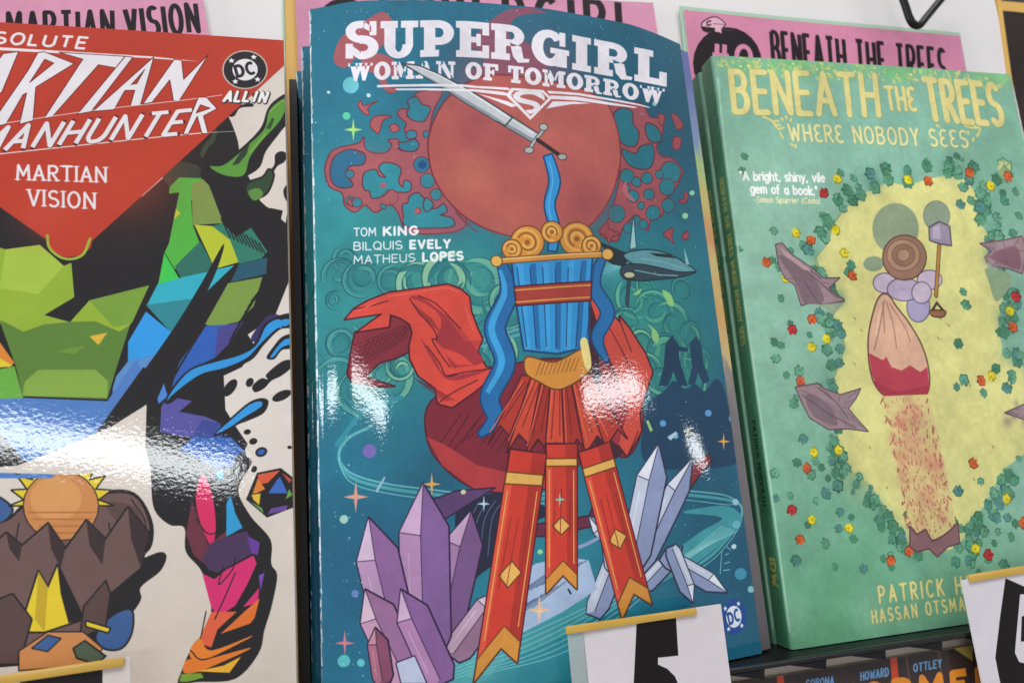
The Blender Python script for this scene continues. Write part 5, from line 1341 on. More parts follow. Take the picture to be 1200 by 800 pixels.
["P","ece6ee",0,[[222,257,273,260,273,247,223,244],[273,260,315,261,316,248,273,247],[321,261,364,260,365,248,322,248],[231,245,263,247,281,297,270,317,254,316],[279,248,306,248,270,317,260,317],[283,248,312,248,330,297,318,318,302,318],[334,248,354,248,318,318,308,318],[467,282,465,270,459,260,448,252,435,247,420,245,404,247,391,253,379,261,372,271,369,282,371,294,377,304,387,311,401,316,416,318,431,316,445,311,456,303,464,293,467,282,435,282,434,288,431,294,427,298,422,301,417,303,411,302,407,299,403,294,401,288,400,282,402,275,404,270,408,265,413,262,419,261,424,262,429,265,432,269,435,275,435,282],[471,316,512,316,512,303,471,303],[553,315,604,314,605,301,553,302],[483,316,501,316,506,247,487,247],[563,315,594,315,598,245,567,246],[474,260,515,260,516,246,475,247],[567,259,608,259,609,245,567,246],[487,247,521,246,549,291,535,309,522,309],[573,246,557,253,528,309,539,309],[610,314,654,314,654,301,611,301],[672,313,724,312,725,299,673,300],[621,314,637,314,672,255,663,245,656,245],[652,245,683,244,716,312,680,313],[637,296,689,295,690,286,638,286],[731,312,774,312,775,299,732,299],[745,312,762,312,767,243,750,243],[735,256,777,256,778,243,736,243],[819,312,835,312,841,244,824,243],[808,257,851,257,852,244,809,243],[748,243,782,243,835,312,806,312],[1011,280,1010,269,1004,258,993,250,979,245,963,243,947,244,933,249,921,257,913,267,909,278,911,289,917,299,928,307,941,312,957,314,973,312,988,308,1000,300,1008,291,1011,280,978,279,977,285,974,291,969,295,964,298,958,299,953,298,948,295,944,291,942,285,942,278,944,272,947,266,951,262,956,259,962,258,968,259,972,262,976,266,978,272,978,279],[1025,314,1058,315,1065,246,1032,246],[1015,314,1069,315,1070,302,1016,301],[1020,259,1074,260,1075,247,1021,245],[1042,259,1111,261,1113,248,1043,246],[1093,273,1112,274,1115,248,1095,247],[1050,286,1080,287,1081,276,1051,275],[1073,293,1086,293,1088,270,1075,270],[1201,319,1234,319,1241,251,1208,250],[1188,318,1247,320,1249,307,1189,305],[1177,262,1270,264,1271,251,1178,249],[1173,277,1192,277,1195,250,1176,249],[1252,278,1271,279,1274,251,1255,251],[1385,289,1383,277,1377,267,1366,259,1351,253,1335,251,1318,252,1302,257,1289,265,1280,275,1277,286,1278,297,1284,307,1295,315,1310,320,1326,323,1343,321,1359,317,1372,309,1381,300,1385,289,1350,288,1348,294,1344,300,1340,304,1334,307,1328,308,1322,306,1317,303,1314,299,1312,293,1311,286,1313,280,1316,274,1321,270,1327,267,1333,266,1339,268,1344,271,1347,275,1349,281,1350,288],[1387,323,1432,325,1434,311,1389,310],[1479,325,1538,324,1540,311,1481,312],[1401,324,1421,324,1430,255,1409,255],[1491,325,1526,324,1536,255,1500,255],[1394,267,1439,269,1441,256,1395,254],[1498,269,1546,268,1548,255,1500,255],[1409,255,1447,256,1476,301,1459,318,1445,318],[1506,255,1487,263,1452,318,1463,318],[1666,290,1665,278,1658,268,1646,260,1631,255,1613,253,1595,255,1578,260,1564,268,1555,279,1550,290,1552,301,1558,311,1570,319,1585,324,1603,325,1621,323,1638,318,1652,310,1662,301,1666,290,1629,289,1627,295,1623,301,1618,306,1612,309,1605,310,1599,309,1594,306,1590,302,1588,296,1587,289,1589,283,1593,277,1598,272,1604,269,1611,268,1617,269,1623,272,1626,277,1629,283,1629,289],[1681,325,1717,326,1728,256,1691,255],[1668,325,1729,327,1731,313,1670,311],[1677,268,1738,270,1740,257,1679,255],[1736,299,1746,299,1755,297,1764,295,1772,292,1778,288,1782,284,1783,279,1783,274,1780,270,1776,266,1769,262,1761,259,1752,258,1742,257,1740,270,1743,270,1746,271,1748,272,1749,273,1751,275,1751,276,1751,278,1751,280,1750,282,1748,283,1746,284,1743,285,1741,285,1738,286],[1709,298,1736,299,1738,286,1711,285],[1713,269,1740,270,1742,257,1715,256],[1735,292,1771,299,1775,321,1794,322,1791,329,1756,330,1740,319],[1813,329,1851,330,1862,260,1824,259],[1801,329,1863,331,1865,317,1803,316],[1809,272,1873,274,1875,260,1812,259],[1870,303,1881,302,1891,301,1900,299,1907,295,1914,292,1918,287,1920,282,1919,278,1917,273,1912,269,1905,265,1897,263,1887,261,1877,260,1875,274,1878,274,1881,275,1883,276,1885,277,1886,278,1887,280,1887,282,1886,283,1885,285,1883,287,1881,288,1878,289,1875,289,1873,289],[1843,302,1870,303,1873,289,1845,289],[1847,273,1875,274,1877,260,1849,260],[1869,296,1906,302,1910,325,1930,325,1927,332,1891,334,1875,323],[2068,299,2067,287,2059,277,2047,269,2030,264,2011,262,1992,263,1973,268,1958,276,1948,286,1943,297,1944,309,1951,319,1963,328,1979,333,1998,335,2018,334,2036,329,2051,321,2062,310,2068,299,2027,299,2025,305,2020,311,2015,316,2008,319,2001,320,1994,319,1989,316,1985,311,1983,305,1983,298,1985,292,1989,286,1995,281,2001,278,2008,277,2015,278,2021,282,2025,286,2027,292,2027,299],[2081,275,2154,270,2157,257,2084,262],[2154,270,2217,266,2220,253,2157,257],[2226,265,2290,261,2294,247,2229,252],[2095,261,2142,258,2161,307,2142,330,2118,331],[2166,256,2205,254,2142,330,2127,331],[2172,256,2214,253,2233,303,2213,326,2189,327],[2247,251,2278,249,2213,326,2198,326]]],
["P","c4cace",0,[[539,255,629,262,738,292,902,346,1103,426,1179,458,1133,490,1072,471,897,404,725,329,617,286]],"3a4048",6],
["P","8e979e",0,[[617,286,735,325,898,390,1083,461,1144,486,1072,471,897,404,725,329]]],
["L","f0f2f4",0,6,[[638,269,747,298,901,353,1097,433,1168,462]]],
["P","ece6ee",0,[[385,337,877,333,980,338,1164,339,1190,349,979,347,877,343,385,346]]],
["P","ece6ee",0,[[493,352,953,351,1136,357,1204,369,1135,371,952,361,493,359]]],
["P","ece6ee",0,[[977,369,1159,394,1216,409,1183,417]]],
["P","ece6ee",0,[[1412,342,1624,336,1897,343,2151,350,2132,355,1874,352,1623,346,1426,352]]],
["P","ece6ee",0,[[1430,360,1622,352,1830,358,2046,363,2023,368,1828,370,1620,368,1442,374]]],
["P","ece6ee",0,[[1446,383,1598,374,1712,373,1566,387,1399,415]]],
["P","ece6ee",0,[[1149,370,1189,339,1388,340,1443,371,1293,464],[1295,449,1418,372,1381,350,1204,349,1177,369]]],
["P","ece6ee",1,[[1195,372,1220,353,1287,347,1359,347,1391,361,1393,382,1370,374,1324,362,1266,363,1237,373,1274,381,1339,390,1362,405,1340,423,1296,440,1269,426,1307,422,1323,412,1300,404,1234,397,1208,386]]],
["L","e8eef2",0,8,[[229,874,257,875],[243,874,242,902],[299,890,299,886,297,883,294,880,290,877,286,876,282,876,277,877,273,879,270,882,268,885,267,889,268,893,269,897,272,900,276,903,280,904,285,904,289,903,293,901,296,898,298,894,299,890],[310,905,314,876,328,896,345,877,346,905]]],
["L","f4f6f8",0,14,[[393,905,395,877],[429,877,394,893],[404,889,430,905],[452,905,454,877],[476,906,478,877,515,906,516,877],[576,881,570,878,563,877,556,878,549,880,544,883,540,887,539,892,540,896,543,900,549,903,555,905,562,906,569,904,576,902,580,898,583,894,582,893,564,893]]],
["L","e8eef2",0,8,[[225,953,227,925],[227,925,243,926,243,926,248,926,252,928,256,929,258,931,259,933,258,935,255,937,252,938,248,939,243,939,226,938],[243,939,243,939,248,939,253,941,257,943,260,945,261,947,260,949,257,951,253,953,248,954,242,954,225,953],[275,955,276,927],[291,928,290,956,318,956],[376,942,375,939,373,935,369,932,364,930,358,928,352,928,347,929,341,932,337,935,335,938,334,942,334,946,337,950,340,953,345,955,351,956,357,956,363,955,368,953,372,950,374,946,376,942],[357,951,375,958],[391,929,390,948,390,948,391,950,392,952,395,954,399,956,403,956,408,957,413,956,417,956,421,954,424,953,426,951,427,948,428,929],[441,957,443,929],[487,932,483,930,478,929,473,929,467,930,463,931,460,933,458,935,458,938,460,940,464,942,469,943,474,943,474,943,480,944,485,945,489,946,491,949,491,951,489,953,486,955,481,957,475,957,470,957,464,956,460,955]]],
["L","f4f6f8",0,14,[[566,929,540,929,538,957,565,957],[539,943,562,943],[586,929,601,957,620,929],[667,929,640,929,638,957,664,957],[639,943,662,943],[686,929,684,958,709,957],[731,929,746,943,763,929],[746,943,745,957]]],
["L","e8eef2",0,7,[[223,1003,228,975,246,995,266,976,268,1004],[282,1005,303,977,320,1005],[289,996,315,996],[336,977,371,977],[353,977,352,1005],[384,1005,385,977],[418,1005,420,977],[384,991,419,991],[464,977,434,977,433,1005,462,1005],[434,990,459,990],[478,977,477,997,477,997,478,999,479,1001,482,1002,486,1004,490,1005,494,1005,499,1005,503,1004,507,1002,510,1001,512,999,512,996,514,977],[556,979,552,977,548,977,542,977,537,977,533,979,530,981,528,983,529,985,530,987,534,989,538,990,543,991,543,991,549,991,554,992,558,994,560,996,560,998,558,1000,555,1002,550,1004,545,1004,539,1004,534,1004,530,1002]]],
["L","f4f6f8",0,14,[[609,976,607,1004,631,1004],[687,990,687,986,685,982,682,979,678,977,673,976,668,976,663,977,658,979,655,982,653,986,652,990,652,994,654,998,657,1001,661,1003,666,1004,671,1004,676,1003,680,1000,684,997,686,994,687,990],[706,1004,708,975,723,975,723,975,727,975,731,976,734,978,736,980,737,983,736,985,733,987,730,989,726,990,721,990,707,991],[784,974,757,975,755,1003,782,1003],[756,988,779,988],[829,976,826,975,821,974,817,974,812,975,808,976,806,978,804,980,804,983,806,985,809,987,813,988,817,988,817,988,822,988,827,989,830,991,832,993,832,995,830,998,827,1000,823,1001,818,1002,813,1002,809,1001,805,1000]]],
["E","1a4a94",2335,2354,90,8,-16,63],
["E","e8ecf4",2335,2354,54,5,-10,38],
["P","1a4a94",0,[[2285,2337,2303,2335,2305,2334,2312,2335,2319,2337,2325,2341,2330,2347,2332,2354,2333,2361,2331,2368,2327,2374,2321,2378,2314,2380,2295,2382],[2305,2371,2312,2370,2315,2369,2317,2367,2318,2364,2319,2360,2319,2356,2317,2352,2315,2349,2313,2346,2310,2345,2307,2345,2305,2345,2300,2346]]],
["P","1a4a94",0,[[2371,2330,2360,2327,2350,2328,2341,2334,2336,2343,2336,2354,2340,2364,2349,2372,2359,2375,2370,2373,2378,2367,2368,2360,2365,2364,2360,2365,2355,2363,2351,2358,2348,2352,2348,2346,2350,2341,2354,2337,2359,2337,2364,2339]]],
["P","f4f2f2",0,[[2284,2310,2287,2317,2297,2319,2288,2323,2289,2330,2281,2325,2271,2329,2276,2322,2268,2316,2279,2317]]],
["P","f4f2f2",0,[[2382,2301,2384,2308,2394,2310,2385,2314,2386,2321,2378,2316,2367,2320,2372,2313,2365,2307,2376,2308]]],
["P","f4f2f2",0,[[2290,2383,2292,2390,2303,2392,2293,2396,2295,2403,2287,2398,2277,2401,2281,2394,2274,2389,2285,2390]]],
["P","f4f2f2",0,[[2386,2380,2388,2387,2398,2389,2389,2392,2390,2400,2382,2395,2372,2398,2377,2391,2369,2386,2380,2386]]],
["L","7ab8c0",0,6,[[2307,2115,2275,2196],[2328,2132,2354,2128],[2314,2162,2353,2159],[2302,2186,2346,2186],[2348,2103,2370,2117]]],
["U",120]],"prism":["ddd2c8",["B","d4c4b4",2095,2235,658,0.6],
["B","e8e0da",2318,1359,629,0.5],
["P","1d191b",1,[[688,1777,1098,1762,1222,1713,1544,1693,1710,1707,1797,1801,1798,1885,1746,1923,1837,1908,1868,1925,1838,1970,1748,2014,1749,2055,1684,2110,1590,2152,1211,2213,723,2131]]],
["P","3a5f96",1,[[1617,2095,1705,2082,1710,2151,1664,2197,1584,2191,1546,2149]],"1d191b",6],
["P","3a5f96",1,[[1006,1666,1093,1691,1152,1734,1098,1772,986,1765]],"1d191b",6],
["P","6f5450",1,[[743,1790,1098,1774,1230,1723,1544,1706,1703,1717,1777,1800,1778,1878,1716,1926,1613,1965,1588,2103,1503,2135,1331,2122,1278,2176,1211,2203,854,2132]]],
["P","3a2b2c",0,[[1158,1924,1189,1857,1182,1975,1283,2026,1200,2035,1168,1974]]],
["P","3a2b2c",0,[[1613,1965,1539,1970,1501,2096,1543,2060]]],
["P","3a2b2c",0,[[1115,2009,1200,2045,1315,2092,1244,2077,1117,2038]]],
["P","5c4441",1,[[1575,1737,1712,1755,1759,1841,1686,1929,1612,1934,1653,1835]]],
["L","1d191b",1,6,[[1592,1800,1613,1883,1597,1943],[1183,1777,1169,1876,1195,1956],[1696,1728,1766,1810,1746,1902]]],
["P","e8cc2c",0,[[1137,1719,1203,1704,1143,1670,1214,1671,1167,1626,1238,1642,1209,1590,1273,1620,1264,1565,1316,1607,1328,1554,1365,1604,1396,1557,1413,1611,1463,1574,1459,1629,1523,1604,1497,1655,1570,1645,1526,1687,1600,1694,1541,1722,1612,1744]],"1d191b",5],
["E","cf8a50",1371,1731,170,10,5,110,"1d191b",5],
["E","dc9c5c",1346,1708,118,6,4,71],
["L","b8703c",0,8,[[1225,1745,1529,1762]]],
["L","b8703c",0,8,[[1249,1768,1511,1783]]],
["L","b8703c",0,8,[[1274,1791,1492,1804]]],
["L","b8703c",0,8,[[1298,1814,1473,1825]]],
["P","6f5450",0,[[1022,1866,1129,1803,1202,1848,1313,1784,1397,1870,1488,1784,1579,1851,1681,1753,1782,1842,1747,1953,1607,2025,1589,2122,1211,2208,1046,2194]],"1d191b",6],
["P","3a2b2c",0,[[1313,1784,1397,1870,1378,1929,1332,1866]]],
["P","3a2b2c",0,[[1488,1784,1579,1851,1567,1931,1506,1867]]],
["P","3a2b2c",0,[[1681,1753,1782,1842,1747,1953,1699,1858]]],
["P","3a2b2c",0,[[1129,1803,1202,1848,1191,1897,1146,1854]]],
["P","e8cc2c",0,[[1205,2112,1278,1932,1324,1985,1363,1918,1489,2095,1401,2108,1317,2121]],"1d191b",6],
["P","1d191b",0,[[1363,1918,1489,2095,1422,2102,1382,2009]]],
["P","c8a824",0,[[1278,1932,1324,1985,1317,2121,1272,2079]]],
["P","5a4240",0,[[1033,2023,1169,1994,1258,2078,1211,2208,1046,2194]],"1d191b",5],
["P","5a4240",0,[[1488,2056,1584,1983,1607,2025,1589,2122,1475,2153]],"1d191b",5],
["P","e8cc2c",0,[[1498,2101,1611,2132,1601,2145,1502,2118]],"1d191b",5],
["P","cf8a50",0,[[1208,2170,1331,2122,1488,2134,1577,2190,1535,2235,1212,2227]],"1d191b",4],
["P","4e5f4c",0,[[1447,2180,1497,2162,1592,2216,1550,2236,1463,2210]],"1d191b",5],
["P","3a5f96",0,[[1264,2165,1332,2132,1389,2146,1334,2180]],"1d191b",4],
["P","1d191b",1,[[1805,1610,1981,1598,2206,1608,2290,1632,2220,1721,2280,1815,2381,1901,2383,1981,2412,2023,2383,2118,2345,2193,2314,2266,2199,2336,2014,2330,1930,2331,1943,2291,1985,2230,2035,2187,2085,2111,2041,1988,1961,1915,1953,1836,1881,1822,1808,1769,1792,1679]]],
["P","6e3040",0,[[1961,1856,1989,1749,2070,1902,2159,1858,2159,1898,2085,1981,1997,1927]]],
["P","dc2c64",1,[[2008,1740,2033,1666,2058,1672,2093,1745,2107,1845,2085,1903,2034,1831]]],
["P","4a3258",0,[[2041,1939,2085,1893,2204,1871,2264,1864,2290,1941,2114,1993,2070,1980]]],
["P","6a3c9c",0,[[2261,1879,2327,1908,2315,1949,2285,1940]]],
["P","d82c70",0,[[2041,1990,2100,2013,2158,1986,2293,1948,2310,1976,2261,2042,2202,2105,2114,2137,2082,2096]]],
["P","d82c70",0,[[2238,2113,2321,2056,2313,2104]]],
["P","7a48b0",0,[[2319,2016,2349,2008,2328,2066]]],
["P","e0603a",0,[[2035,2187,2085,2116,2209,2125,2114,2175,2085,2229,2035,2214]]],
["P","e0702c",0,[[2128,2190,2246,2128,2323,2090,2297,2151,2275,2168]]],
["P","e88028",1,[[1982,2230,2030,2196,2085,2238,2289,2207,2157,2244,2085,2262,1999,2261]]],
["P","e87a28",1,[[1950,2292,1971,2257,2056,2264,2281,2245,2099,2286,1999,2301]]],
["P","f0b030",0,[[2014,2297,2142,2290,2229,2269,2171,2315]]],
["P","7aa02c",0,[[1932,2322,1943,2299,2035,2304,2049,2319,1971,2326]]],
["P","2f9fd8",0,[[2160,1768,2182,1739,2204,1801,2241,1853,2159,1878]]],
["P","3ab0e0",0,[[2103,1659,2145,1651,2148,1675,2123,1691]]],
["L","1d191b",1,6,[[2011,1810,2070,1863,2144,1852],[2144,1975,2121,2032,2188,1988,2203,1950],[2102,2141,2158,2064,2203,1999],[1985,2230,2056,2264,2274,2216],[2059,2114,2036,2188]]],
["P","1d191b",0,[[2259,1759,2317,1671,2440,1660,2514,1703,2503,1799,2365,1826]]],
["P","d85a3a",0,[[2320,1677,2436,1668,2373,1708,2327,1711]]],
["P","3a6ac0",0,[[2436,1691,2473,1749,2373,1744,2420,1700]]],
["P","e8c038",0,[[2288,1745,2334,1742,2326,1782,2296,1761]]],
["P","e08030",0,[[2320,1690,2358,1728,2311,1741,2293,1740]]],
["P","6aa040",0,[[2481,1734,2499,1756,2462,1769]]],
["P","6a4a9c",0,[[2387,1796,2472,1790,2464,1807,2368,1815]]],
["P","6aa04a",0,[[2280,1765,2341,1793,2348,1811,2296,1776]]],
["P","c04a3a",0,[[2444,1676,2498,1704,2482,1714]]],
["P","1d191b",0,[[1852,572,1969,453,2061,492,2153,551,2284,566,2353,671,2390,694,2480,707,2546,757,2537,884,2501,983,2423,1111,2276,1178,2320,1229,2243,1296,2149,1324,2157,1445,2205,1501,2270,1569,2217,1641,1969,1672,1751,1619,1757,1489,1595,1569,537,1602,425,577,1476,827]]],
["P","ddd2c8",0,[[1682,1486,1755,1413,1758,1547,1784,1629,1516,1616]]],
["P","1d191b",1,[[1969,453,1996,411,2051,348,2117,381,2155,303,2238,464,2144,551,2052,536]]],
["P","303c30",0,[[1813,564,1899,516,2010,531,2115,607,2043,584,1915,580,1861,621]]],
["P","52b440",0,[[1865,621,1915,582,2035,584,1979,672,1988,764,2024,832,1896,933,1841,866]]],
["P","7f9648",0,[[1979,608,2043,586,2075,613,2151,758,1988,766]]],
["P","2c7060",0,[[1896,922,2027,827,2109,932,1927,964]]],
["P","bcc830",0,[[1996,764,2091,769,2186,821,2233,907,2106,932]]],
["P","2f7f68",0,[[2091,769,2146,758,2218,810,2300,775,2388,867,2355,893,2233,913,2186,821]]],
["P","24586c",0,[[2233,913,2387,890,2378,953,2188,982]]],
["P","30b0c4",0,[[1812,982,2209,918,2028,1039,1754,1065]]],
["P","c8cc38",0,[[1872,684,1924,721,1873,755]]],
["P","40c850",0,[[1841,871,1919,966,1812,987]]],
["P","2c8894",0,[[1751,1061,1999,1041,2052,1028,1895,1175]]],
["P","2f9ce8",0,[[1752,1085,1895,1170,1851,1234,1667,1261,1666,1193]]],
["P","5a90cc",0,[[1667,1261,1851,1234,1708,1373,1599,1448,1595,1325]]],
["P","7c9a44",0,[[2174,986,2359,964,2309,1074,2227,1130,2106,1148,2053,1136]]],
["P","2f60b8",0,[[2053,1141,2213,1139,2159,1204,2105,1258,2000,1292,1872,1388,1922,1272]]],
["P","4a4690",0,[[2119,1147,2254,1130,2172,1213,2105,1258]]],
["P","5a55a4",0,[[1835,1422,1872,1388,1988,1409,1924,1443,2053,1465,2118,1486,2105,1530,1963,1533,1830,1510]]],
["P","4a88d8",0,[[1815,1395,1846,1342,1866,1387,1822,1413]]],
["P","2c64b8",0,[[1989,1534,2183,1542,2261,1598,2234,1641,2105,1644,1926,1575]]],
["P","3c4a98",0,[[2040,1474,2131,1491,2144,1540,1989,1534]]],
["P","1d191b",1,[[2152,837,2097,966,1930,1189,1778,1337,1674,1486,1520,1509,1711,1329,1895,1146,2034,985]]],
["L","1d191b",0,9,[[2053,1141,1974,1227,1885,1334]]],
["L","1d191b",0,7,[[2139,741,2189,815]]],
["L","1d191b",0,7,[[2161,751,2210,822]]],
["L","1d191b",0,7,[[2183,761,2231,829]]],
["L","1d191b",0,7,[[2206,772,2252,836]]],
["L","1d191b",0,7,[[2228,782,2273,843]]],
["L","1d191b",0,7,[[2251,792,2294,850]]],
["L","1d191b",0,7,[[2273,803,2315,857]]],
["L","1d191b",0,7,[[2296,813,2336,864]]],
["L","1d191b",0,7,[[2319,823,2357,871]]],
["L","1d191b",0,7,[[2341,834,2378,878]]],
["L","1d191b",0,7,[[2052,1037,1973,1102]]],
["L","1d191b",0,7,[[2039,1047,1957,1117]]],
["L","1d191b",0,7,[[2026,1056,1942,1131]]],
["L","1d191b",0,7,[[2013,1065,1926,1146]]],
["L","1d191b",0,7,[[1999,1074,1911,1160]]],
["L","1d191b",0,7,[[1986,1084,1895,1175]]],
["L","1d191b",0,7,[[1973,1093,1880,1189]]],
["L","1d191b",0,7,[[2351,1007,2296,1055]]],
["L","1d191b",0,7,[[2335,1027,2279,1076]]],
["L","1d191b",0,7,[[2318,1046,2262,1096]]],
["L","1d191b",0,7,[[2301,1065,2246,1117]]],
["L","1d191b",0,7,[[2284,1083,2229,1138]]],
["L","1d191b",0,7,[[2268,1102,2213,1158]]],
["L","1d191b",0,7,[[2251,1121,2196,1178]]],
["L","1d191b",0,7,[[2235,1140,2180,1199]]],
["P","1d191b",1,[[1854,1409,1879,1365,1974,1296,2105,1266,2225,1247,2307,1212,2363,1137,2446,1110,2516,1106,2515,1154,2445,1164,2361,1218,2292,1272,2158,1307,2027,1331,1911,1398,1873,1414]]],
["P","2f98e0",1,[[1863,1405,1888,1370,1977,1302,2105,1274,2228,1254,2320,1219,2376,1147,2446,1124,2459,1158,2431,1159,2348,1210,2272,1262,2158,1295,2027,1317,1898,1379]]],
["P","2f98e0",1,[[2453,1129,2504,1125,2498,1144,2466,1151]]],
["P","382f60",1,[[2294,1188,2377,1114,2446,1110,2363,1142,2321,1203]]],
["P","1d191b",1,[[2374,1265,2409,1228,2458,1191,2514,1183,2512,1231,2457,1239,2415,1271]]],
["P","2f98e0",1,[[2394,1264,2429,1229,2472,1201,2513,1197,2513,1216,2457,1229,2415,1261]]],
["E","1d191b",2182,1368,21,11,-31,28],
["E","1d191b",2284,1352,15,8,-14,14],
["P","1d191b",1,[[2298,1365,2345,1339,2379,1344,2373,1325,2456,1281,2511,1278,2510,1301,2454,1332,2399,1349,2358,1376,2311,1388]]],
["E","1d191b",2452,1405,50,-14,10,15],
["P","1d191b",1,[[2098,1529,2183,1475,2277,1424,2344,1410,2381,1423,2356,1463,2276,1487,2223,1499,2131,1531]]],
["P","2f98e0",1,[[2107,1527,2190,1479,2277,1433,2337,1421,2343,1440,2249,1477,2183,1506]]],
["E","1d191b",2269,1527,18,-2,3,9],
["E","1d191b",2299,1561,21,-2,2,11],
["E","1d191b",2340,1600,30,-6,8,16],
["E","1d191b",2488,1590,12,1,0,6],
["E","1d191b",2302,1658,12,5,-9,10],
["E","1d191b",2234,1633,35,5,-9,34],
["E","2f60b8",2340,1600,19,-4,5,9],
["P","1d191b",1,[[2060,534,2156,513,2271,446,2362,373,2399,299,2446,257,2520,231,2527,329,2470,390,2387,470,2332,549,2121,615,2026,572]]],
["P","5a9638",1,[[2078,537,2156,529,2280,453,2380,379,2408,305,2464,263,2506,249,2505,289,2462,350,2361,432,2297,498,2261,569,2156,570]]],
["P","2e3a2c",0,[[2199,531,2244,479,2298,439,2279,485,2235,524]]],
["P","2e4a2c",0,[[2389,378,2426,331,2439,334,2416,378]]],
["L","8cb050",1,6,[[2417,305,2473,266,2506,255],[2297,478,2388,398]]],
["P","1d191b",1,[[2017,452,2043,425,2060,393,2095,373,2126,378,2117,424,2086,457,2056,489,2104,501,2121,488,2110,526,2052,527]]],
["P","39422f",1,[[2026,490,2047,451,2078,425,2104,389,2117,398,2104,437,2069,463,2043,502]]],
["L","c8c8c0",0,4,[[2078,389,2091,391,2104,387]]],
["P","1d191b",1,[[2170,325,2193,295,2246,285,2309,275,2318,288,2246,297,2214,330,2183,334]]],
["E","1d191b",2139,463,12,-3,3,7],
["P","1d191b",0,[[2310,235,2337,214,2337,234,2319,251]]],
["P","1d191b",1,[[2412,547,2435,521,2440,482,2477,468,2504,481,2490,511,2453,527,2425,554]]],
["P","1d191b",1,[[2483,622,2541,587,2553,683,2500,670]]],
["P","2f4630",1,[[2286,599,2369,574,2403,543,2428,567,2393,633,2334,657,2277,640]],"1d191b",8],
["P","5c8c40",1,[[2286,634,2343,619,2368,645,2318,669]]],
["P","ddd2c8",0,[[2376,657,2400,698,2480,694,2465,739,2491,757,2503,704,2467,680]]],
["P","1d191b",0,[[476,698,1023,694,1227,758,1262,867,1155,1424,551,1402]]],
["P","96b434",0,[[921,823,1062,856,1224,840,1262,878,1343,916,1379,905,1399,1029,1260,1090,1382,1116,1472,1041,1767,990,1681,1129,1572,1388,1172,1364,1131,1263,1053,1118,935,1013]]],
["P","1d191b",0,[[1455,791,1638,667,1916,641,1864,835,1767,990,1472,1041,1382,1116,1260,1090,1399,1029,1386,905,1343,911]]],
["P","5e8434",0,[[1051,1102,1165,1146,1261,1122,1382,1116,1504,1116,1622,1155,1681,1129,1612,1296,1572,1388,1172,1364,1131,1263]]],
["P","88ac44",0,[[1182,1315,1242,1278,1511,1285,1573,1326,1572,1383,1172,1364]]],
["P","7aa038",0,[[1472,1041,1767,990,1681,1129,1593,1138]]],
["P","a8c444",0,[[1062,856,1224,840,1343,916,1227,1016,1044,993]]],
["P","6c9438",0,[[1379,1207,1464,1199,1408,1229,1323,1218]]],
["P","e0b838",0,[[1477,1168,1564,1157,1522,1200]]],
["L","1d191b",0,10,[[1681,1129,1612,1296,1575,1393,1276,1383,1172,1369,1131,1263,1053,1118]]],
["P","e08a30",0,[[1014,1158,1057,1179,1130,1252,1104,1267,1020,1239]]],
["P","e8d030",0,[[1032,1220,1124,1262,1063,1266]]],
["P","6cb040",0,[[983,1279,1131,1263,1179,1375,990,1378]]],
["P","4f7fc4",0,[[842,1370,1187,1371,1572,1395,1709,1251,1744,1312,1584,1483,1319,1641,863,1618]]],
["P","1d191b",0,[[1078,1485,1200,1579,1278,1597,1164,1622,1008,1571]]],
["P","1d191b",0,[[1744,1282,1803,1314,1584,1506,1519,1503]]],
["P","ddd2c8",0,[[861,1597,1162,1592,1315,1557,1592,1483,1763,1413,1759,1605,1556,1630,1437,1635]]],
["P","bc3822",0,[[-66,-50,2520,-6,2517,97,2135,366,2015,452,1476,827,1473,849,1428,880,1353,886,1278,867,1264,827,1024,703,-26,248]]],
["L","9cb83c",1,14,[[1258,805,1269,849,1320,883,1378,892,1436,874,1467,818]]],
["B","c8452c",1649,592,263,0.5],
["B","b02f1c",1637,188,360,0.5],
["B","d05038",1270,724,166,0.4],
["P","e8e2e6",0,[[733,98,1762,103,2032,113,1762,111,734,111]]],
["P","e8e2e6",0,[[888,269,1001,124,1076,113,1004,274,960,291,990,224,939,253]],"5a1a18",3],
["P","e8e2e6",0,[[1173,113,1203,108,1357,149,1170,249,1164,378,1099,394,1127,272,1109,280,1033,395,951,410,1130,183],[1209,137,1138,233,1256,151]],"5a1a18",3],
["P","e8e2e6",0,[[1281,107,1620,109,1574,157,1483,148,1258,361,1218,369,1403,129]],"5a1a18",3],
["P","e8e2e6",0,[[1622,109,1661,111,1453,335,1385,347]],"5a1a18",3],
["P","e8e2e6",0,[[1772,106,1742,197,1706,302,1654,307,1676,243,1624,246,1570,324,1463,334],[1727,157,1656,222,1685,217]],"5a1a18",3],
["P","e8e2e6",0,[[1720,297,1884,110,1923,112,1935,191,2069,84,1912,278,1882,279,1861,194,1767,289]],"5a1a18",3],
["L","e8e2e6",0,4,[[840,412,1002,395,1465,330,1935,275,2145,247]]],
["L","e8e2e6",0,6,[[850,529,1010,508,1769,430,2051,403]]],
["L","d8c8c8",0,3,[[2051,403,2248,391]]],
["L","5a1a18",0,28,[[889,508,959,416,959,476,1047,407,991,498],[1035,494,1144,397,1124,486],[1071,462,1130,457],[1169,481,1235,388,1253,474,1320,380],[1298,469,1366,375],[1381,462,1450,367],[1332,423,1415,415],[1497,362,1448,429,1448,429,1444,436,1443,443,1446,448,1451,451,1459,453,1469,453,1481,451,1493,448,1505,442,1516,436,1526,428,1532,421,1583,354],[1558,445,1630,349,1647,437,1720,340],[1769,335,1857,327],[1813,331,1738,428],[1983,314,1907,322,1830,419,1906,412],[1870,369,1936,363]]],
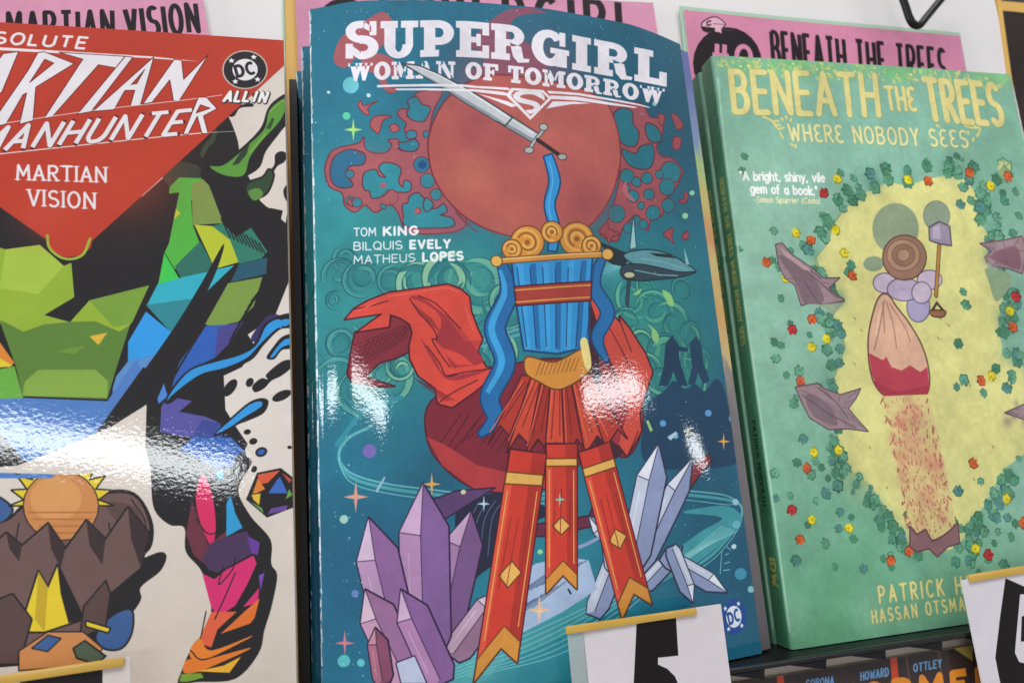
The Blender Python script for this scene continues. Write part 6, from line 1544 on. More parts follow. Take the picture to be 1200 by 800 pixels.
["L","e8e2e6",2,24,[[888,507,957,415,957,475,1046,406,990,497],[1034,493,1143,396,1122,485],[1070,461,1129,456],[1167,480,1233,387,1252,473,1319,379],[1297,468,1365,374],[1380,461,1449,366],[1331,422,1414,414],[1496,361,1447,428,1447,428,1443,435,1442,442,1444,447,1450,451,1458,452,1468,452,1479,450,1492,447,1504,441,1515,435,1524,427,1531,420,1581,353],[1557,444,1629,348,1646,436,1719,339],[1767,334,1856,326],[1811,330,1737,427],[1982,313,1905,321,1829,418,1904,411],[1868,368,1934,362]]],
["P","e8e2e6",0,[[1935,412,2016,261,2060,259,2117,304,2043,335,2069,406,2036,406,2010,337,1961,411],[2027,290,2003,326,2082,303]],"5a1a18",3],
["L","e8e2e6",2,15,[[789,82,831,40,846,83],[803,68,841,68],[875,83,889,40],[889,40,913,40,913,40,919,40,925,42,930,44,932,47,932,50,930,53,926,56,920,58,914,59,907,60,882,60],[907,60,907,60,914,60,921,62,926,65,929,68,929,71,927,75,922,78,915,81,907,82,899,83,875,83],[1009,44,1004,42,997,40,990,40,982,41,975,43,969,46,966,50,966,53,968,57,972,59,978,61,986,62,986,62,994,62,1001,64,1006,67,1008,70,1007,74,1004,77,998,80,991,82,982,83,974,83,966,82,961,79],[1101,62,1101,56,1100,51,1096,46,1089,43,1081,41,1073,41,1064,42,1055,46,1048,50,1043,56,1040,62,1039,68,1041,74,1045,78,1051,82,1059,84,1067,84,1076,82,1085,79,1092,74,1097,68,1101,62],[1138,41,1123,84,1165,84],[1210,41,1199,71,1199,71,1199,75,1201,78,1204,81,1209,83,1215,84,1222,85,1229,84,1236,83,1242,81,1247,78,1251,75,1253,72,1264,41],[1294,41,1349,41],[1322,41,1306,85],[1427,42,1380,41,1364,86,1411,86],[1372,63,1413,63]]],
["L","e8e2e6",0,13,[[1102,602,1103,548,1129,586,1151,548,1158,602],[1182,603,1203,548,1230,603],[1189,585,1221,585],[1255,603,1252,549,1272,549,1272,549,1278,549,1284,551,1289,555,1292,558,1293,563,1292,567,1290,571,1285,574,1280,576,1274,576,1253,576],[1269,576,1297,604],[1319,549,1363,549],[1341,549,1343,604],[1390,605,1388,550],[1415,605,1437,550,1464,605],[1422,587,1455,587],[1489,606,1487,550,1536,606,1534,551]]],
["L","e8e2e6",0,6,[[1090,602,1115,602],[1146,602,1170,602],[1170,603,1195,602],[1218,603,1243,603],[1242,603,1267,603],[1284,604,1309,603],[1306,549,1331,549],[1350,550,1376,549],[1328,549,1353,549],[1331,604,1356,604],[1377,605,1403,604],[1375,550,1400,549],[1402,605,1428,605],[1452,605,1477,605],[1476,606,1502,605],[1521,551,1547,550]]],
["L","e8e2e6",0,13,[[1158,639,1186,697,1207,641],[1236,698,1233,641],[1296,648,1290,645,1284,643,1277,643,1271,644,1265,647,1262,650,1260,655,1261,660,1264,664,1268,668,1275,670,1281,671,1281,671,1289,672,1295,675,1300,679,1304,683,1304,688,1303,692,1299,696,1293,699,1286,700,1278,699,1271,697,1266,694],[1330,701,1327,644],[1408,675,1407,667,1403,660,1398,653,1391,649,1384,646,1376,646,1369,648,1363,652,1358,658,1355,666,1354,674,1356,682,1359,689,1365,696,1371,700,1379,703,1386,703,1393,701,1400,697,1404,691,1407,683,1408,675],[1435,705,1433,647,1484,706,1482,649]]],
["L","e8e2e6",0,6,[[1146,639,1170,639],[1195,641,1220,640],[1224,698,1248,698],[1220,641,1245,641],[1317,701,1342,701],[1314,644,1340,644],[1423,705,1448,705],[1469,649,1495,649]]],
["E","c8b8b0",2276,136,129,-5,-2,82],
["E","201c1e",2276,136,121,-5,-1,77],
["E","e8e2e6",2276,136,72,-3,-1,46],
["P","201c1e",0,[[2207,121,2230,116,2232,115,2242,115,2252,117,2260,122,2267,128,2272,136,2274,145,2272,153,2268,160,2261,166,2253,169,2227,174],[2239,159,2248,157,2252,156,2254,153,2255,149,2256,145,2254,140,2252,135,2249,132,2245,129,2241,127,2237,127,2235,128,2228,129]]],
["P","201c1e",0,[[2319,104,2304,100,2290,103,2280,111,2275,122,2277,135,2285,147,2297,155,2311,158,2325,155,2335,147,2321,140,2317,145,2310,146,2304,144,2297,139,2293,132,2292,125,2294,118,2298,114,2305,113,2312,115]]],
["P","f4f2f2",0,[[2199,88,2204,97,2219,96,2208,103,2211,111,2199,107,2187,112,2191,103,2180,98,2194,97]]],
["P","f4f2f2",0,[[2326,67,2331,76,2346,76,2334,82,2338,91,2326,86,2314,92,2318,83,2306,77,2321,76]]],
["P","f4f2f2",0,[[2220,175,2225,183,2239,183,2228,189,2232,198,2220,194,2208,199,2212,190,2201,185,2215,184]]],
["P","f4f2f2",0,[[2346,161,2351,170,2366,170,2354,176,2358,185,2346,180,2334,186,2338,177,2326,171,2341,170]]],
["L","2a2628",0,27,[[2158,274,2196,234,2195,272],[2170,260,2195,260],[2236,232,2217,272,2243,271],[2284,231,2264,270,2291,269]]],
["L","f4f0ee",0,17,[[2155,271,2193,231,2192,270],[2167,258,2192,258],[2233,230,2214,270,2240,269],[2281,229,2262,268,2288,267]]],
["L","2a2628",0,27,[[2325,268,2345,229],[2354,269,2375,229,2388,270,2408,230]]],
["L","f4f0ee",0,17,[[2322,266,2342,227],[2352,267,2372,227,2385,268,2405,228]]]],"forest":["8ab8a2",["B","94c0aa",211,930,878,0.6],
["B","78b094",257,178,526,0.5],
["B","6cab86",470,2310,948,0.8],
["B","5c9e76",310,2459,578,0.7],
["B","80bba8",1146,149,644,0.4],
["B","80b498",41,1649,591,0.5],
["B","70a68a",2316,424,705,0.4],
["B","98c4b0",229,582,320,0.5],
["B","649a7c",1172,2460,504,0.5],
["B","74ac90",128,2025,350,0.6],
["B","6ca88c",2069,95,158,0.25],
["B","96c0aa",501,1094,106,0.25],
["B","74ac92",555,2049,112,0.25],
["B","96c0aa",1234,1490,150,0.25],
["B","84b8a0",2485,74,177,0.25],
["B","6ca88c",640,296,65,0.25],
["B","84b8a0",861,2236,154,0.25],
["B","74ac92",170,2331,74,0.25],
["B","6ca88c",-222,1931,113,0.25],
["B","84b8a0",1663,1875,158,0.25],
["B","96c0aa",1353,641,123,0.25],
["B","9cc8b0",8,2414,100,0.25],
["B","74ac92",1855,1844,103,0.25],
["B","96c0aa",1486,2384,124,0.25],
["B","74ac92",253,2153,141,0.25],
["B","84b8a0",540,359,89,0.25],
["B","84b8a0",1967,262,192,0.25],
["B","9cc8b0",977,2026,76,0.25],
["B","9cc8b0",931,1697,126,0.25],
["B","96c0aa",1474,1193,109,0.25],
["B","96c0aa",1286,738,109,0.25],
["B","9cc8b0",781,2457,69,0.25],
["B","9cc8b0",184,874,113,0.25],
["B","96c0aa",327,603,121,0.25],
["B","84b8a0",1797,218,127,0.25],
["B","96c0aa",2161,939,175,0.25],
["B","74ac92",2169,691,157,0.25],
["B","74ac92",2165,29,159,0.25],
["B","9cc8b0",141,506,122,0.25],
["B","9cc8b0",1079,1248,93,0.25],
["B","6ca88c",1048,2384,158,0.25],
["B","9cc8b0",357,2096,68,0.25],
["B","84b8a0",595,1282,129,0.25],
["B","9cc8b0",39,2347,93,0.25],
["B","9cc8b0",-50,1591,87,0.25],
["B","9cc8b0",547,2430,148,0.25],
["B","9cc8b0",551,2377,124,0.25],
["B","9cc8b0",10,1318,86,0.25],
["B","6ca88c",1994,1109,97,0.25],
["B","74ac92",999,2026,61,0.25],
["B","9cc8b0",494,979,150,0.25],
["B","96c0aa",898,676,175,0.25],
["B","84b8a0",1617,258,96,0.25],
["B","9cc8b0",1033,1226,75,0.25],
["B","74ac92",1960,736,121,0.25],
["B","6ca88c",2079,43,171,0.25],
["B","84b8a0",2062,92,141,0.25],
["B","74ac92",2164,258,199,0.25],
["B","6ca88c",2083,1271,121,0.25],
["B","9cc8b0",1889,1665,163,0.25],
["B","74ac92",1219,211,108,0.25],
["B","96c0aa",644,1608,153,0.25],
["B","96c0aa",1570,152,63,0.25],
["B","74ac92",1349,2178,103,0.25],
["B","74ac92",-365,2056,61,0.25],
["B","84b8a0",-80,1998,89,0.25],
["B","9cc8b0",2369,654,121,0.25],
["B","84b8a0",123,1042,50,0.25],
["B","9cc8b0",1299,2024,61,0.25],
["B","74ac92",-128,1150,64,0.25],
["P","94ac7c",0,[[1345,611,1190,601,1078,629,965,664,792,740,698,812,654,885,541,943,543,1029,682,1144,593,1206,604,1256,652,1298,649,1354,583,1421,537,1488,522,1562,593,1612,479,1719,528,1847,675,1924,736,2005,844,2119,907,2192,1188,2217,1322,2171,1443,2084,1596,1996,1722,1904,1940,1831,2010,1739,2111,1512,1884,1398,1876,1310,1976,1148,1907,1071,1898,980,1969,857,1914,779,1924,668,1885,581,1686,555,1515,581]]],
["P","dcd88c",0,[[1387,602,1230,585,1115,616,992,649,921,682,839,722,724,802,687,869,570,938,588,1019,621,1050,669,1092,728,1134,625,1201,652,1240,677,1281,682,1340,624,1404,560,1473,548,1555,621,1600,578,1654,516,1716,536,1754,545,1790,551,1843,638,1874,710,1917,737,1954,778,1998,810,2037,832,2068,883,2105,909,2151,939,2182,1036,2186,1116,2201,1228,2203,1366,2158,1429,2118,1474,2079,1557,2026,1624,1983,1685,1937,1750,1899,1874,1860,1987,1828,2023,1777,2050,1735,2068,1678,2088,1642,2113,1596,2139,1540,2150,1500,2077,1463,2002,1426,1929,1391,1922,1301,1935,1248,1977,1191,2016,1142,1960,1063,1933,966,1969,905,2003,850,1949,769,1961,709,1968,663,1920,570,1827,549,1741,544,1553,568]]],
["B","d8cc80",1055,854,108,0.35],
["B","d8cc80",1758,1153,59,0.35],
["B","d8cc80",1003,1348,110,0.35],
["B","d0d07c",1219,1580,98,0.35],
["B","dcd88a",1676,1080,70,0.35],
["B","dcd88a",1017,1812,105,0.35],
["B","d8cc80",1303,1554,157,0.35],
["B","e4e09c",1609,813,69,0.35],
["B","dcd88a",1548,1483,61,0.35],
["B","d8cc80",972,1129,135,0.35],
["B","e4e09c",1213,1125,65,0.35],
["B","e4e09c",1092,1134,162,0.35],
["B","d8cc80",876,1082,72,0.35],
["B","e4e09c",1354,1893,107,0.35],
["B","e4e09c",1383,756,104,0.35],
["B","dcd88a",1307,1609,88,0.35],
["B","dcd88a",1710,1325,68,0.35],
["B","d0d07c",836,1402,61,0.35],
["B","d8cc80",1268,1045,116,0.35],
["B","d8cc80",638,1840,147,0.35],
["B","d0d07c",1059,1537,149,0.35],
["B","dcd88a",1527,1657,62,0.35],
["B","dcd88a",632,1911,95,0.35],
["B","d8cc80",1161,1756,119,0.35],
["B","dcd88a",921,1677,78,0.35],
["B","d8cc80",1050,1637,63,0.35],
["L","9a9660",0,9,[[779,1208,789,1218]]],
["L","9a9660",0,9,[[816,1262,826,1271]]],
["L","9a9660",0,9,[[724,1405,734,1414]]],
["L","9a9660",0,9,[[651,1620,661,1629]]],
["L","9a9660",0,10,[[1450,1220,1461,1230]]],
["L","9a9660",0,10,[[1509,1252,1520,1262]]],
["L","9a9660",0,10,[[1408,1308,1418,1318]]],
["L","9a9660",0,9,[[816,1927,826,1936]]],
["L","9a9660",0,9,[[738,1759,748,1768]]],
["L","9a9660",0,10,[[1685,1796,1695,1806]]],
["L","9a9660",0,10,[[1592,1523,1603,1533]]],
["L","9a9660",0,9,[[1204,1768,1214,1777]]],
["L","9a9660",0,9,[[1487,1926,1498,1935]]],
["B","568c78",1395,565,59,0.55],
["B","568c78",1109,581,89,0.55],
["B","5c9478",904,649,66,0.55],
["B","5c9478",696,774,52,0.55],
["B","5c9478",531,915,70,0.55],
["B","568c78",577,1031,63,0.55],
["B","568c78",681,1117,64,0.55],
["B","568c78",597,1232,51,0.55],
["B","568c78",624,1341,63,0.55],
["B","6a9c80",505,1485,66,0.55],
["B","6a9c80",575,1621,67,0.55],
["B","568c78",474,1738,45,0.55],
["B","568c78",509,1815,63,0.55],
["B","5c9478",608,1901,71,0.55],
["B","6a9c80",714,1983,65,0.55],
["B","6a9c80",792,2066,67,0.55],
["B","6a9c80",869,2135,76,0.55],
["B","568c78",928,2212,78,0.55],
["B","6a9c80",1112,2231,68,0.55],
["B","5c9478",1371,2189,80,0.55],
["B","5c9478",1483,2110,67,0.55],
["B","6a9c80",1642,2013,64,0.55],
["B","5c9478",1775,1927,60,0.55],
["B","5c9478",2024,1853,82,0.55],
["B","568c78",2093,1757,52,0.55],
["B","6a9c80",2138,1660,92,0.55],
["B","6a9c80",2196,1554,93,0.55],
["B","6a9c80",2138,1473,80,0.55],
["B","6a9c80",1991,1397,86,0.55],
["B","568c78",2001,1241,81,0.55],
["B","6a9c80",2081,1126,92,0.55],
["B","568c78",1986,938,74,0.55],
["B","568c78",2052,820,84,0.55],
["B","5c9478",2002,674,60,0.55],
["B","6a9c80",1954,533,82,0.55],
["B","568c78",1765,506,87,0.55],
["F","6ca688","3c7058",1401,532,23,336],
["F","4c8a68","3c7058",1396,559,29,612],
["F","52907a","34664f",1403,524,43,242],
["F","52907a","34664f",1399,543,36,129],
["F","4c8a68","4a7c62",1392,581,54,273],
["F","4c8a68","2c5846",1393,574,36,493],
["F","468060","34664f",1228,520,53,93],
["F","5a9876","3c7058",1230,580,28,67],
["F","5f9a78","2c5846",1229,544,42,182],
["F","5f9a78","3c7058",1230,578,53,13],
["F","52907a","4a7c62",1228,505,23,126],
["F","4c8a68","3c7058",1229,537,28,248],
["F","5a9876","3c7058",1115,613,35,458],
["F","66a284","2c5846",1109,583,22,433],
["F","558a84","3c7058",1112,597,42,257],
["F","5f9a78","3c7058",1115,614,52,435],
["F","468060","3c7058",1101,542,22,576],
["F","558a84","2c5846",1102,547,52,460],
["F","468060","3c7058",986,633,22,516],
["F","66a284","34664f",962,569,34,445],
["F","66a284","3c7058",978,613,34,4],
["F","558a84","34664f",987,637,22,440],
["F","6ca688","2c5846",977,611,22,94],
["F","5a9876","4a7c62",992,649,52,475],
["F","5f9a78","2c5846",901,644,34,107],
["F","5f9a78","3c7058",904,648,22,302],
["F","4c8a68","2c5846",916,674,51,138],
["F","6ca688","34664f",894,629,22,459],
["F","6ca688","34664f",904,650,34,194],
["F","4c8a68","34664f",893,628,51,480],
["F","4c8a68","2c5846",794,655,22,322],
["F","5f9a78","3c7058",815,686,34,266],
["F","4c8a68","3c7058",808,675,51,553],
["F","468060","2c5846",796,658,22,183],
["F","6ca688","34664f",834,714,40,621],
["F","6ca688","2c5846",794,655,22,204],
["F","5f9a78","34664f",667,745,33,431],
["F","5a9876","3c7058",693,771,50,559],
["F","5f9a78","4a7c62",703,781,50,322],
["F","5f9a78","3c7058",718,796,40,386],
["F","558a84","3c7058",696,774,21,40],
["F","5a9876","4a7c62",702,780,33,264],
["F","4c8a68","34664f",613,809,26,280],
["F","5a9876","34664f",629,822,49,370],
["F","5a9876","34664f",632,824,21,185],
["F","558a84","34664f",664,850,26,272],
["F","6ca688","2c5846",663,850,49,529],
["F","5a9876","4a7c62",638,829,26,298],
["F","4c8a68","2c5846",539,920,21,556],
["F","6ca688","2c5846",534,917,21,252],
["F","468060","3c7058",527,913,26,469],
["F","5f9a78","4a7c62",500,898,32,114],
["F","5a9876","4a7c62",476,884,39,160],
["F","558a84","2c5846",511,904,49,74],
["F","52907a","2c5846",549,1000,26,153],
["F","5a9876","4a7c62",536,995,21,62],
["F","6ca688","34664f",553,1002,26,29],
["F","468060","3c7058",536,995,39,29],
["F","6ca688","3c7058",565,1008,32,231],
["F","4c8a68","34664f",587,1018,26,618],
["F","52907a","34664f",587,1036,21,485],
["F","6ca688","4a7c62",525,1008,32,258],
["F","468060","2c5846",538,1014,21,110],
["F","5f9a78","4a7c62",544,1017,21,295],
["F","5a9876","3c7058",596,1039,49,241],
["F","468060","34664f",560,1023,39,432],
["F","66a284","34664f",669,1092,21,580],
["F","52907a","2c5846",634,1078,49,4],
["F","5a9876","4a7c62",593,1061,48,328],
["F","468060","4a7c62",630,1076,26,284],
["F","52907a","34664f",594,1061,26,354],
["F","52907a","2c5846",660,1088,26,417],
["F","468060","3c7058",661,1110,26,477],
["F","5f9a78","2c5846",709,1127,26,395],
["F","4c8a68","3c7058",649,1106,49,370],
["F","4c8a68","2c5846",637,1101,32,593],
["F","5a9876","34664f",615,1093,32,352],
["F","468060","4a7c62",659,1109,39,526],
["F","6ca688","3c7058",515,1180,25,280],
["F","52907a","34664f",553,1187,20,574],
["F","5a9876","4a7c62",602,1197,26,450],
["F","468060","4a7c62",589,1194,21,196],
["F","52907a","3c7058",610,1198,21,592],
["F","558a84","4a7c62",521,1181,38,42],
["F","66a284","2c5846",599,1233,38,590],
["F","558a84","34664f",644,1239,48,126],
["F","468060","3c7058",549,1225,32,231],
["F","66a284","3c7058",570,1228,38,355],
["F","5a9876","3c7058",547,1225,32,262],
["F","66a284","2c5846",588,1231,38,590],
["F","52907a","4a7c62",616,1276,26,446],
["F","66a284","34664f",647,1278,21,488],
["F","5a9876","34664f",587,1274,26,306],
["F","66a284","34664f",592,1274,20,520],
["F","558a84","3c7058",668,1280,39,594],
["F","6ca688","4a7c62",573,1273,38,449],
["F","5f9a78","2c5846",545,1344,47,532],
["F","6ca688","4a7c62",556,1343,20,6],
["F","52907a","4a7c62",543,1344,25,174],
["F","52907a","34664f",640,1341,38,357],
["F","5f9a78","4a7c62",556,1343,25,260],
["F","558a84","4a7c62",652,1341,20,75],
["F","6ca688","3c7058",603,1407,32,592],
["F","52907a","34664f",574,1411,32,395],
["F","4c8a68","4a7c62",557,1413,47,27],
["F","4c8a68","2c5846",531,1417,20,189],
["F","52907a","4a7c62",603,1407,32,594],
["F","558a84","34664f",617,1405,38,72],
["F","558a84","34664f",449,1497,20,4],
["F","5f9a78","3c7058",519,1482,25,228],
["F","468060","34664f",431,1501,31,274],
["F","5a9876","2c5846",431,1501,37,195],
["F","5f9a78","4a7c62",434,1501,20,327],
["F","558a84","34664f",550,1475,20,366],
["F","558a84","3c7058",469,1581,46,423],
["F","6ca688","3c7058",465,1583,25,446],
["F","558a84","34664f",545,1556,38,603],
["F","52907a","2c5846",490,1574,31,162],
["F","5f9a78","4a7c62",520,1564,37,43],
["F","468060","34664f",538,1558,37,422],
["F","5a9876","34664f",568,1624,25,146],
["F","66a284","4a7c62",562,1626,25,147],
["F","558a84","3c7058",614,1603,25,280],
["F","5f9a78","3c7058",520,1645,47,279],
["F","6ca688","34664f",603,1608,38,556],
["F","5f9a78","4a7c62",587,1615,31,526],
["F","52907a","4a7c62",478,1703,20,414],
["F","468060","34664f",538,1673,47,467],
["F","66a284","2c5846",538,1673,25,324],
["F","468060","2c5846",538,1673,37,525],
["F","66a284","4a7c62",554,1665,20,553],
["F","52907a","2c5846",568,1659,37,422],
["F","52907a","3c7058",504,1722,31,248],
["F","558a84","3c7058",459,1747,31,219],
["F","468060","2c5846",474,1738,31,206],
["F","5a9876","4a7c62",492,1728,37,139],
["F","6ca688","34664f",451,1751,31,190],
["F","5f9a78","2c5846",454,1749,24,124],
["F","468060","34664f",498,1777,46,496],
["F","52907a","2c5846",468,1795,20,474],
["F","6ca688","34664f",487,1784,31,532],
["F","6ca688","34664f",453,1804,37,440],
["F","66a284","4a7c62",515,1767,46,180],
["F","558a84","3c7058",451,1806,24,380],
["F","558a84","4a7c62",502,1819,37,451],
["F","5a9876","2c5846",517,1809,31,296],
["F","52907a","34664f",495,1824,31,501],
["F","4c8a68","2c5846",538,1795,46,614],
["F","6ca688","2c5846",490,1827,24,551],
["F","6ca688","4a7c62",542,1792,31,77],
["F","52907a","34664f",472,1903,46,312],
["F","4c8a68","4a7c62",476,1899,30,81],
["F","52907a","2c5846",483,1894,19,69],
["F","4c8a68","2c5846",514,1871,24,437],
["F","5a9876","3c7058",528,1860,20,370],
["F","52907a","2c5846",469,1904,46,317],
["F","4c8a68","3c7058",601,1907,25,344],
["F","5f9a78","3c7058",593,1914,20,394],
["F","468060","34664f",608,1901,25,243],
["F","66a284","2c5846",635,1876,31,412],
["F","52907a","4a7c62",602,1906,31,299],
["F","558a84","34664f",569,1936,20,592],
["F","5a9876","2c5846",665,1968,25,587],
["F","558a84","4a7c62",690,1940,20,171],
["F","4c8a68","34664f",706,1922,20,422],
["F","4c8a68","2c5846",678,1953,25,274],
["F","558a84","4a7c62",659,1975,25,120],
["F","4c8a68","4a7c62",649,1986,31,22],
["F","558a84","4a7c62",714,1983,25,601],
["F","66a284","3c7058",704,1996,20,277],
["F","5a9876","4a7c62",726,1968,31,311],
["F","5f9a78","34664f",709,1989,46,424],
["F","5a9876","34664f",719,1976,47,401],
["F","4c8a68","2c5846",705,1994,20,544],
["F","5a9876","3c7058",737,2057,46,382],
["F","52907a","4a7c62",736,2059,37,71],
["F","52907a","4a7c62",741,2053,37,170],
["F","5f9a78","3c7058",760,2024,47,148],
["F","66a284","34664f",769,2012,25,458],
["F","5f9a78","4a7c62",759,2026,20,585],
["F","5a9876","34664f",789,2071,25,343],
["F","66a284","2c5846",791,2068,25,575],
["F","6ca688","34664f",799,2056,47,434],
["F","52907a","4a7c62",799,2056,31,116],
["F","66a284","3c7058",791,2068,37,506],
["F","468060","3c7058",808,2041,31,611],
["F","4c8a68","3c7058",796,2133,20,160],
["F","468060","2c5846",802,2124,20,594],
["F","52907a","3c7058",795,2135,37,291],
["F","468060","3c7058",811,2107,31,444],
["F","5a9876","4a7c62",815,2099,20,214],
["F","4c8a68","34664f",823,2085,47,447],
["F","6ca688","34664f",858,2159,47,628],
["F","5f9a78","2c5846",856,2163,37,590],
["F","468060","2c5846",864,2146,47,518],
["F","558a84","34664f",876,2121,31,569],
["F","558a84","4a7c62",871,2132,31,123],
["F","66a284","3c7058",850,2175,31,610],
["F","6ca688","2c5846",1367,2164,26,514],
["F","558a84","4a7c62",1374,2209,21,111],
["F","5f9a78","3c7058",1372,2199,49,11],
["F","4c8a68","4a7c62",1372,2195,33,98],
["F","5f9a78","34664f",1376,2227,49,187],
["F","558a84","4a7c62",1372,2193,33,557],
["F","468060","3c7058",1432,2129,26,114],
["F","66a284","2c5846",1445,2186,33,308],
["F","52907a","2c5846",1437,2152,26,601],
["F","66a284","4a7c62",1430,2121,26,371],
["F","468060","2c5846",1429,2118,26,392],
["F","5a9876","2c5846",1446,2191,26,160],
["F","4c8a68","4a7c62",1493,2142,40,409],
["F","52907a","3c7058",1475,2084,40,397],
["F","5f9a78","34664f",1494,2148,40,368],
["F","468060","3c7058",1490,2133,21,56],
["F","468060","2c5846",1475,2085,40,142],
["F","5f9a78","2c5846",1495,2149,40,43],
["F","468060","3c7058",1585,2089,34,295],
["F","66a284","4a7c62",1589,2098,21,217],
["F","4c8a68","2c5846",1586,2092,40,141],
["F","5f9a78","4a7c62",1560,2033,27,500],
["F","66a284","4a7c62",1570,2055,34,363],
["F","52907a","34664f",1565,2043,40,619],
["F","558a84","4a7c62",1638,2007,51,88],
["F","6ca688","4a7c62",1636,2002,34,429],
["F","6ca688","34664f",1650,2028,27,236],
["F","558a84","4a7c62",1657,2040,51,552],
["F","6ca688","3c7058",1625,1984,27,549],
["F","558a84","4a7c62",1666,2056,27,554],
["F","52907a","4a7c62",1729,1998,51,594],
["F","52907a","34664f",1736,2008,41,509],
["F","468060","34664f",1721,1988,41,421],
["F","6ca688","2c5846",1699,1957,27,131],
["F","5a9876","4a7c62",1728,1997,41,529],
["F","558a84","3c7058",1711,1974,22,177],
["F","5f9a78","34664f",1769,1920,22,108],
["F","5a9876","4a7c62",1756,1906,22,375],
["F","468060","4a7c62",1776,1929,52,250],
["F","468060","3c7058",1805,1962,22,127],
["F","6ca688","3c7058",1798,1953,22,91],
["F","52907a","3c7058",1800,1956,34,485],
["F","66a284","4a7c62",1879,1864,28,592],
["F","52907a","34664f",2027,1429,54,288],
["F","4c8a68","3c7058",2040,1431,23,601],
["F","558a84","2c5846",2062,1404,29,273],
["F","5f9a78","3c7058",2048,1403,29,514],
["F","6ca688","4a7c62",2027,1401,23,172],
["F","558a84","34664f",2043,1402,54,35],
["F","6ca688","4a7c62",2067,1405,36,454],
["F","6ca688","4a7c62",1947,1393,43,135],
["F","52907a","3c7058",1929,1300,29,557],
["F","5a9876","34664f",2044,1296,23,612],
["F","468060","4a7c62",1931,1300,43,76],
["F","6ca688","34664f",1991,1298,23,18],
["F","66a284","4a7c62",1982,1299,44,595],
["F","4c8a68","3c7058",1973,1299,54,509],
["F","66a284","3c7058",2076,1233,44,390],
["F","5f9a78","4a7c62",1967,1245,36,284],
["F","558a84","4a7c62",2036,1237,37,319],
["F","52907a","3c7058",2067,1234,37,507],
["F","5a9876","4a7c62",1966,1245,36,568],
["F","5f9a78","2c5846",2030,1238,37,374],
["F","558a84","4a7c62",2126,1164,56,335],
["F","468060","3c7058",2059,1176,37,443],
["F","6ca688","34664f",2084,1172,24,79],
["F","558a84","4a7c62",2051,1178,24,123],
["F","66a284","3c7058",2001,1187,44,202],
["F","5f9a78","3c7058",2095,1170,44,432],
["F","5a9876","34664f",2074,1128,55,333],
["F","558a84","4a7c62",2104,1121,45,533],
["F","5a9876","2c5846",2107,1120,30,47],
["F","6ca688","3c7058",2117,1118,37,61],
["F","66a284","3c7058",2103,1121,56,331],
["F","5a9876","2c5846",2121,1117,56,318],
["F","4c8a68","3c7058",2011,1044,24,21],
["F","4c8a68","2c5846",2029,1037,44,78],
["F","52907a","4a7c62",2045,1031,56,579],
["F","558a84","2c5846",1989,1052,55,608],
["F","52907a","2c5846",2028,1038,24,428],
["F","5a9876","2c5846",2051,1029,45,51],
["F","468060","4a7c62",1998,932,45,325],
["F","5f9a78","3c7058",1974,945,24,69],
["F","6ca688","3c7058",2004,929,24,362],
["F","4c8a68","34664f",2014,924,45,460],
["F","468060","4a7c62",1947,959,24,591],
["F","468060","2c5846",2027,917,56,68],
["F","468060","2c5846",1986,896,37,192],
["F","66a284","2c5846",2082,841,56,59],
["F","468060","4a7c62",2016,879,56,176],
["F","5a9876","2c5846",2019,877,56,566],
["F","4c8a68","3c7058",1992,892,45,614],
["F","558a84","4a7c62",1974,903,24,212],
["F","5a9876","4a7c62",2105,787,24,217],
["F","558a84","3c7058",2110,783,24,122],
["F","52907a","2c5846",2047,823,24,110],
["F","6ca688","34664f",2096,792,24,229],
["F","5a9876","3c7058",2016,842,37,610],
["F","66a284","2c5846",2019,840,37,142],
["F","5a9876","4a7c62",1971,751,45,487],
["F","5f9a78","3c7058",1956,763,56,370],
["F","5a9876","3c7058",2011,719,56,89],
["F","4c8a68","4a7c62",2024,709,30,580],
["F","52907a","3c7058",2028,706,45,114],
["F","468060","2c5846",2050,689,30,334],
["F","6ca688","3c7058",2031,649,57,105],
["F","52907a","4a7c62",1965,705,56,328],
["F","66a284","3c7058",1966,705,56,353],
["F","5a9876","34664f",2000,676,38,136],
["F","4c8a68","4a7c62",2001,675,45,346],
["F","558a84","34664f",1972,700,56,505],
["F","66a284","3c7058",1996,638,57,137],
["F","468060","2c5846",2049,589,30,393],
["F","5f9a78","4a7c62",2027,609,38,616],
["F","558a84","2c5846",2019,616,30,145],
["F","66a284","4a7c62",2003,631,57,574],
["F","6ca688","4a7c62",2044,593,46,90],
["F","468060","3c7058",1935,553,38,356],
["F","4c8a68","3c7058",1925,565,45,564],
["F","558a84","2c5846",1923,567,45,273],
["F","5f9a78","3c7058",1932,557,30,115],
["F","52907a","2c5846",1982,501,57,195],
["F","468060","2c5846",1989,493,24,414],
["F","66a284","34664f",1828,548,30,198],
["F","5a9876","3c7058",1836,537,56,447],
["F","5a9876","3c7058",1847,522,24,320],
["F","4c8a68","2c5846",1845,525,30,225],
["F","6ca688","3c7058",1850,518,37,551],
["F","6ca688","2c5846",1893,461,24,118],
["F","5a9876","3c7058",1774,492,56,298],
["F","5f9a78","2c5846",1765,507,45,212],
["F","6ca688","3c7058",1791,465,30,293],
["F","5f9a78","34664f",1787,472,37,463],
["F","5a9876","34664f",1744,540,44,552],
["F","468060","2c5846",1788,471,24,241],
["F","4c8a68","34664f",1582,497,23,204],
["F","468060","34664f",1588,483,23,280],
["F","4c8a68","3c7058",1577,510,44,119],
["F","4c8a68","4a7c62",1581,500,55,247],
["F","6ca688","34664f",1590,477,29,561],
["F","468060","3c7058",1586,487,29,407],
["F","468060","3a7058",107,2174,39,363],
["F","6ca688","3a7058",513,1204,44,318],
["F","6ca688","3a7058",1348,2268,40,328],
["F","4c8a68","3a7058",574,1288,36,264],
["F","66a284","3a7058",1376,2174,29,255],
["F","5a9876","3a7058",796,1010,41,32],
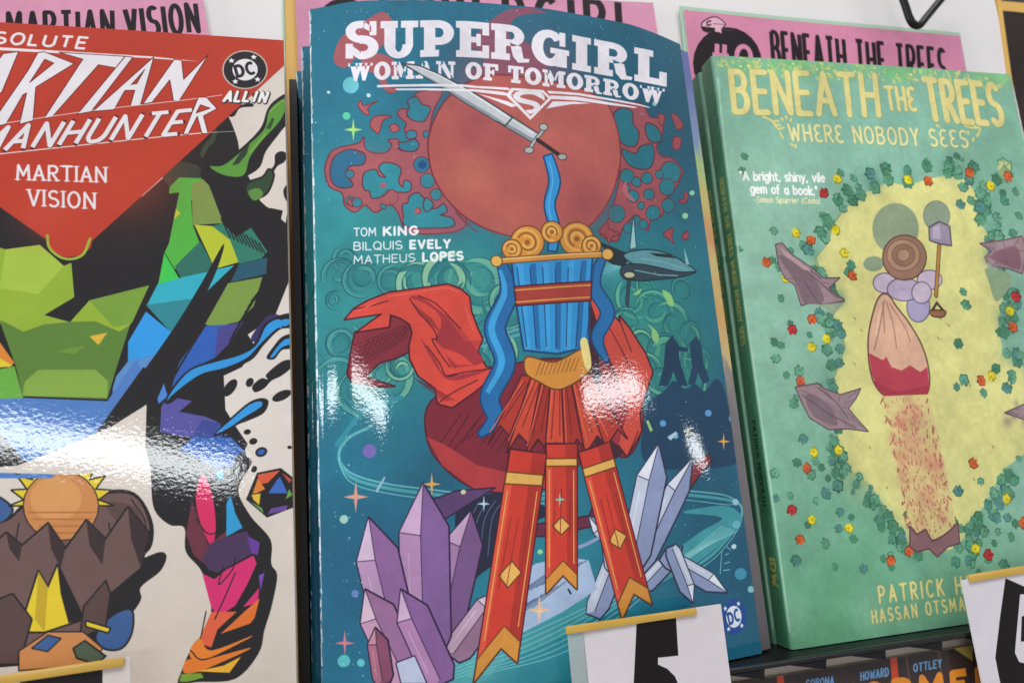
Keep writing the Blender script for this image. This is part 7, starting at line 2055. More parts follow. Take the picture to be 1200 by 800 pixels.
["F","4c8a68","3a7058",966,2211,43,432],
["F","558a84","3a7058",275,1707,38,347],
["F","4c8a68","3a7058",966,2103,41,561],
["F","52907a","3a7058",429,1278,25,111],
["F","5a9876","3a7058",1062,2070,29,342],
["F","52907a","3a7058",827,975,40,509],
["F","4c8a68","3a7058",874,2108,26,523],
["F","4c8a68","3a7058",562,1049,35,602],
["F","66a284","3a7058",771,2197,27,396],
["F","5f9a78","3a7058",267,1538,25,456],
["F","5a9876","3a7058",1699,2184,34,553],
["F","5f9a78","3a7058",381,908,28,217],
["F","558a84","3a7058",112,2179,35,412],
["F","468060","3a7058",300,1227,27,9],
["F","5f9a78","3a7058",1070,2165,37,614],
["F","5f9a78","3a7058",291,1850,41,289],
["F","468060","3a7058",934,2046,27,365],
["F","6ca688","3a7058",588,1005,43,458],
["F","468060","3a7058",1557,2200,27,166],
["F","66a284","3a7058",336,1799,30,386],
["F","558a84","3a7058",563,2237,34,516],
["F","66a284","3a7058",547,1841,42,214],
["F","4c8a68","3a7058",1398,2310,29,186],
["F","4c8a68","3a7058",587,1123,38,298],
["F","5f9a78","3a7058",323,2125,36,500],
["F","6ca688","3a7058",318,1430,42,616],
["F","558a84","3a7058",1575,2087,29,440],
["F","468060","3a7058",209,1798,35,403],
["F","5a9876","3a7058",1598,2295,45,71],
["F","5f9a78","3a7058",280,977,41,243],
["F","52907a","3a7058",1236,2255,43,317],
["F","5f9a78","3a7058",747,821,30,154],
["F","558a84","3a7058",1332,2256,37,156],
["F","6ca688","3a7058",51,1833,35,378],
["F","5f9a78","3a7058",1318,2124,35,121],
["F","558a84","3a7058",34,1932,26,540],
["F","468060","3a7058",533,2033,26,351],
["F","52907a","3a7058",547,1500,28,508],
["F","4c8a68","3a7058",523,2119,33,63],
["F","4c8a68","3a7058",491,1773,39,365],
["F","4c8a68","3a7058",1280,2092,32,56],
["F","5a9876","3a7058",240,1561,39,108],
["F","5a9876","3a7058",1098,2122,31,434],
["F","6ca688","3a7058",163,1369,38,378],
["F","468060","3a7058",219,2049,27,603],
["F","4c8a68","3a7058",468,1853,40,549],
["F","5f9a78","3a7058",1279,2199,41,381],
["F","468060","3a7058",168,1302,34,440],
["F","5a9876","3a7058",361,2218,26,186],
["F","468060","3a7058",406,1871,27,202],
["F","4c8a68","3a7058",737,2089,32,18],
["F","468060","3a7058",370,1828,30,85],
["F","558a84","3a7058",430,2071,32,388],
["F","6ca688","3a7058",303,1956,28,324],
["F","4c8a68","3a7058",713,2208,29,213],
["F","52907a","3a7058",540,1506,44,238],
["F","5f9a78","3a7058",1124,2144,27,279],
["F","558a84","3a7058",459,2010,34,362],
["F","52907a","3a7058",890,2180,41,323],
["F","558a84","3a7058",378,1931,42,159],
["F","5a9876","3a7058",1484,2258,38,105],
["F","6ca688","3a7058",279,818,33,378],
["F","4c8a68","3a7058",766,2242,31,401],
["F","66a284","3a7058",125,1927,28,251],
["F","5a9876","33674f",1687,1168,45,76],
["F","52907a","33674f",2219,827,41,343],
["F","5a9876","33674f",1818,1950,38,12],
["F","4c8a68","33674f",1466,2115,37,251],
["F","52907a","33674f",1977,862,37,162],
["F","66a284","33674f",2288,531,45,353],
["F","468060","33674f",1855,450,34,22],
["F","468060","33674f",1566,1341,44,260],
["F","52907a","33674f",2201,666,45,130],
["F","66a284","33674f",1857,602,47,66],
["F","6ca688","33674f",1957,1515,37,368],
["F","5f9a78","33674f",1905,670,43,152],
["F","52907a","33674f",1489,1533,32,526],
["F","468060","33674f",1751,2131,36,209],
["F","5f9a78","33674f",1610,2078,33,70],
["F","66a284","33674f",2103,750,43,75],
["F","66a284","33674f",1604,2157,30,92],
["F","52907a","33674f",1432,2095,30,340],
["F","52907a","33674f",1381,2134,41,586],
["F","5a9876","33674f",1759,2007,37,213],
["F","5f9a78","33674f",1698,1567,35,510],
["F","558a84","33674f",1618,2100,41,433],
["F","468060","33674f",2202,630,36,588],
["F","5a9876","33674f",1965,1493,44,415],
["F","66a284","33674f",1555,1502,48,276],
["F","66a284","33674f",2051,670,47,479],
["F","4c8a68","33674f",1994,501,37,532],
["F","6ca688","33674f",1542,1941,31,317],
["F","66a284","33674f",1395,2119,35,33],
["F","558a84","33674f",1805,690,45,27],
["F","5f9a78","33674f",2305,740,37,413],
["F","558a84","33674f",1350,1973,44,54],
["F","558a84","33674f",1698,2102,37,62],
["F","468060","33674f",2177,559,54,531],
["F","468060","33674f",1838,1457,44,313],
["F","558a84","33674f",1896,1553,48,26],
["F","5f9a78","33674f",1978,1070,34,393],
["F","558a84","33674f",2282,513,44,544],
["F","4c8a68","33674f",2077,1227,49,482],
["F","66a284","33674f",1379,2202,45,394],
["F","5f9a78","33674f",2326,619,37,539],
["F","66a284","33674f",1941,530,40,405],
["F","5a9876","33674f",1690,1104,35,463],
["F","5f9a78","33674f",1706,1942,46,323],
["F","66a284","33674f",2104,1140,44,312],
["F","4c8a68","33674f",2030,1112,50,468],
["F","58906f","3a7058",138,477,32,157],
["F","58906f","3a7058",110,544,32,487],
["F","58906f","3a7058",862,545,34,461],
["F","58906f","3a7058",7,899,31,73],
["F","58906f","3a7058",237,949,31,9],
["F","58906f","3a7058",259,1118,31,573],
["F","58906f","3a7058",211,1319,31,108],
["F","58906f","3a7058",223,1445,30,547],
["F","c4cc8c","58906f",2267,495,78,0],
["F","94b07c","58906f",2254,530,70,200],
["F","bc3034","6a1c20",702,644,43,595],
["F","bc3034","6a1c20",308,1252,40,264],
["F","bc3034","6a1c20",127,1982,38,332],
["F","bc3034","6a1c20",2128,1135,48,46],
["F","bc3034","6a1c20",1497,2245,43,48],
["F","e4d426","8a8020",749,815,40,534],
["F","e4d426","8a8020",827,574,41,391],
["F","e4d426","8a8020",439,827,39,163],
["F","e4d426","8a8020",1397,571,43,120],
["F","e4d426","8a8020",786,921,40,48],
["F","e4d426","8a8020",319,1029,38,481],
["F","e4d426","8a8020",548,1297,38,171],
["F","e4d426","8a8020",431,1331,38,34],
["F","e4d426","8a8020",338,1765,36,517],
["F","e4d426","8a8020",511,1763,37,197],
["F","e4d426","8a8020",251,2029,35,106],
["F","e4d426","8a8020",505,2074,36,355],
["F","e4d426","8a8020",1720,2024,41,230],
["F","e4d426","8a8020",1408,2211,39,330],
["F","e4d426","8a8020",1787,1491,42,288],
["F","e4d426","8a8020",2053,1198,44,340],
["F","e4d426","8a8020",2102,592,46,168],
["F","d4622e","7a3418",547,858,40,315],
["F","d4622e","7a3418",191,960,39,600],
["F","d4622e","7a3418",818,1022,41,133],
["F","d4622e","7a3418",463,1210,39,263],
["F","d4622e","7a3418",432,1109,39,290],
["F","d4622e","7a3418",315,1469,38,283],
["F","d4622e","7a3418",268,1824,37,215],
["F","d4622e","7a3418",156,2099,36,394],
["F","d4622e","7a3418",766,2221,38,586],
["F","d4622e","7a3418",1508,1865,42,94],
["F","d4622e","7a3418",1568,573,45,281],
["F","d4622e","7a3418",1943,530,47,615],
["F","d4622e","7a3418",2025,888,46,1],
["F","d4622e","7a3418",2054,1274,45,435],
["F","d4622e","7a3418",1812,2130,42,231],
["F","d4622e","7a3418",908,2190,39,317],
["F","d4622e","7a3418",1702,1511,43,456],
["F","d4622e","7a3418",2280,542,48,161],
["P","9c8288",0,[[277,880,327,873,386,924,515,982,599,1032,721,1031,659,1061,624,1075,677,1105,730,1134,568,1148,475,1137,400,1150,376,1059,312,1030,279,973]],"5a464e",5],
["B","b49a9e",489,1087,26,0.5],
["B","84707a",493,1056,36,0.5],
["B","84707a",532,1060,26,0.5],
["B","b49a9e",491,1051,28,0.5],
["B","84707a",449,1087,33,0.5],
["B","75626c",516,1037,22,0.5],
["B","a88e94",520,1054,22,0.5],
["B","b49a9e",398,1038,24,0.5],
["B","75626c",444,997,27,0.5],
["L","66525a",0,4,[[310,904,409,967]]],
["L","66525a",0,4,[[352,898,432,963]]],
["L","66525a",0,4,[[402,941,458,986]]],
["L","66525a",0,5,[[512,990,517,1012]]],
["L","66525a",0,5,[[583,1033,554,1035]]],
["L","66525a",0,5,[[687,1032,609,1034]]],
["L","66525a",0,5,[[634,1058,581,1048]]],
["L","66525a",0,5,[[604,1070,565,1054]]],
["L","66525a",0,5,[[649,1094,589,1068]]],
["L","66525a",0,5,[[694,1119,613,1081]]],
["L","66525a",0,4,[[557,1132,541,1087]]],
["L","66525a",0,4,[[478,1122,499,1082]]],
["L","66525a",0,4,[[414,1133,465,1088]]],
["L","66525a",0,4,[[394,1055,454,1047]]],
["L","66525a",0,4,[[339,1031,425,1034]]],
["L","66525a",0,4,[[311,982,410,1008]]],
["P","9c8288",0,[[271,1495,433,1484,482,1509,588,1537,743,1516,697,1557,629,1595,686,1645,749,1696,606,1679,466,1677,341,1624,302,1559]],"5a464e",5],
["B","84707a",622,1630,29,0.5],
["B","84707a",491,1586,27,0.5],
["B","75626c",462,1604,40,0.5],
["B","75626c",527,1588,40,0.5],
["B","84707a",601,1567,42,0.5],
["B","a88e94",576,1607,27,0.5],
["B","84707a",572,1609,35,0.5],
["B","a88e94",534,1576,30,0.5],
["B","a88e94",588,1567,21,0.5],
["L","66525a",0,4,[[311,1508,429,1543]]],
["L","66525a",0,4,[[448,1498,502,1539]]],
["L","66525a",0,4,[[490,1520,525,1550]]],
["L","66525a",0,4,[[580,1544,572,1563]]],
["L","66525a",0,4,[[712,1526,642,1553]]],
["L","66525a",0,4,[[673,1561,621,1572]]],
["L","66525a",0,4,[[615,1593,591,1589]]],
["L","66525a",0,4,[[664,1636,617,1611]]],
["L","66525a",0,4,[[717,1679,645,1634]]],
["L","66525a",0,4,[[596,1665,580,1627]]],
["L","66525a",0,4,[[476,1663,517,1626]]],
["L","66525a",0,4,[[370,1618,460,1602]]],
["L","66525a",0,4,[[337,1563,443,1573]]],
["P","9c8288",0,[[1910,878,2116,863,2295,841,2313,907,2226,1024,2122,1000,1988,986,1928,945,2000,914]],"5a464e",6],
["B","a88e94",2066,887,24,0.5],
["B","b49a9e",1995,971,34,0.5],
["B","75626c",2215,921,25,0.5],
["B","a88e94",1965,968,22,0.5],
["B","b49a9e",2076,923,49,0.5],
["B","84707a",2015,967,44,0.5],
["B","84707a",2017,897,52,0.5],
["B","a88e94",2195,931,38,0.5],
["B","a88e94",1954,964,49,0.5],
["L","66525a",0,5,[[1938,886,2028,906]]],
["L","66525a",0,5,[[2114,873,2122,899]]],
["L","66525a",0,5,[[2265,854,2202,890]]],
["L","66525a",0,5,[[2280,910,2210,919]]],
["L","66525a",0,5,[[2207,1009,2171,972]]],
["L","66525a",0,5,[[2119,989,2124,961]]],
["L","66525a",0,5,[[2004,978,2063,955]]],
["L","66525a",0,5,[[1953,942,2036,936]]],
["L","66525a",0,5,[[2015,916,2069,922]]],
["P","9c8288",0,[[1841,1659,1934,1642,2056,1620,2025,1702,1921,1676]],"5a464e",6],
["B","75626c",1910,1679,27,0.5],
["B","84707a",2012,1682,43,0.5],
["B","75626c",2005,1705,42,0.5],
["B","b49a9e",2035,1667,24,0.5],
["B","75626c",1849,1697,41,0.5],
["B","84707a",1950,1622,26,0.5],
["B","b49a9e",2053,1644,46,0.5],
["B","75626c",2044,1675,44,0.5],
["B","b49a9e",2007,1664,22,0.5],
["L","66525a",0,5,[[1858,1659,1918,1660]]],
["L","66525a",0,5,[[1937,1644,1960,1652]]],
["L","66525a",0,5,[[2041,1626,2014,1643]]],
["L","66525a",0,5,[[2014,1695,2001,1679]]],
["L","66525a",0,5,[[1926,1673,1954,1667]]],
["P","7e6870",1,[[289,930,401,959,526,1032,573,1132,428,1137,380,1044]]],
["P","7e6870",1,[[337,1529,444,1548,515,1599,526,1663,370,1618]]],
["P","86606c",1,[[1978,937,2219,891,2221,1000,2100,984]]],
["L","5c464e",0,6,[[320,902,486,1003,673,1119],[360,931,469,974,575,1032],[451,1045,523,1138],[310,1528,483,1614,663,1677],[429,1500,551,1568,618,1635]]],
["P","b89ca0",0,[[299,890,374,923,512,996,464,995,336,931]]],
["P","8fa884",1,[[1915,998,2089,1015,2128,1061,2019,1129,1943,1150,1920,1059]]],
["P","94a888",0,[[728,1141,628,1196,565,1160,472,1151]]],
["E","8f9f80",1226,806,189,0,-37,121],
["E","8f9f80",1000,970,81,0,-10,35],
["E","8a9a84",1584,744,109,0,-22,70,"6a7a68",6],
["E","a9a0c0",1297,1171,90,1,-21,65,"5a4a60",7],
["E","cbb8cc",1063,1058,88,1,-13,43,"5a4a60",7],
["E","cbb8cc",1428,1047,98,1,-14,43,"5a4a60",7],
["E","bcaac4",1207,1089,130,2,-16,50,"5a4a60",7],
["E","cbb8cc",1344,1105,76,1,-15,47,"5a4a60",7],
["E","9c7460",1257,942,174,0,-31,102,"4c3428",8],
["E","b08a70",1250,931,132,1,-22,72,"6a4a3a",5],
["E","94705a",1250,931,90,1,-15,49,"6a4a3a",5],
["E","b08a70",1250,931,49,0,-8,27,"6a4a3a",5],
["L","a4a0c4",0,7,[[1281,1141,1280,1199],[1183,1081,1230,1097]]],
["L","5a3c22",0,33,[[1559,887,1505,1010,1456,1121]]],
["L","b88444",0,21,[[1559,887,1505,1010,1456,1121]]],
["P","9a8ca0",0,[[1502,801,1596,773,1676,795,1661,887,1562,878,1487,862]],"4c4450",7],
["P","b4a8bc",0,[[1526,807,1593,783,1582,859,1517,852]]],
["P","4a3828",0,[[1387,1189,1454,1144,1507,1191,1491,1215,1425,1216],[1477,1185,1450,1163,1423,1184]]],
["P","9c6a48",1,[[1387,1189,1507,1191,1482,1217,1400,1213]],"4a3024",6],
["P","dcae92",1,[[1003,1120,1072,1113,1123,1168,1197,1239,1271,1347,1289,1461,1247,1550,1131,1579,988,1570,882,1530,841,1448,860,1315,925,1203]],"6a4a3c",8],
["P","bc4050",0,[[851,1367,899,1383,947,1399,978,1385,1004,1431,1078,1448,1151,1427,1222,1459,1283,1438,1273,1513,1232,1557,1118,1579,975,1570,882,1530,845,1456]]],
["P","a83444",1,[[856,1486,1012,1535,1257,1520,1232,1557,1118,1579,975,1570,893,1538]]],
["L","9a7460",1,8,[[1038,1136,961,1261,895,1353],[1049,1144,1073,1244,1068,1350],[1074,1152,1162,1261,1184,1322],[1023,1144,995,1280]]],
["L","e8c4ac",1,11,[[994,1174,927,1287]]],
["P","dccb88",0,[[901,1553,1245,1557,1281,1735,1290,1951,1288,2155,938,2154,931,1968,919,1756]]],
["B","d09878",997,1821,51,0.3998250415929625],
["B","d09878",1220,1790,34,0.4157820926592147],
["B","c8806c",1056,2106,31,0.286439273877268],
["B","d09878",1138,2023,54,0.3221764109246015],
["B","c8806c",1060,1784,50,0.41555127418027676],
["B","c06c60",957,1807,56,0.40436559954561],
["B","d09878",968,2125,44,0.2763973036756915],
["B","d09878",1141,1854,56,0.389149959249507],
["B","c8806c",1174,1817,45,0.4045116818641239],
["B","c06c60",1096,1678,37,0.4573259486080274],
["B","c8806c",1031,2081,39,0.29626080560626566],
["B","cc9070",931,1917,45,0.36025360245585575],
["B","d09878",1098,1992,45,0.33361022476365887],
["B","cc9070",1087,1574,31,0.4969478261697891],
["B","cc9070",1023,1670,51,0.4593647769968875],
["B","c06c60",957,1881,48,0.37516391200673077],
["B","cc9070",1108,1761,55,0.425249487067797],
["B","c06c60",1229,1863,41,0.3875176497175284],
["B","c8806c",1173,1839,58,0.39588909990488624],
["B","c8806c",1164,1963,36,0.34664909640433383],
["B","c8806c",1034,1738,52,0.43305191532069287],
["B","c06c60",1194,2073,36,0.3029199029403179],
["B","d09878",1199,1860,35,0.3878244844446901],
["B","d09878",1238,1835,38,0.3986579127584198],
["B","c8806c",1125,1952,37,0.35011717176967305],
["B","c8806c",1009,1682,30,0.45441213430499117],
["B","cc9070",1137,2008,42,0.32805681373215245],
["B","c06c60",1128,1642,50,0.4716720174867972],
["B","cc9070",1229,1848,33,0.3933270818349278],
["B","d09878",1046,1628,41,0.47591763095982276],
["B","cc9070",1236,1924,46,0.3636488278550157],
["B","d09878",1034,2015,46,0.3228361603151597],
["B","c06c60",1004,1666,47,0.46054415812621285],
["B","cc9070",1087,1827,44,0.39895668082724095],
["B","d09878",1099,1737,57,0.434531918871328],
["B","c8806c",1087,1913,27,0.36483014195471464],
["B","d09878",1105,1611,51,0.48306722298482113],
["B","cc9070",1013,1908,31,0.3653581578158842],
["B","d09878",1148,1647,56,0.4699365403121345],
["B","c8806c",1185,1911,32,0.36746522359397976],
["B","cc9070",1196,1856,40,0.3896199579590886],
["B","d09878",1026,2057,40,0.30578336964866004],
["B","c06c60",1070,1975,55,0.33979103912084063],
["B","cc9070",927,1737,54,0.43172693503634274],
["L","c07060",0,5,[[928,1718,924,1742]]],
["L","b05450",0,9,[[1299,2099,1290,2125]]],
["L","b05450",0,6,[[927,1736,893,1759]]],
["L","c07060",0,6,[[1277,2156,1285,2181]]],
["L","a04c50",0,5,[[1277,2119,1262,2139]]],
["L","c07060",0,6,[[1264,1846,1250,1873]]],
["L","a04c50",0,9,[[918,1994,914,2006]]],
["L","b05450",0,7,[[918,1784,921,1800]]],
["L","a04c50",0,10,[[1277,1929,1251,1939]]],
["L","b05450",0,7,[[1298,2153,1262,2178]]],
["L","a04c50",0,9,[[1264,1893,1250,1905]]],
["L","b05450",0,6,[[926,1750,942,1762]]],
["L","a04c50",0,8,[[922,1654,930,1677]]],
["L","b05450",0,8,[[921,2043,912,2061]]],
["L","c07060",0,6,[[928,2055,918,2079]]],
["L","a04c50",0,10,[[926,1857,920,1872]]],
["L","b05450",0,10,[[951,2080,917,2088]]],
["L","c07060",0,7,[[1271,1731,1273,1752]]],
["L","c07060",0,7,[[1251,1853,1240,1867]]],
["L","a04c50",0,6,[[934,2090,919,2099]]],
["L","b05450",0,10,[[1262,1991,1290,2006]]],
["L","c07060",0,6,[[919,2051,914,2074]]],
["L","b05450",0,10,[[1268,1821,1250,1842]]],
["L","c07060",0,8,[[895,1636,924,1658]]],
["L","b05450",0,9,[[1236,1618,1228,1637]]],
["L","c07060",0,6,[[895,1566,917,1594]]],
["L","c07060",0,10,[[907,1789,926,1817]]],
["L","b05450",0,9,[[936,1995,911,2006]]],
["L","a04c50",0,8,[[905,1558,875,1584]]],
["L","c07060",0,9,[[1296,2139,1282,2157]]],
["L","c07060",0,9,[[911,1591,903,1604]]],
["L","a04c50",0,9,[[1241,1577,1227,1594]]],
["L","b05450",0,8,[[904,1646,889,1667]]],
["L","b05450",0,8,[[1251,1699,1245,1714]]],
["L","c07060",0,10,[[902,1652,922,1672]]],
["L","b05450",0,7,[[1276,1852,1253,1863]]],
["L","a04c50",0,8,[[934,1950,940,1974]]],
["L","a04c50",0,6,[[1242,1696,1234,1724]]],
["L","c07060",0,6,[[952,2016,931,2041]]],
["L","b05450",0,8,[[1237,1756,1248,1777]]],
["H",["b85050","c87068","a84450","c8786c"],420,901,1553,1243,1564,940,2148,1290,2148],
["P","8a6468",0,[[944,2093,984,2130,1053,2113,1089,2164,1172,2148,1230,2131,1306,2100,1292,2183,1197,2191,1107,2226,1055,2189,963,2197,919,2174]],"5c3c44",6],
["L","dcd080",1,16,[[124,75,107,34,72,19],[295,68,278,27,218,4],[312,51,362,7],[469,62,438,21,431,-4],[477,53,535,8],[629,64,667,20,712,5],[767,59,799,15],[860,47,859,-5,883,-14],[869,38,946,9],[1234,68,1198,17,1117,2],[1642,66,1537,48,1491,5],[1791,65,1771,12,1762,-5],[1935,65,1921,16,1884,-10],[1969,54,2033,2],[2096,63,2104,18],[2214,59,2203,23],[2283,84,2386,62,2464,23],[323,287,384,306,416,338],[390,310,437,304],[405,326,445,325],[427,346,469,336],[436,362,450,386],[2065,288,2112,305,2069,341],[2115,296,2038,298,1980,290]]],
["B","88c888",2287,1,75,0.5],
["B","88c888",1254,11,55,0.5],
["B","7cc080",1577,20,71,0.5],
["B","74b878",2358,30,53,0.5],
["B","88c888",1198,22,52,0.5],
["B","88c888",2186,21,82,0.5],
["B","7cc080",571,28,72,0.5],
["B","74b878",1610,5,51,0.5],
["B","74b878",695,30,53,0.5],
["B","88c888",1005,40,70,0.5],
["B","88c888",2247,25,95,0.5],
["B","7cc080",297,14,48,0.5],
["B","88c888",817,48,61,0.5],
["B","74b878",824,26,42,0.5],
["B","88c888",1189,6,62,0.5],
["B","7cc080",1497,50,53,0.5],
["B","74b878",1958,8,49,0.5],
["B","74b878",2386,12,61,0.5],
["B","7cc080",1515,23,79,0.5],
["B","88c888",923,7,47,0.5],
["B","74b878",1015,52,50,0.5],
["B","74b878",203,55,55,0.5],
["B","88c888",2388,-3,67,0.5],
["B","7cc080",135,47,58,0.5],
["B","74b878",264,4,48,0.5],
["B","88c888",1788,37,78,0.5],
["B","74b878",471,11,72,0.5],
["B","88c888",694,43,79,0.5],
["B","7cc080",1491,49,70,0.5],
["B","74b878",579,5,56,0.5],
["B","7cc080",937,52,80,0.5],
["B","88c888",2463,7,82,0.5],
["B","7cc080",1729,30,47,0.5],
["B","88c888",2416,24,61,0.5],
["B","74b878",622,14,67,0.5],
["B","7cc080",602,34,58,0.5],
["B","7cc080",1397,8,76,0.5],
["B","7cc080",458,39,76,0.5],
["B","74b878",1390,27,73,0.5],
["B","88c888",1737,43,46,0.5],
["B","74b878",839,39,61,0.5],
["B","88c888",1711,5,66,0.5],
["B","74b878",242,50,66,0.5],
["B","7cc080",1140,18,58,0.5],
["B","7cc080",1412,34,75,0.5],
["B","7cc080",691,27,61,0.5],
["R",["dcd080","bcc878","c8d88c","b4d084","d8dc90","a8cc7c"],170,23,8,2448,88,14,40],
["E","dcd080",465,295,5,10,-9,3],
["E","dcd080",501,286,4,10,-10,3],
["E","dcd080",531,298,-7,10,-9,-2],
["E","dcd080",515,417,14,5,-6,6],
["E","dcd080",539,425,-1,10,-10,0],
["E","dcd080",1738,296,16,5,-7,6],
["E","dcd080",2087,332,-4,11,-11,0],
["E","dcd080",2032,359,-4,12,-11,1],
["E","dcd080",1999,325,1,11,-12,2],
["L","84a06c",0,52,[[116,269,126,76],[126,76,176,75,176,75,190,77,202,83,212,93,218,105,219,119,216,133,209,146,198,156,185,162,171,165,121,166],[171,165,171,165,187,167,202,174,213,186,220,200,222,216,218,233,210,247,197,259,182,266,165,269,116,269],[384,71,290,73,278,268,370,267],[284,167,365,166],[431,266,445,70,545,265,560,68],[719,65,623,67,607,265,702,264],[615,162,698,161],[764,263,846,62,890,262],[791,198,875,197],[974,60,1091,58],[1032,59,1011,261],[1134,260,1157,57],[1251,259,1275,54],[1145,159,1263,157]]],
["L","e0d48c",0,45,[[114,268,124,75],[124,75,174,74,174,74,188,76,201,82,210,92,216,104,218,118,215,132,207,145,197,155,183,161,169,164,120,164],[169,164,169,164,186,166,200,173,211,185,218,199,220,215,216,231,208,246,195,258,180,265,163,268,114,268],[382,70,289,72,277,267,369,266],[283,166,363,165],[429,265,443,69,543,264,559,67],[717,64,621,65,605,264,700,263],[613,161,696,160],[762,262,844,61,889,261],[789,196,874,195],[972,59,1089,57],[1031,58,1010,260],[1132,258,1155,55],[1250,257,1274,53],[1143,157,1262,156]]],
["L","84a06c",0,36,[[1344,113,1405,112],[1375,113,1370,226],[1433,225,1439,112],[1494,224,1500,111],[1436,168,1497,168],[1584,116,1575,111,1564,110,1552,113,1543,119,1537,129,1534,140,1536,150,1542,159,1551,165,1562,167,1562,167,1550,169,1540,175,1532,184,1529,195,1531,205,1536,215,1546,221,1557,224,1569,222,1580,217]]],
["L","e0d48c",0,29,[[1343,112,1403,111],[1373,111,1368,224],[1431,224,1437,110],[1492,223,1498,109],[1434,167,1495,166],[1582,115,1573,110,1562,108,1551,111,1541,118,1535,128,1533,138,1535,149,1541,158,1550,164,1561,166,1561,166,1549,168,1538,174,1531,183,1527,193,1529,204,1534,213,1544,220,1555,222,1567,221,1578,216]]],
["L","84a06c",0,59,[[1698,61,1787,62],[1742,61,1736,265],[1836,266,1843,62,1885,62,1885,62,1898,65,1909,72,1918,84,1924,98,1925,114,1922,130,1916,144,1906,156,1894,163,1881,165,1840,165],[1873,165,1922,267],[2066,63,1988,63,1979,268,2056,269],[1983,162,2051,163],[2202,64,2124,64,2113,270,2191,272],[2118,163,2187,164],[2335,84,2325,72,2313,66,2299,65,2285,70,2273,81,2265,95,2260,112,2260,129,2264,145,2273,158,2284,167,2298,170,2298,170,2312,173,2325,181,2334,194,2339,210,2339,227,2334,244,2325,258,2312,268,2297,273,2283,272,2269,265,2259,254]]],
["L","e0d48c",0,52,[[1696,60,1785,60],[1740,60,1734,263],[1834,265,1842,61,1883,61,1883,61,1896,64,1908,71,1916,82,1922,97,1923,113,1920,129,1914,143,1904,154,1892,161,1879,164,1838,163],[1871,164,1920,266],[2064,62,1986,62,1977,267,2054,268],[1982,161,2049,161],[2200,63,2122,62,2111,269,2189,270],[2117,162,2185,163],[2333,83,2323,71,2311,65,2297,64,2283,69,2272,79,2263,94,2258,110,2258,128,2263,144,2271,157,2283,165,2296,168,2296,168,2311,171,2323,180,2332,193,2337,209,2337,226,2332,243,2323,257,2310,267,2296,271,2281,271,2267,264,2257,253]]],
["L","84a06c",0,25,[[508,320,528,398,548,340,569,398,588,320],[622,398,622,320],[675,398,675,320],[622,359,675,359],[753,324,745,321,735,320,725,322,717,326,712,333,711,340,713,348,719,354,727,358,737,359,737,359,726,361,717,365,711,371,709,378,710,386,716,392,724,396,734,398,745,398,754,394],[788,399,789,320,814,320,814,320,822,321,829,323,834,328,838,333,839,339,837,346,834,351,828,355,821,358,813,359,788,359],[808,359,840,399],[921,324,912,321,902,320,892,322,884,326,879,333,877,340,879,348,885,354,893,358,903,359,903,359,893,361,883,365,877,371,875,378,876,386,882,392,890,397,901,399,911,398,921,394],[1016,399,1018,319,1074,399,1075,319],[1174,359,1173,348,1169,338,1163,329,1156,323,1147,320,1138,320,1129,323,1121,329,1115,338,1111,348,1109,359,1110,371,1114,381,1120,390,1127,396,1136,399,1145,399,1154,396,1162,390,1168,381,1172,371,1174,359],[1208,399,1210,319],[1210,319,1236,319,1236,319,1244,320,1250,323,1255,327,1259,332,1260,338,1258,343,1255,349,1249,353,1242,355,1235,356,1209,356],[1235,356,1235,356,1244,357,1251,360,1257,365,1261,371,1262,378,1261,385,1257,391,1250,395,1242,398,1234,400,1208,399],[1364,359,1363,348,1360,338,1354,329,1346,323,1337,319,1328,319,1319,323,1311,329,1305,338,1300,348,1299,359,1300,371,1303,381,1309,390,1316,396,1325,399,1334,399,1343,396,1351,390,1358,381,1362,371,1364,359],[1398,400,1401,319,1423,319,1423,319,1431,320,1439,323,1446,328,1452,334,1456,342,1459,350,1459,359,1458,368,1455,377,1450,385,1443,391,1436,396,1428,399,1419,400,1398,400],[1497,319,1524,361,1555,319],[1524,361,1522,400],[1704,326,1697,321,1689,319,1681,319,1672,321,1665,325,1660,330,1657,337,1657,344,1660,350,1666,355,1673,358,1682,359,1682,359,1691,361,1699,364,1705,369,1708,375,1709,382,1706,389,1700,394,1692,398,1683,400,1674,400,1665,398,1658,393],[1797,323,1788,319,1777,318,1766,320,1757,325,1751,332,1749,340,1751,347,1757,354,1766,358,1777,360,1777,360,1765,361,1755,365,1748,372,1745,379,1746,387,1752,394,1761,399,1772,401,1784,400,1794,396],[1885,323,1876,319,1865,318,1854,320,1845,325,1839,332,1837,340,1839,347,1845,354,1854,358,1864,360,1864,360,1853,361,1843,365,1835,372,1832,379,1834,387,1839,394,1848,399,1860,401,1871,400,1882,396],[1973,325,1966,321,1958,318,1949,318,1940,320,1933,324,1928,330,1925,337,1925,344,1928,350,1933,355,1941,358,1950,360,1950,360,1959,361,1967,364,1973,369,1977,376,1977,382,1974,389,1968,395,1960,399,1951,401,1941,401,1932,398,1925,394]]],
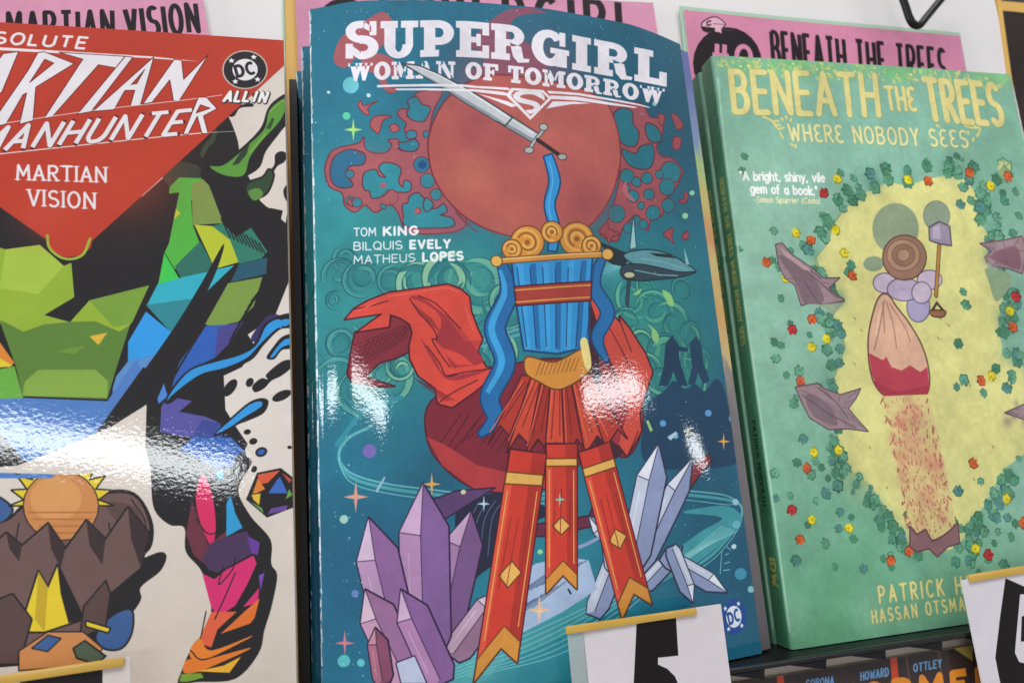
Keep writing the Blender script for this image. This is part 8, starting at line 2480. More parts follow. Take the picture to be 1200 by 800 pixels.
["L","e4dca0",0,18,[[506,319,526,397,546,338,567,397,586,319],[620,397,620,319],[673,397,673,319],[620,358,673,358],[752,323,743,320,733,319,724,321,716,325,711,332,709,339,711,346,717,353,725,357,735,358,735,358,724,359,715,364,709,370,707,377,709,384,714,391,722,395,733,397,743,396,753,393],[786,397,787,319,812,319,812,319,820,319,827,322,832,327,836,332,837,338,836,344,832,350,827,354,820,357,812,358,787,358],[807,358,839,397],[919,323,910,319,900,318,890,320,882,325,877,331,875,339,878,346,883,353,892,357,901,358,901,358,891,360,882,364,875,370,873,377,875,385,880,391,889,396,899,398,910,397,919,393],[1015,398,1016,318,1072,398,1074,318],[1172,358,1171,347,1167,336,1162,328,1154,322,1145,318,1136,318,1127,322,1119,328,1113,336,1109,347,1108,358,1109,369,1112,380,1118,388,1125,394,1134,398,1143,398,1152,395,1160,388,1166,380,1170,369,1172,358],[1206,398,1208,318],[1208,318,1234,318,1234,318,1242,319,1248,321,1254,325,1257,331,1258,336,1256,342,1253,347,1247,351,1241,354,1233,355,1207,355],[1233,355,1233,355,1242,356,1250,359,1256,364,1260,370,1261,377,1259,383,1255,389,1249,394,1241,397,1232,398,1206,398],[1362,358,1361,347,1358,336,1352,328,1344,321,1336,318,1326,318,1317,321,1309,328,1303,336,1299,347,1297,358,1298,370,1301,380,1307,389,1315,395,1323,398,1333,398,1342,395,1350,389,1356,380,1360,370,1362,358],[1396,399,1400,318,1421,318,1421,318,1429,319,1437,322,1444,326,1450,333,1454,341,1457,349,1457,358,1456,367,1453,376,1448,383,1442,390,1434,395,1426,398,1418,399,1396,399],[1496,317,1522,360,1553,317],[1522,360,1521,399],[1702,324,1695,320,1687,318,1679,317,1670,319,1663,323,1658,329,1655,336,1655,342,1658,349,1664,354,1671,357,1680,358,1680,358,1689,359,1697,363,1703,368,1706,374,1707,381,1704,387,1698,393,1690,397,1681,399,1672,399,1663,396,1656,392],[1795,322,1786,318,1775,317,1765,319,1756,324,1750,331,1747,338,1749,346,1755,352,1764,357,1775,358,1775,358,1763,360,1753,364,1746,370,1743,378,1744,386,1750,393,1759,397,1770,399,1782,398,1792,395],[1884,322,1874,318,1863,317,1853,319,1844,324,1837,330,1835,338,1837,346,1843,352,1852,357,1863,358,1863,358,1851,360,1841,364,1834,371,1831,378,1832,386,1837,393,1847,397,1858,400,1870,399,1880,395],[1971,324,1964,320,1956,317,1947,317,1939,319,1931,323,1926,329,1923,335,1923,342,1926,349,1932,354,1939,357,1948,358,1948,358,1957,359,1965,363,1972,368,1975,374,1975,381,1972,388,1966,393,1958,398,1949,400,1939,399,1930,397,1923,392]]],
["L","f4f4ee",0,13,[[91,549,91,557],[99,549,98,557],[109,588,130,549,147,588],[116,575,141,575],[191,549,188,588],[215,575,214,570,211,565,206,563,200,563,194,565,190,570,189,575,190,581,193,585,198,588,204,588,209,585,213,581,215,575],[227,588,229,562],[228,573,228,572,229,569,231,566,233,564,237,563,241,562,245,563],[256,588,258,562],[258,553,258,552],[296,575,295,570,292,565,287,563,281,563,275,565,271,570,269,575,270,581,274,586,279,588,285,588,290,586,294,581,296,575],[297,562,295,592,295,592,294,595,291,598,287,600,282,600,278,600,274,599,271,596],[311,549,308,589],[309,573,309,572,310,568,313,565,317,563,322,562,327,563,331,565,334,568,334,572,333,589],[355,553,353,583,353,583,353,585,354,587,357,588,360,588,362,588],[345,563,364,563],[378,587,376,594],[442,565,438,563,433,562,428,564,425,566,423,569,425,573,428,575,433,576,433,576,438,577,442,579,443,582,442,585,439,588,433,589,428,588,424,587],[459,549,456,589],[457,573,457,572,458,569,461,565,466,563,471,563,476,563,480,566,482,569,483,572,481,589],[494,589,497,563],[497,553,498,552],[507,589,510,563],[509,572,509,572,510,568,513,565,517,563,522,563,527,563,530,565,533,568,533,572,532,589],[547,563,558,588],[573,563,558,588,549,601],[586,588,583,595],[632,563,643,590,658,563],[669,590,671,563],[672,553,672,552],[682,590,686,549],[696,575,723,575,724,575,723,570,719,565,714,563,707,564,702,567,698,571,696,577,697,583,701,587,706,590,712,589,718,587]]],
["L","f4f4ee",0,13,[[177,633,176,628,173,623,168,621,162,620,157,623,153,627,152,633,152,639,156,643,161,646,166,646,172,643,176,639,177,633],[178,620,176,650,176,650,175,653,172,655,169,657,164,658,160,657,156,656,153,654],[190,632,215,633,215,633,214,627,210,623,205,621,199,621,194,624,191,628,189,634,191,640,194,644,199,646,205,646,210,644],[227,647,228,621],[228,630,228,630,229,626,231,624,234,622,238,621,242,622,245,624,247,627,247,630,246,647],[247,631,247,630,248,627,251,624,254,622,258,621,262,622,265,624,267,627,267,630,266,647],[334,635,333,630,330,625,325,623,319,622,313,625,309,629,308,635,309,641,312,645,317,648,323,648,328,645,332,641,334,635],[350,649,353,617,353,617,353,614,355,612,357,610,360,609,363,609],[345,623,363,624],[430,637,429,631,426,626,421,624,416,624,410,626,406,631,405,636,406,642,409,647,413,649,419,649,424,647,428,642,430,637],[431,624,429,650],[473,611,470,650],[498,638,497,632,494,627,488,625,483,625,477,627,473,632,471,637,472,643,475,648,480,650,486,650,492,648,496,643,498,638],[537,638,536,632,533,628,528,625,522,625,516,628,512,632,510,638,511,644,514,648,519,651,525,651,531,648,535,644,537,638],[576,639,575,633,572,628,567,626,561,626,555,628,551,633,549,638,550,644,554,649,559,651,565,651,570,649,574,644,576,639],[591,612,588,652],[613,626,589,641,612,652],[625,652,625,651],[641,613,641,622],[650,613,649,622]]],
["L","e8e4b0",0,7,[[168,680,179,680],[208,666,206,664,203,663,200,663,197,664,194,665,191,667,190,669,190,671,191,673,192,675,195,676,198,676,198,676,202,676,205,677,207,679,208,681,207,683,206,685,204,687,200,688,197,689,193,689,190,688,188,686],[214,689,218,672],[219,666,220,665],[223,689,226,672],[225,678,225,678,226,676,228,674,230,673,233,672,236,673,238,674,239,676,239,678,236,689],[238,678,239,678,240,676,241,674,244,673,247,672,249,673,251,674,252,676,252,678,249,689],[277,681,277,677,276,674,272,673,269,673,265,674,261,677,260,681,260,685,261,687,265,689,269,689,273,688,276,685,277,681],[284,689,288,673],[286,679,286,679,288,676,290,674,293,673,296,673,299,673,301,674,302,676,302,679,300,690],[352,667,349,665,346,665,343,664,340,665,337,666,334,668,333,670,333,672,333,674,335,676,338,677,341,677,341,677,345,678,348,679,350,680,351,682,351,684,349,686,347,688,343,689,340,690,336,690,333,689,330,688],[361,673,355,698],[377,682,377,678,375,675,372,674,368,673,364,675,361,678,359,682,359,685,361,688,364,690,368,690,372,688,375,685,377,682],[388,673,385,684,385,684,385,687,386,689,389,690,392,690,395,690,398,689,400,687,401,684,404,674],[402,683,400,690],[408,691,412,674],[411,680,411,680,412,678,413,676,415,675,418,674,421,674,423,674],[428,691,432,674],[430,680,431,680,431,678,433,676,435,675,438,674,440,674,443,674],[448,691,452,674],[453,668,453,667],[458,682,476,682,476,682,476,678,474,676,471,674,467,674,463,676,460,679,458,683,458,686,460,689,463,691,467,691,471,689],[483,691,487,674],[485,681,485,680,486,679,488,677,490,675,493,675,495,674,498,674],[533,668,530,670,528,673,526,677,525,681,524,685,524,689,525,692,526,695],[565,669,563,667,559,666,555,666,551,667,547,669,544,672,542,675,540,679,540,682,541,686,542,688,545,690,549,692,553,692,557,691,560,689],[590,684,590,680,588,677,585,675,581,675,577,677,574,680,572,683,572,687,574,690,577,692,581,692,585,690,588,687,590,684],[621,666,615,692],[617,684,617,680,615,677,612,675,608,675,604,677,601,680,599,684,599,687,600,690,604,692,608,692,612,690,615,687,617,684],[643,684,643,680,642,677,639,676,635,676,631,677,628,680,626,684,626,688,627,691,630,692,634,692,638,691,641,688,643,684],[645,675,641,692],[658,669,659,671,659,674,659,678,658,682,657,686,655,690,653,693,651,696]]],
["L","84a06c",0,21,[[642,2374,647,2314,666,2314,666,2314,671,2315,676,2317,680,2321,682,2325,682,2330,681,2335,678,2340,674,2343,668,2346,663,2346,644,2346],[715,2375,743,2314,759,2375],[724,2355,754,2355],[803,2315,843,2315],[823,2315,817,2376],[874,2376,881,2315,899,2315,899,2315,905,2316,910,2318,914,2322,916,2326,917,2331,915,2336,912,2340,908,2343,902,2345,896,2346,877,2346],[892,2346,913,2377],[951,2377,958,2316],[1035,2323,1030,2319,1023,2316,1016,2316,1009,2319,1003,2324,998,2330,994,2338,992,2347,992,2355,994,2363,998,2370,1003,2375,1009,2377,1016,2377,1023,2375,1029,2371],[1069,2378,1077,2317],[1115,2317,1072,2352],[1085,2343,1111,2379],[1206,2379,1214,2317],[1248,2380,1256,2318],[1210,2349,1252,2349],[1340,2350,1340,2341,1339,2333,1335,2326,1330,2321,1323,2318,1316,2318,1309,2321,1303,2326,1298,2332,1294,2340,1291,2349,1291,2358,1293,2366,1297,2373,1302,2378,1308,2380,1315,2380,1322,2378,1328,2373,1334,2366,1338,2358,1340,2350],[1375,2381,1384,2319,1404,2319,1404,2319,1410,2320,1415,2322,1419,2325,1421,2330,1421,2335,1420,2339,1416,2344,1411,2347,1406,2349,1399,2350,1380,2350],[1395,2350,1416,2381],[1465,2319,1479,2382,1511,2319],[1542,2383,1576,2320,1590,2383],[1553,2362,1585,2362],[1640,2320,1684,2321],[1662,2320,1652,2384],[1715,2384,1725,2321],[1759,2385,1770,2321],[1720,2353,1764,2353]]],
["L","e0d48c",0,15,[[640,2373,646,2313,664,2313,664,2313,670,2314,675,2316,678,2320,680,2324,681,2329,680,2334,676,2339,672,2342,667,2345,661,2345,643,2345],[714,2374,742,2313,758,2374],[723,2354,752,2354],[801,2314,842,2314],[821,2314,815,2375],[873,2375,879,2314,898,2314,898,2314,904,2315,909,2317,912,2321,915,2325,915,2330,914,2334,911,2339,906,2342,901,2344,895,2345,876,2345],[891,2345,912,2375],[949,2376,956,2315],[1033,2322,1028,2318,1022,2315,1015,2315,1008,2318,1002,2323,996,2329,993,2337,991,2346,991,2354,993,2362,996,2369,1001,2373,1008,2376,1015,2376,1022,2374,1028,2369],[1068,2377,1075,2315],[1114,2316,1071,2351],[1084,2341,1109,2377],[1205,2378,1213,2316],[1247,2379,1255,2317],[1209,2347,1251,2348],[1339,2348,1339,2340,1337,2332,1333,2325,1328,2320,1322,2317,1315,2317,1308,2320,1301,2325,1296,2331,1292,2339,1290,2348,1290,2357,1291,2365,1295,2372,1300,2376,1307,2379,1313,2379,1320,2377,1327,2372,1332,2365,1336,2357,1339,2348],[1374,2380,1382,2317,1402,2318,1402,2318,1408,2318,1413,2321,1417,2324,1419,2329,1420,2333,1418,2338,1415,2343,1410,2346,1404,2348,1398,2349,1378,2349],[1394,2349,1415,2380],[1463,2318,1477,2381,1510,2318],[1540,2382,1574,2319,1589,2382],[1552,2361,1584,2361],[1639,2319,1683,2319],[1661,2319,1651,2383],[1713,2383,1724,2320],[1758,2384,1768,2320],[1719,2352,1763,2352]]],
["L","84a06c",0,18,[[572,2447,573,2400],[601,2446,602,2400],[572,2423,602,2423],[628,2446,646,2399,661,2446],[634,2431,656,2431],[713,2403,710,2401,706,2399,702,2399,697,2400,694,2403,691,2406,690,2410,690,2414,692,2417,694,2420,698,2422,702,2423,702,2423,707,2423,711,2425,714,2428,716,2432,716,2436,715,2439,712,2443,708,2445,703,2446,699,2446,694,2445,691,2442],[768,2403,765,2401,761,2399,757,2399,752,2400,749,2403,746,2406,745,2410,745,2414,746,2417,749,2420,753,2422,757,2423,757,2423,762,2423,766,2425,769,2428,771,2432,771,2436,770,2439,767,2443,763,2445,758,2446,754,2446,749,2445,746,2442],[798,2446,817,2399,831,2446],[804,2431,826,2430],[859,2446,861,2399,890,2446,892,2398],[997,2422,996,2415,995,2409,992,2404,988,2400,983,2398,978,2398,973,2400,969,2404,965,2409,963,2415,962,2422,962,2429,964,2435,967,2440,971,2444,975,2446,980,2446,985,2444,990,2440,993,2435,996,2429,997,2422],[1027,2398,1057,2398],[1042,2398,1039,2446],[1110,2402,1107,2399,1103,2398,1098,2398,1094,2399,1090,2401,1087,2405,1086,2408,1086,2412,1087,2416,1090,2419,1094,2421,1098,2422,1098,2422,1103,2422,1108,2424,1111,2427,1112,2431,1112,2435,1111,2439,1108,2442,1104,2444,1099,2445,1094,2445,1089,2444,1086,2441],[1140,2445,1146,2397,1161,2431,1180,2397,1180,2445],[1209,2445,1230,2397,1243,2445],[1216,2429,1239,2429],[1272,2445,1276,2397,1305,2445,1309,2397],[1365,2396,1338,2396,1334,2445,1361,2445],[1336,2420,1360,2420]]],
["L","e0d48c",0,12,[[570,2445,572,2399],[599,2445,601,2399],[571,2422,600,2422],[626,2445,644,2398,659,2445],[632,2430,654,2430],[712,2402,709,2400,705,2398,700,2398,696,2399,692,2402,690,2405,688,2409,689,2413,690,2416,693,2419,697,2421,701,2422,701,2422,706,2422,710,2424,713,2427,714,2431,715,2435,713,2438,710,2442,706,2444,702,2445,697,2445,693,2444,689,2441],[767,2402,764,2400,760,2398,755,2398,751,2399,747,2401,745,2405,743,2409,743,2412,745,2416,748,2419,752,2421,756,2422,756,2422,761,2422,765,2424,768,2427,769,2431,770,2434,768,2438,765,2442,761,2444,757,2445,752,2445,748,2443,744,2441],[796,2445,815,2398,829,2445],[802,2429,825,2429],[857,2445,860,2397,888,2445,891,2397],[995,2421,995,2414,993,2408,990,2403,986,2399,982,2397,977,2397,972,2399,967,2403,964,2408,961,2414,960,2421,961,2428,962,2434,965,2439,969,2443,974,2444,979,2444,984,2443,988,2439,992,2434,994,2428,995,2421],[1025,2397,1056,2397],[1040,2397,1037,2445],[1109,2401,1105,2398,1101,2397,1097,2396,1092,2398,1088,2400,1086,2403,1084,2407,1084,2411,1086,2415,1089,2418,1092,2420,1097,2420,1097,2420,1102,2421,1106,2423,1109,2426,1111,2430,1111,2434,1109,2438,1106,2441,1102,2443,1097,2444,1092,2444,1088,2443,1084,2440],[1138,2444,1144,2396,1159,2430,1179,2396,1178,2444],[1207,2444,1228,2396,1242,2444],[1214,2428,1237,2428],[1271,2444,1274,2396,1303,2444,1307,2395],[1363,2395,1336,2395,1333,2444,1359,2444],[1335,2419,1358,2419]]],
["L","a4d4b8",1,10,[[27,112,16,546,12,1041,14,1509,16,1953,14,2436]]]]}''')  # last forest stroke: hinge highlight painted as a pale line by the spine

GU = [(a + .0374) / .608 for a in (-.0374, .0095, .0339, .08, .13, .2085, .2704, .315, .4026, .4646, .5178, .5706)]
GN = [.0217, .0429, .0515, .0585, .0640, .0681, .0676, .0660, .0533, .0427, .0233, 0]
# smooth the bow of the cover
_x = np.linspace(-.4, 1.4, 721)
_y = np.interp(_x, GU, GN)
_k = np.exp(-(np.arange(-24, 25) / 10.0) ** 2); _k /= _k.sum()
_ys = np.convolve(np.pad(_y, 24, mode="edge"), _k, "valid")
_edge = np.clip(np.minimum(_x / .05, (1 - _x) / .05), 0, 1)
_yf = _y * (1 - _edge) + _ys * _edge


def bowed(u, v):
    a = (-.0455 + .0081 * v) * (1 - u) + (.578 - .0074 * v) * u
    return a, -.2954 + v * .9806, float(np.interp(u, _x, _yf)) * (.35 + .65 * v)


def flat(a0, a1, b0, b1, bow=0.004):
    return lambda u, v: (a0 + (a1 - a0) * u, b0 + (b1 - b0) * v, bow * math.sin(math.pi * max(min(u, 1), 0)) * (.3 + .7 * v))


def spine_data(bg, items):
    return [bg] + items


FONT = json.loads(r'''{"B":[0.52,[[0,0,0,1],[0,1,0.25,1,0.25,1.0,0.321,0.989,0.385,0.956,0.436,0.905,0.469,0.841,0.48,0.77,0.469,0.699,0.436,0.635,0.385,0.584,0.321,0.551,0.25,0.54,0,0.54],[0.25,0.54,0.25,0.54,0.333,0.527,0.409,0.488,0.468,0.429,0.507,0.353,0.52,0.27,0.507,0.187,0.468,0.111,0.409,0.052,0.333,0.013,0.25,0.0,0,0]]],"E":[0.46,[[0.46,1,0,1,0,0,0.46,0],[0,0.52,0.4,0.52]]],"N":[0.56,[[0,0,0,1,0.56,0,0.56,1]]],"A":[0.6,[[0,0,0.3,1,0.6,0],[0.1,0.33,0.5,0.33]]],"T":[0.54,[[0,1,0.54,1],[0.27,1,0.27,0]]],"H":[0.54,[[0,0,0,1],[0.54,0,0.54,1],[0,0.5,0.54,0.5]]],"R":[0.52,[[0,0,0,1,0.25,1,0.25,1.0,0.327,0.988,0.397,0.952,0.452,0.897,0.488,0.827,0.5,0.75,0.488,0.673,0.452,0.603,0.397,0.548,0.327,0.512,0.25,0.5,0,0.5],[0.2,0.5,0.52,0]]],"S":[0.5,[[0.434,0.911,0.373,0.965,0.299,0.995,0.219,0.998,0.142,0.973,0.078,0.924,0.032,0.856,0.011,0.775,0.016,0.692,0.048,0.616,0.101,0.554,0.171,0.514,0.25,0.5,0.25,0.5,0.335,0.486,0.411,0.446,0.469,0.384,0.503,0.308,0.509,0.225,0.486,0.144,0.437,0.076,0.367,0.027,0.284,0.002,0.197,0.005,0.117,0.035,0.051,0.089]]],"W":[0.82,[[0,1,0.2,0,0.41,0.75,0.62,0,0.82,1]]],"O":[0.62,[[0.62,0.5,0.607,0.641,0.571,0.77,0.513,0.878,0.439,0.955,0.354,0.995,0.266,0.995,0.181,0.955,0.107,0.878,0.049,0.77,0.013,0.641,0.0,0.5,0.013,0.359,0.049,0.23,0.107,0.122,0.181,0.045,0.266,0.005,0.354,0.005,0.439,0.045,0.513,0.122,0.571,0.23,0.607,0.359,0.62,0.5]]],"Y":[0.54,[[0,1,0.27,0.48,0.54,1],[0.27,0.48,0.27,0]]],"D":[0.56,[[0,0,0,1,0.2,1,0.2,1.0,0.28,0.987,0.356,0.95,0.424,0.891,0.481,0.812,0.524,0.717,0.551,0.611,0.56,0.5,0.551,0.389,0.524,0.283,0.481,0.188,0.424,0.109,0.356,0.05,0.28,0.013,0.2,0.0,0,0]]],"P":[0.5,[[0,0,0,1,0.25,1,0.25,1.0,0.327,0.987,0.397,0.948,0.452,0.889,0.488,0.813,0.5,0.73,0.488,0.647,0.452,0.571,0.397,0.512,0.327,0.473,0.25,0.46,0,0.46]]],"I":[0.0,[[0,0,0,1]]],"C":[0.56,[[0.526,0.883,0.449,0.958,0.362,0.996,0.271,0.994,0.185,0.953,0.109,0.876,0.05,0.769,0.013,0.64,0.0,0.5,0.013,0.36,0.05,0.231,0.109,0.124,0.185,0.047,0.271,0.006,0.362,0.004,0.449,0.042,0.526,0.117]]],"K":[0.52,[[0,0,0,1],[0.5,1,0,0.42],[0.15,0.58,0.54,0]]],"V":[0.58,[[0,1,0.29,0,0.58,1]]]," ":[0.26,[]]}''')


def spine_text(st, x, y0, y1, capx, col, w):
    """text reading down a spine: sheet units (1/2500)"""
    tot, lay = 0, []
    for ch in st:
        gw, pl = FONT[ch]; lay.append((tot, pl)); tot += gw + .3
    tot -= .3
    ls = []
    for gx, pl in lay:
        for l in pl:
            ls.append([c for i in range(0, len(l), 2) for c in (round(x + capx * l[i + 1]), round(y0 + (y1 - y0) * (gx + l[i]) / tot))])
    return ['L', col, 0, w, ls]


GROUP = "comic books standing on the ledge"
img_moon = paint("moon_print", 1150, 1840, ART["moon"], 7, .13)
img_prism = paint("prism_print", 1100, 1720, ART["prism"], 8, .05)
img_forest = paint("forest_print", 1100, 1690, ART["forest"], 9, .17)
m_moon = printed("moon_cover", img_moon, coat_rough=.035, peel=.14)
m_prism = printed("prism_cover", img_prism, coat_rough=.035, peel=.14)
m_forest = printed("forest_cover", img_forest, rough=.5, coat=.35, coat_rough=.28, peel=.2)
sp = paint("forest_spine", 90, 1690, ['4a8a68', ['B', '64a684', 1250, 600, 2500, .6], ['B', '2f6a4a', 1250, 1900, 3000, .6],
     spine_text("BENEATH THE TREES WHERE NOBODY SEES", 800, 560, 1300, 900, 'b8c070', 160),
     spine_text("PATRICK HORVATH", 800, 1620, 1960, 800, '1c3a2c', 130), spine_text("IDW", 700, 2170, 2270, 1100, 'b8b858', 230)], 4, .2)
m_fspine = printed("forest_spine_print", sp, rough=.45, coat=.4, coat_rough=.25, peel=.2)
m_mspine = plain("moon_spine", (.012, .05, .085), .35, .3, 120, 0, 0, .8)
m_rspine = plain("red_spine", (.30, .04, .02), .4, .2, 60, 0, 0, .5)

# left: red and cream comic
t = thing("comic_book", rk(-.38, BASE, -.01), "glossy comic with red banner and green angular panels on the left", "comic book", GROUP)
build_book(t, flat(-.683, -.0757, -.2954, .6475, .002), .032, m_prism, m_rspine, M_RED, M_PAGES, -.683)

# middle: bowed teal comic and two copies behind it
t = thing("comic_book", rk(.27, BASE, -.02), "glossy teal comic with a raised sword before a red moon, front of its stack", "comic book", GROUP)
build_book(t, bowed, .058, m_moon, m_mspine, M_TEAL, M_PAGES, -.04, hinge=.0013)
mt, nt, N, L, b = new_mat("inside_page")
tc = N.new("ShaderNodeUVMap"); sx = N.new("ShaderNodeSeparateXYZ"); cr = N.new("ShaderNodeValToRGB")
L.new(tc.outputs[0], sx.inputs[0])
no = N.new("ShaderNodeTexNoise"); no.inputs["Scale"].default_value = 26; no.inputs["Detail"].default_value = 5
L.new(tc.outputs[0], no.inputs["Vector"])
ma = N.new("ShaderNodeMath"); ma.operation = 'MULTIPLY_ADD'; ma.inputs[1].default_value = .10
L.new(no.outputs["Fac"], ma.inputs[0]); L.new(sx.outputs[1], ma.inputs[2])
L.new(ma.outputs[0], cr.inputs[0])
els = cr.color_ramp.elements
stops = [(.0, (.10, .09, .10)), (.42, (.20, .18, .19)), (.475, (.30, .26, .24)), (.50, (.62, .48, .22)), (.58, (.66, .38, .14)), (.66, (.62, .50, .20)), (.70, (.62, .30, .14)), (.78, (.60, .50, .18)), (.84, (.40, .55, .24)), (.88, (.24, .32, .50)), (1.0, (.15, .18, .42))]
while len(els) < len(stops): els.new(.5)
for e_, (p_, c_) in zip(els, stops): e_.position = p_; e_.color = (*c_, 1)
L.new(cr.outputs[0], b.inputs["Base Color"]); b.inputs["Roughness"].default_value = .35
V, F, UVS = [], [], []
for j in range(41):
    vv = j / 40
    for i in range(9):
        u = .5 + .535 * i / 8 - (.004 * vv if i == 8 else 0)
        for s in (0, 1):
            a_, b_, n_ = bowed(u, .002 + .990 * vv)
            V.append(rk(a_, b_, n_ - .0032 - .0006 * s - (.006 * max(u - .97, 0) / .05)))
for j in range(40):
    for i in range(8):
        k0, k1 = (j * 9 + i) * 2, ((j + 1) * 9 + i) * 2
        F.append((k0, k0 + 2, k1 + 2, k1)); UVS.append([(i / 8, j / 40), ((i + 1) / 8, j / 40), ((i + 1) / 8, (j + 1) / 40), (i / 8, (j + 1) / 40)])
        F.append((k0 + 1, k1 + 1, k1 + 3, k0 + 3)); UVS.append([(0, 0)] * 4)
    k0, k1 = (j * 9 + 8) * 2, ((j + 1) * 9 + 8) * 2
    F.append((k0, k0 + 1, k1 + 1, k1)); UVS.append([(1, j / 40), (1, j / 40), (1, (j + 1) / 40), (1, (j + 1) / 40)])
pg = mesh_obj("inside_page", V, F, [mt], t, uvs=UVS)
pg["label"] = "coloured inside page showing past the cover edge"
dv = lambda da, dn, db=0: D * Vector(tuple(float(x) for x in (da * XW + dn * NW + db * UW)))
copy_thing(t, dv(-.0165, -.078, -.012), "teal comic whose dark left edge shows just behind the sword comic")
copy_thing(t, dv(-.029, -.140, -.018), "rearmost teal comic, thinnest worn edge beside the dark strip filling the shaded gap")

# right: green comic and the copy behind it
t = thing("comic_book", rk(.94, BASE, -.02), "matte green comic with a yellow clearing and red sack, front of its stack", "comic book", GROUP)
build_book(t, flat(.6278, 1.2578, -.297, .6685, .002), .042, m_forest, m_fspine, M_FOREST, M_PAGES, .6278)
copy_thing(t, dv(0, -.045, -.004), "green comic behind the clearing comic, only its lettered spine showing")

# lower tier: dark comic under the ledge
g = SIGNS["lower"]["g"]
t = thing("comic_book", rk(g["o"][0] + g["w"] / 2, g["o"][1] - g["h"], 0), "dark comic with orange lettering on the tier below the ledge", "comic book")
build_book(t, lambda u, v: (g["o"][0] + g["w"] * u, g["o"][1] - g["h"] * (1 - v), g["n"]), .03, sign_mat("lower", 1200, coat=.6), M_DARK, M_DARK, M_PAGES, 0)
v, f = box_ab(-1.6, 2.4, -.84, -.8155, -.29, .06)
lp = mesh_obj("lower_shelf", v, f, [M_BLACK], rack, smooth=False)

# far right: yellow-edged dark comic in the next slot
pd = ['2c1c16', ['B', '5a2c24', 700, 700, 700, .8], ['B', '1c100c', 300, 240, 500, .8], ['E', 'c05a40', 700, 330, 330, 40, -60, 110], ['E', '8a7458', 600, 800, 300, 0, 0, 300], ['E', '6a2a2c', 500, 1100, 400, 100, -50, 260],
      ['L', '8a8078', 1, 60, [[300, 700, 500, 900, 800, 850, 1200, 1000], [200, 1300, 600, 1200, 1000, 1400]]], ['E', '4a3a38', 1500, 700, 500, 0, 0, 420], ['E', '7a4a34', 1500, 1600, 600, 0, 0, 360]]
m_far = printed("far_print", paint("far", 400, 640, pd, 5, .3), coat=.6)
t = thing("comic_book", rk(1.75, BASE, -.1), "dark brown comic with yellow top border at the far right edge", "comic book")
build_book(t, flat(1.40, 2.05, -.2954, .93, .001), .03, m_far, M_DARK, M_DARK, M_PAGES, 1.46)
for ch in t.children: ch.location = dv(0, -.155)
v, f = box_ab(1.41, 2.05, .9305, .955, -.165, -.155)
mesh_obj("top_border", v, f, [M_FRAME], t, smooth=False)

# ------------------------------------------------------------------ number cards clipped to the ledge
mt_clear, nt, N, L, b = new_mat("clear_sleeve")
b.inputs["Base Color"].default_value = (.62, .66, .64, 1); b.inputs["Roughness"].default_value = .12
b.inputs["Alpha"].default_value = .42


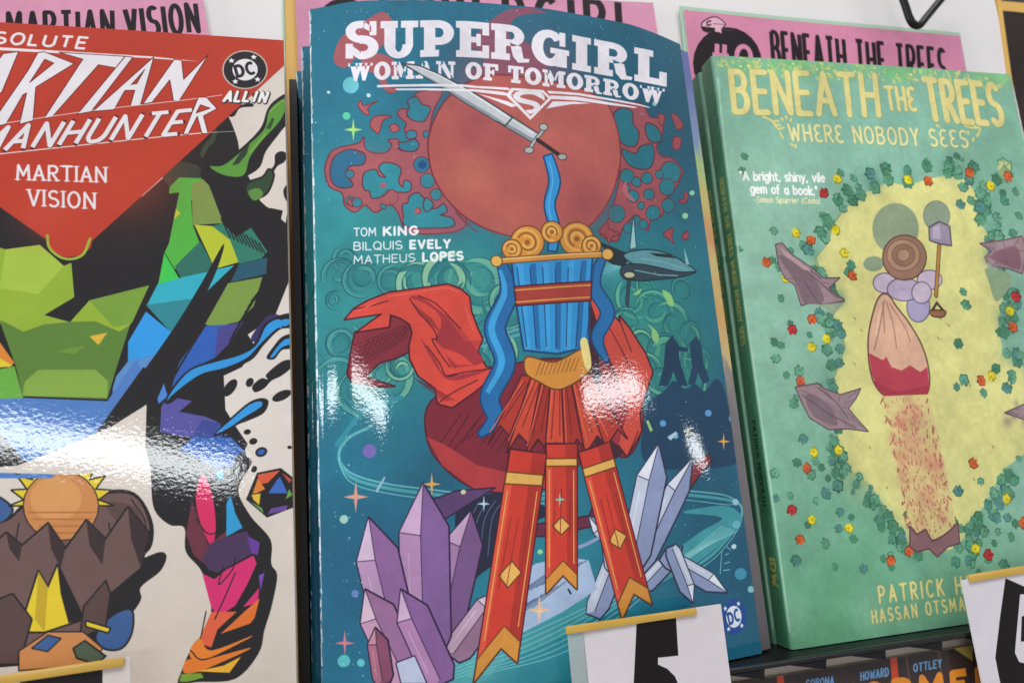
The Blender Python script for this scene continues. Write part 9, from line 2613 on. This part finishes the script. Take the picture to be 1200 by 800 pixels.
def number_card(key, W, label, tape, sleeve=None):
    g = SIGNS[key]["g"]
    e = np.array(g["e"]); dn = np.array([e[1], -e[0]])
    t = thing("number_card", rk(g["o"][0] + g["w"] / 2, g["o"][1] - g["h"], g["n"]), label, "number card", "white number cards on the ledge")
    sheet("card", g["o"], g["e"], g["w"], g["h"], g["n"], .0022, [sign_mat(key, W, .03, coat=.15), M_WHITE], t, .0, 6, 6, 2, .0006)
    x0, x1, y0, y1 = tape
    V = []
    for nn in (g["n"] + .0006, g["n"] + .0032):
        for (x, y) in ((x0, y0 + .0002), (x1, y0), (x1, y1), (x0, y1 + .0004)):
            q = np.array(g["o"]) + e * x + dn * y
            V.append(rk(q[0], q[1], nn))
    F = [(0, 1, 2, 3), (7, 6, 5, 4)] + [(i, i + 4, (i + 1) % 4 + 4, (i + 1) % 4) for i in range(4)]
    tp = mesh_obj("tape_strip", V, F, [M_YELLOW], t)
    bevel(tp, .0003)
    if sleeve:
        x0, x1, y0, y1 = sleeve
        o2 = np.array(g["o"]) + e * x0 + dn * y0
        sheet("clear_sleeve", o2, g["e"], x1 - x0, y1 - y0, g["n"] + .0004, .0006, [mt_clear, mt_clear], t, 0, 4, 4, 1, 0)
    return t


number_card("card5", 620, "white card with a bold black 5 before the teal comic", (-.0245, .1625, -.001, .0085), (-.0225, -.0010, .009, .25))
number_card("card6", 620, "white card with a curved black numeral at lower right before the green comic", (.012, .26, -.0075, .0035))
number_card("card4", 520, "white card with a mostly hidden black numeral at lower left", (-.02, .1745, -.0015, .0085))

# ------------------------------------------------------------------ bent wire hook above the green comic
path = [(1.10, 1.10), (1.108, 1.02), (1.118, .93), (1.130, .862), (1.1335, .838), (1.139, .8235), (1.147, .818), (1.156, .8195), (1.166, .828), (1.19, .852), (1.245, .905), (1.30, .955)]
P = []
for i in range(len(path) - 1):
    p0 = path[max(i - 1, 0)]; p1 = path[i]; p2 = path[i + 1]; p3 = path[min(i + 2, len(path) - 1)]
    for j in range(5):
        tt = j / 5
        P.append(tuple(.5 * (2 * p1[k] + (p2[k] - p0[k]) * tt + (2 * p0[k] - 5 * p1[k] + 4 * p2[k] - p3[k]) * tt * tt + (3 * p1[k] - p0[k] - 3 * p2[k] + p3[k]) * tt ** 3) for k in (0, 1)))
P.append(path[-1])
pts = [rk(a, b, -.08) for a, b in P]
V, F = [], []
R = .0021
for i, p in enumerate(pts):
    tn = (pts[min(i + 1, len(pts) - 1)] - pts[max(i - 1, 0)]).normalized()
    nx = Vector(tuple(float(x) for x in NW)); sd = tn.cross(nx).normalized()
    for k in range(12):
        an = 2 * math.pi * k / 12
        V.append(p + sd * (R * math.cos(an)) + nx * (R * math.sin(an)))
for i in range(len(pts) - 1):
    for k in range(12):
        F.append((i * 12 + k, i * 12 + (k + 1) % 12, (i + 1) * 12 + (k + 1) % 12, (i + 1) * 12 + k))
F += [tuple(range(11, -1, -1)), tuple((len(pts) - 1) * 12 + k for k in range(12))]
hk = mesh_obj("wire_hook", V, F, [M_BLACK], None, origin=pts[0])
tag(hk, "bent black wire hook hanging before the white board, above the green comic", "hook")
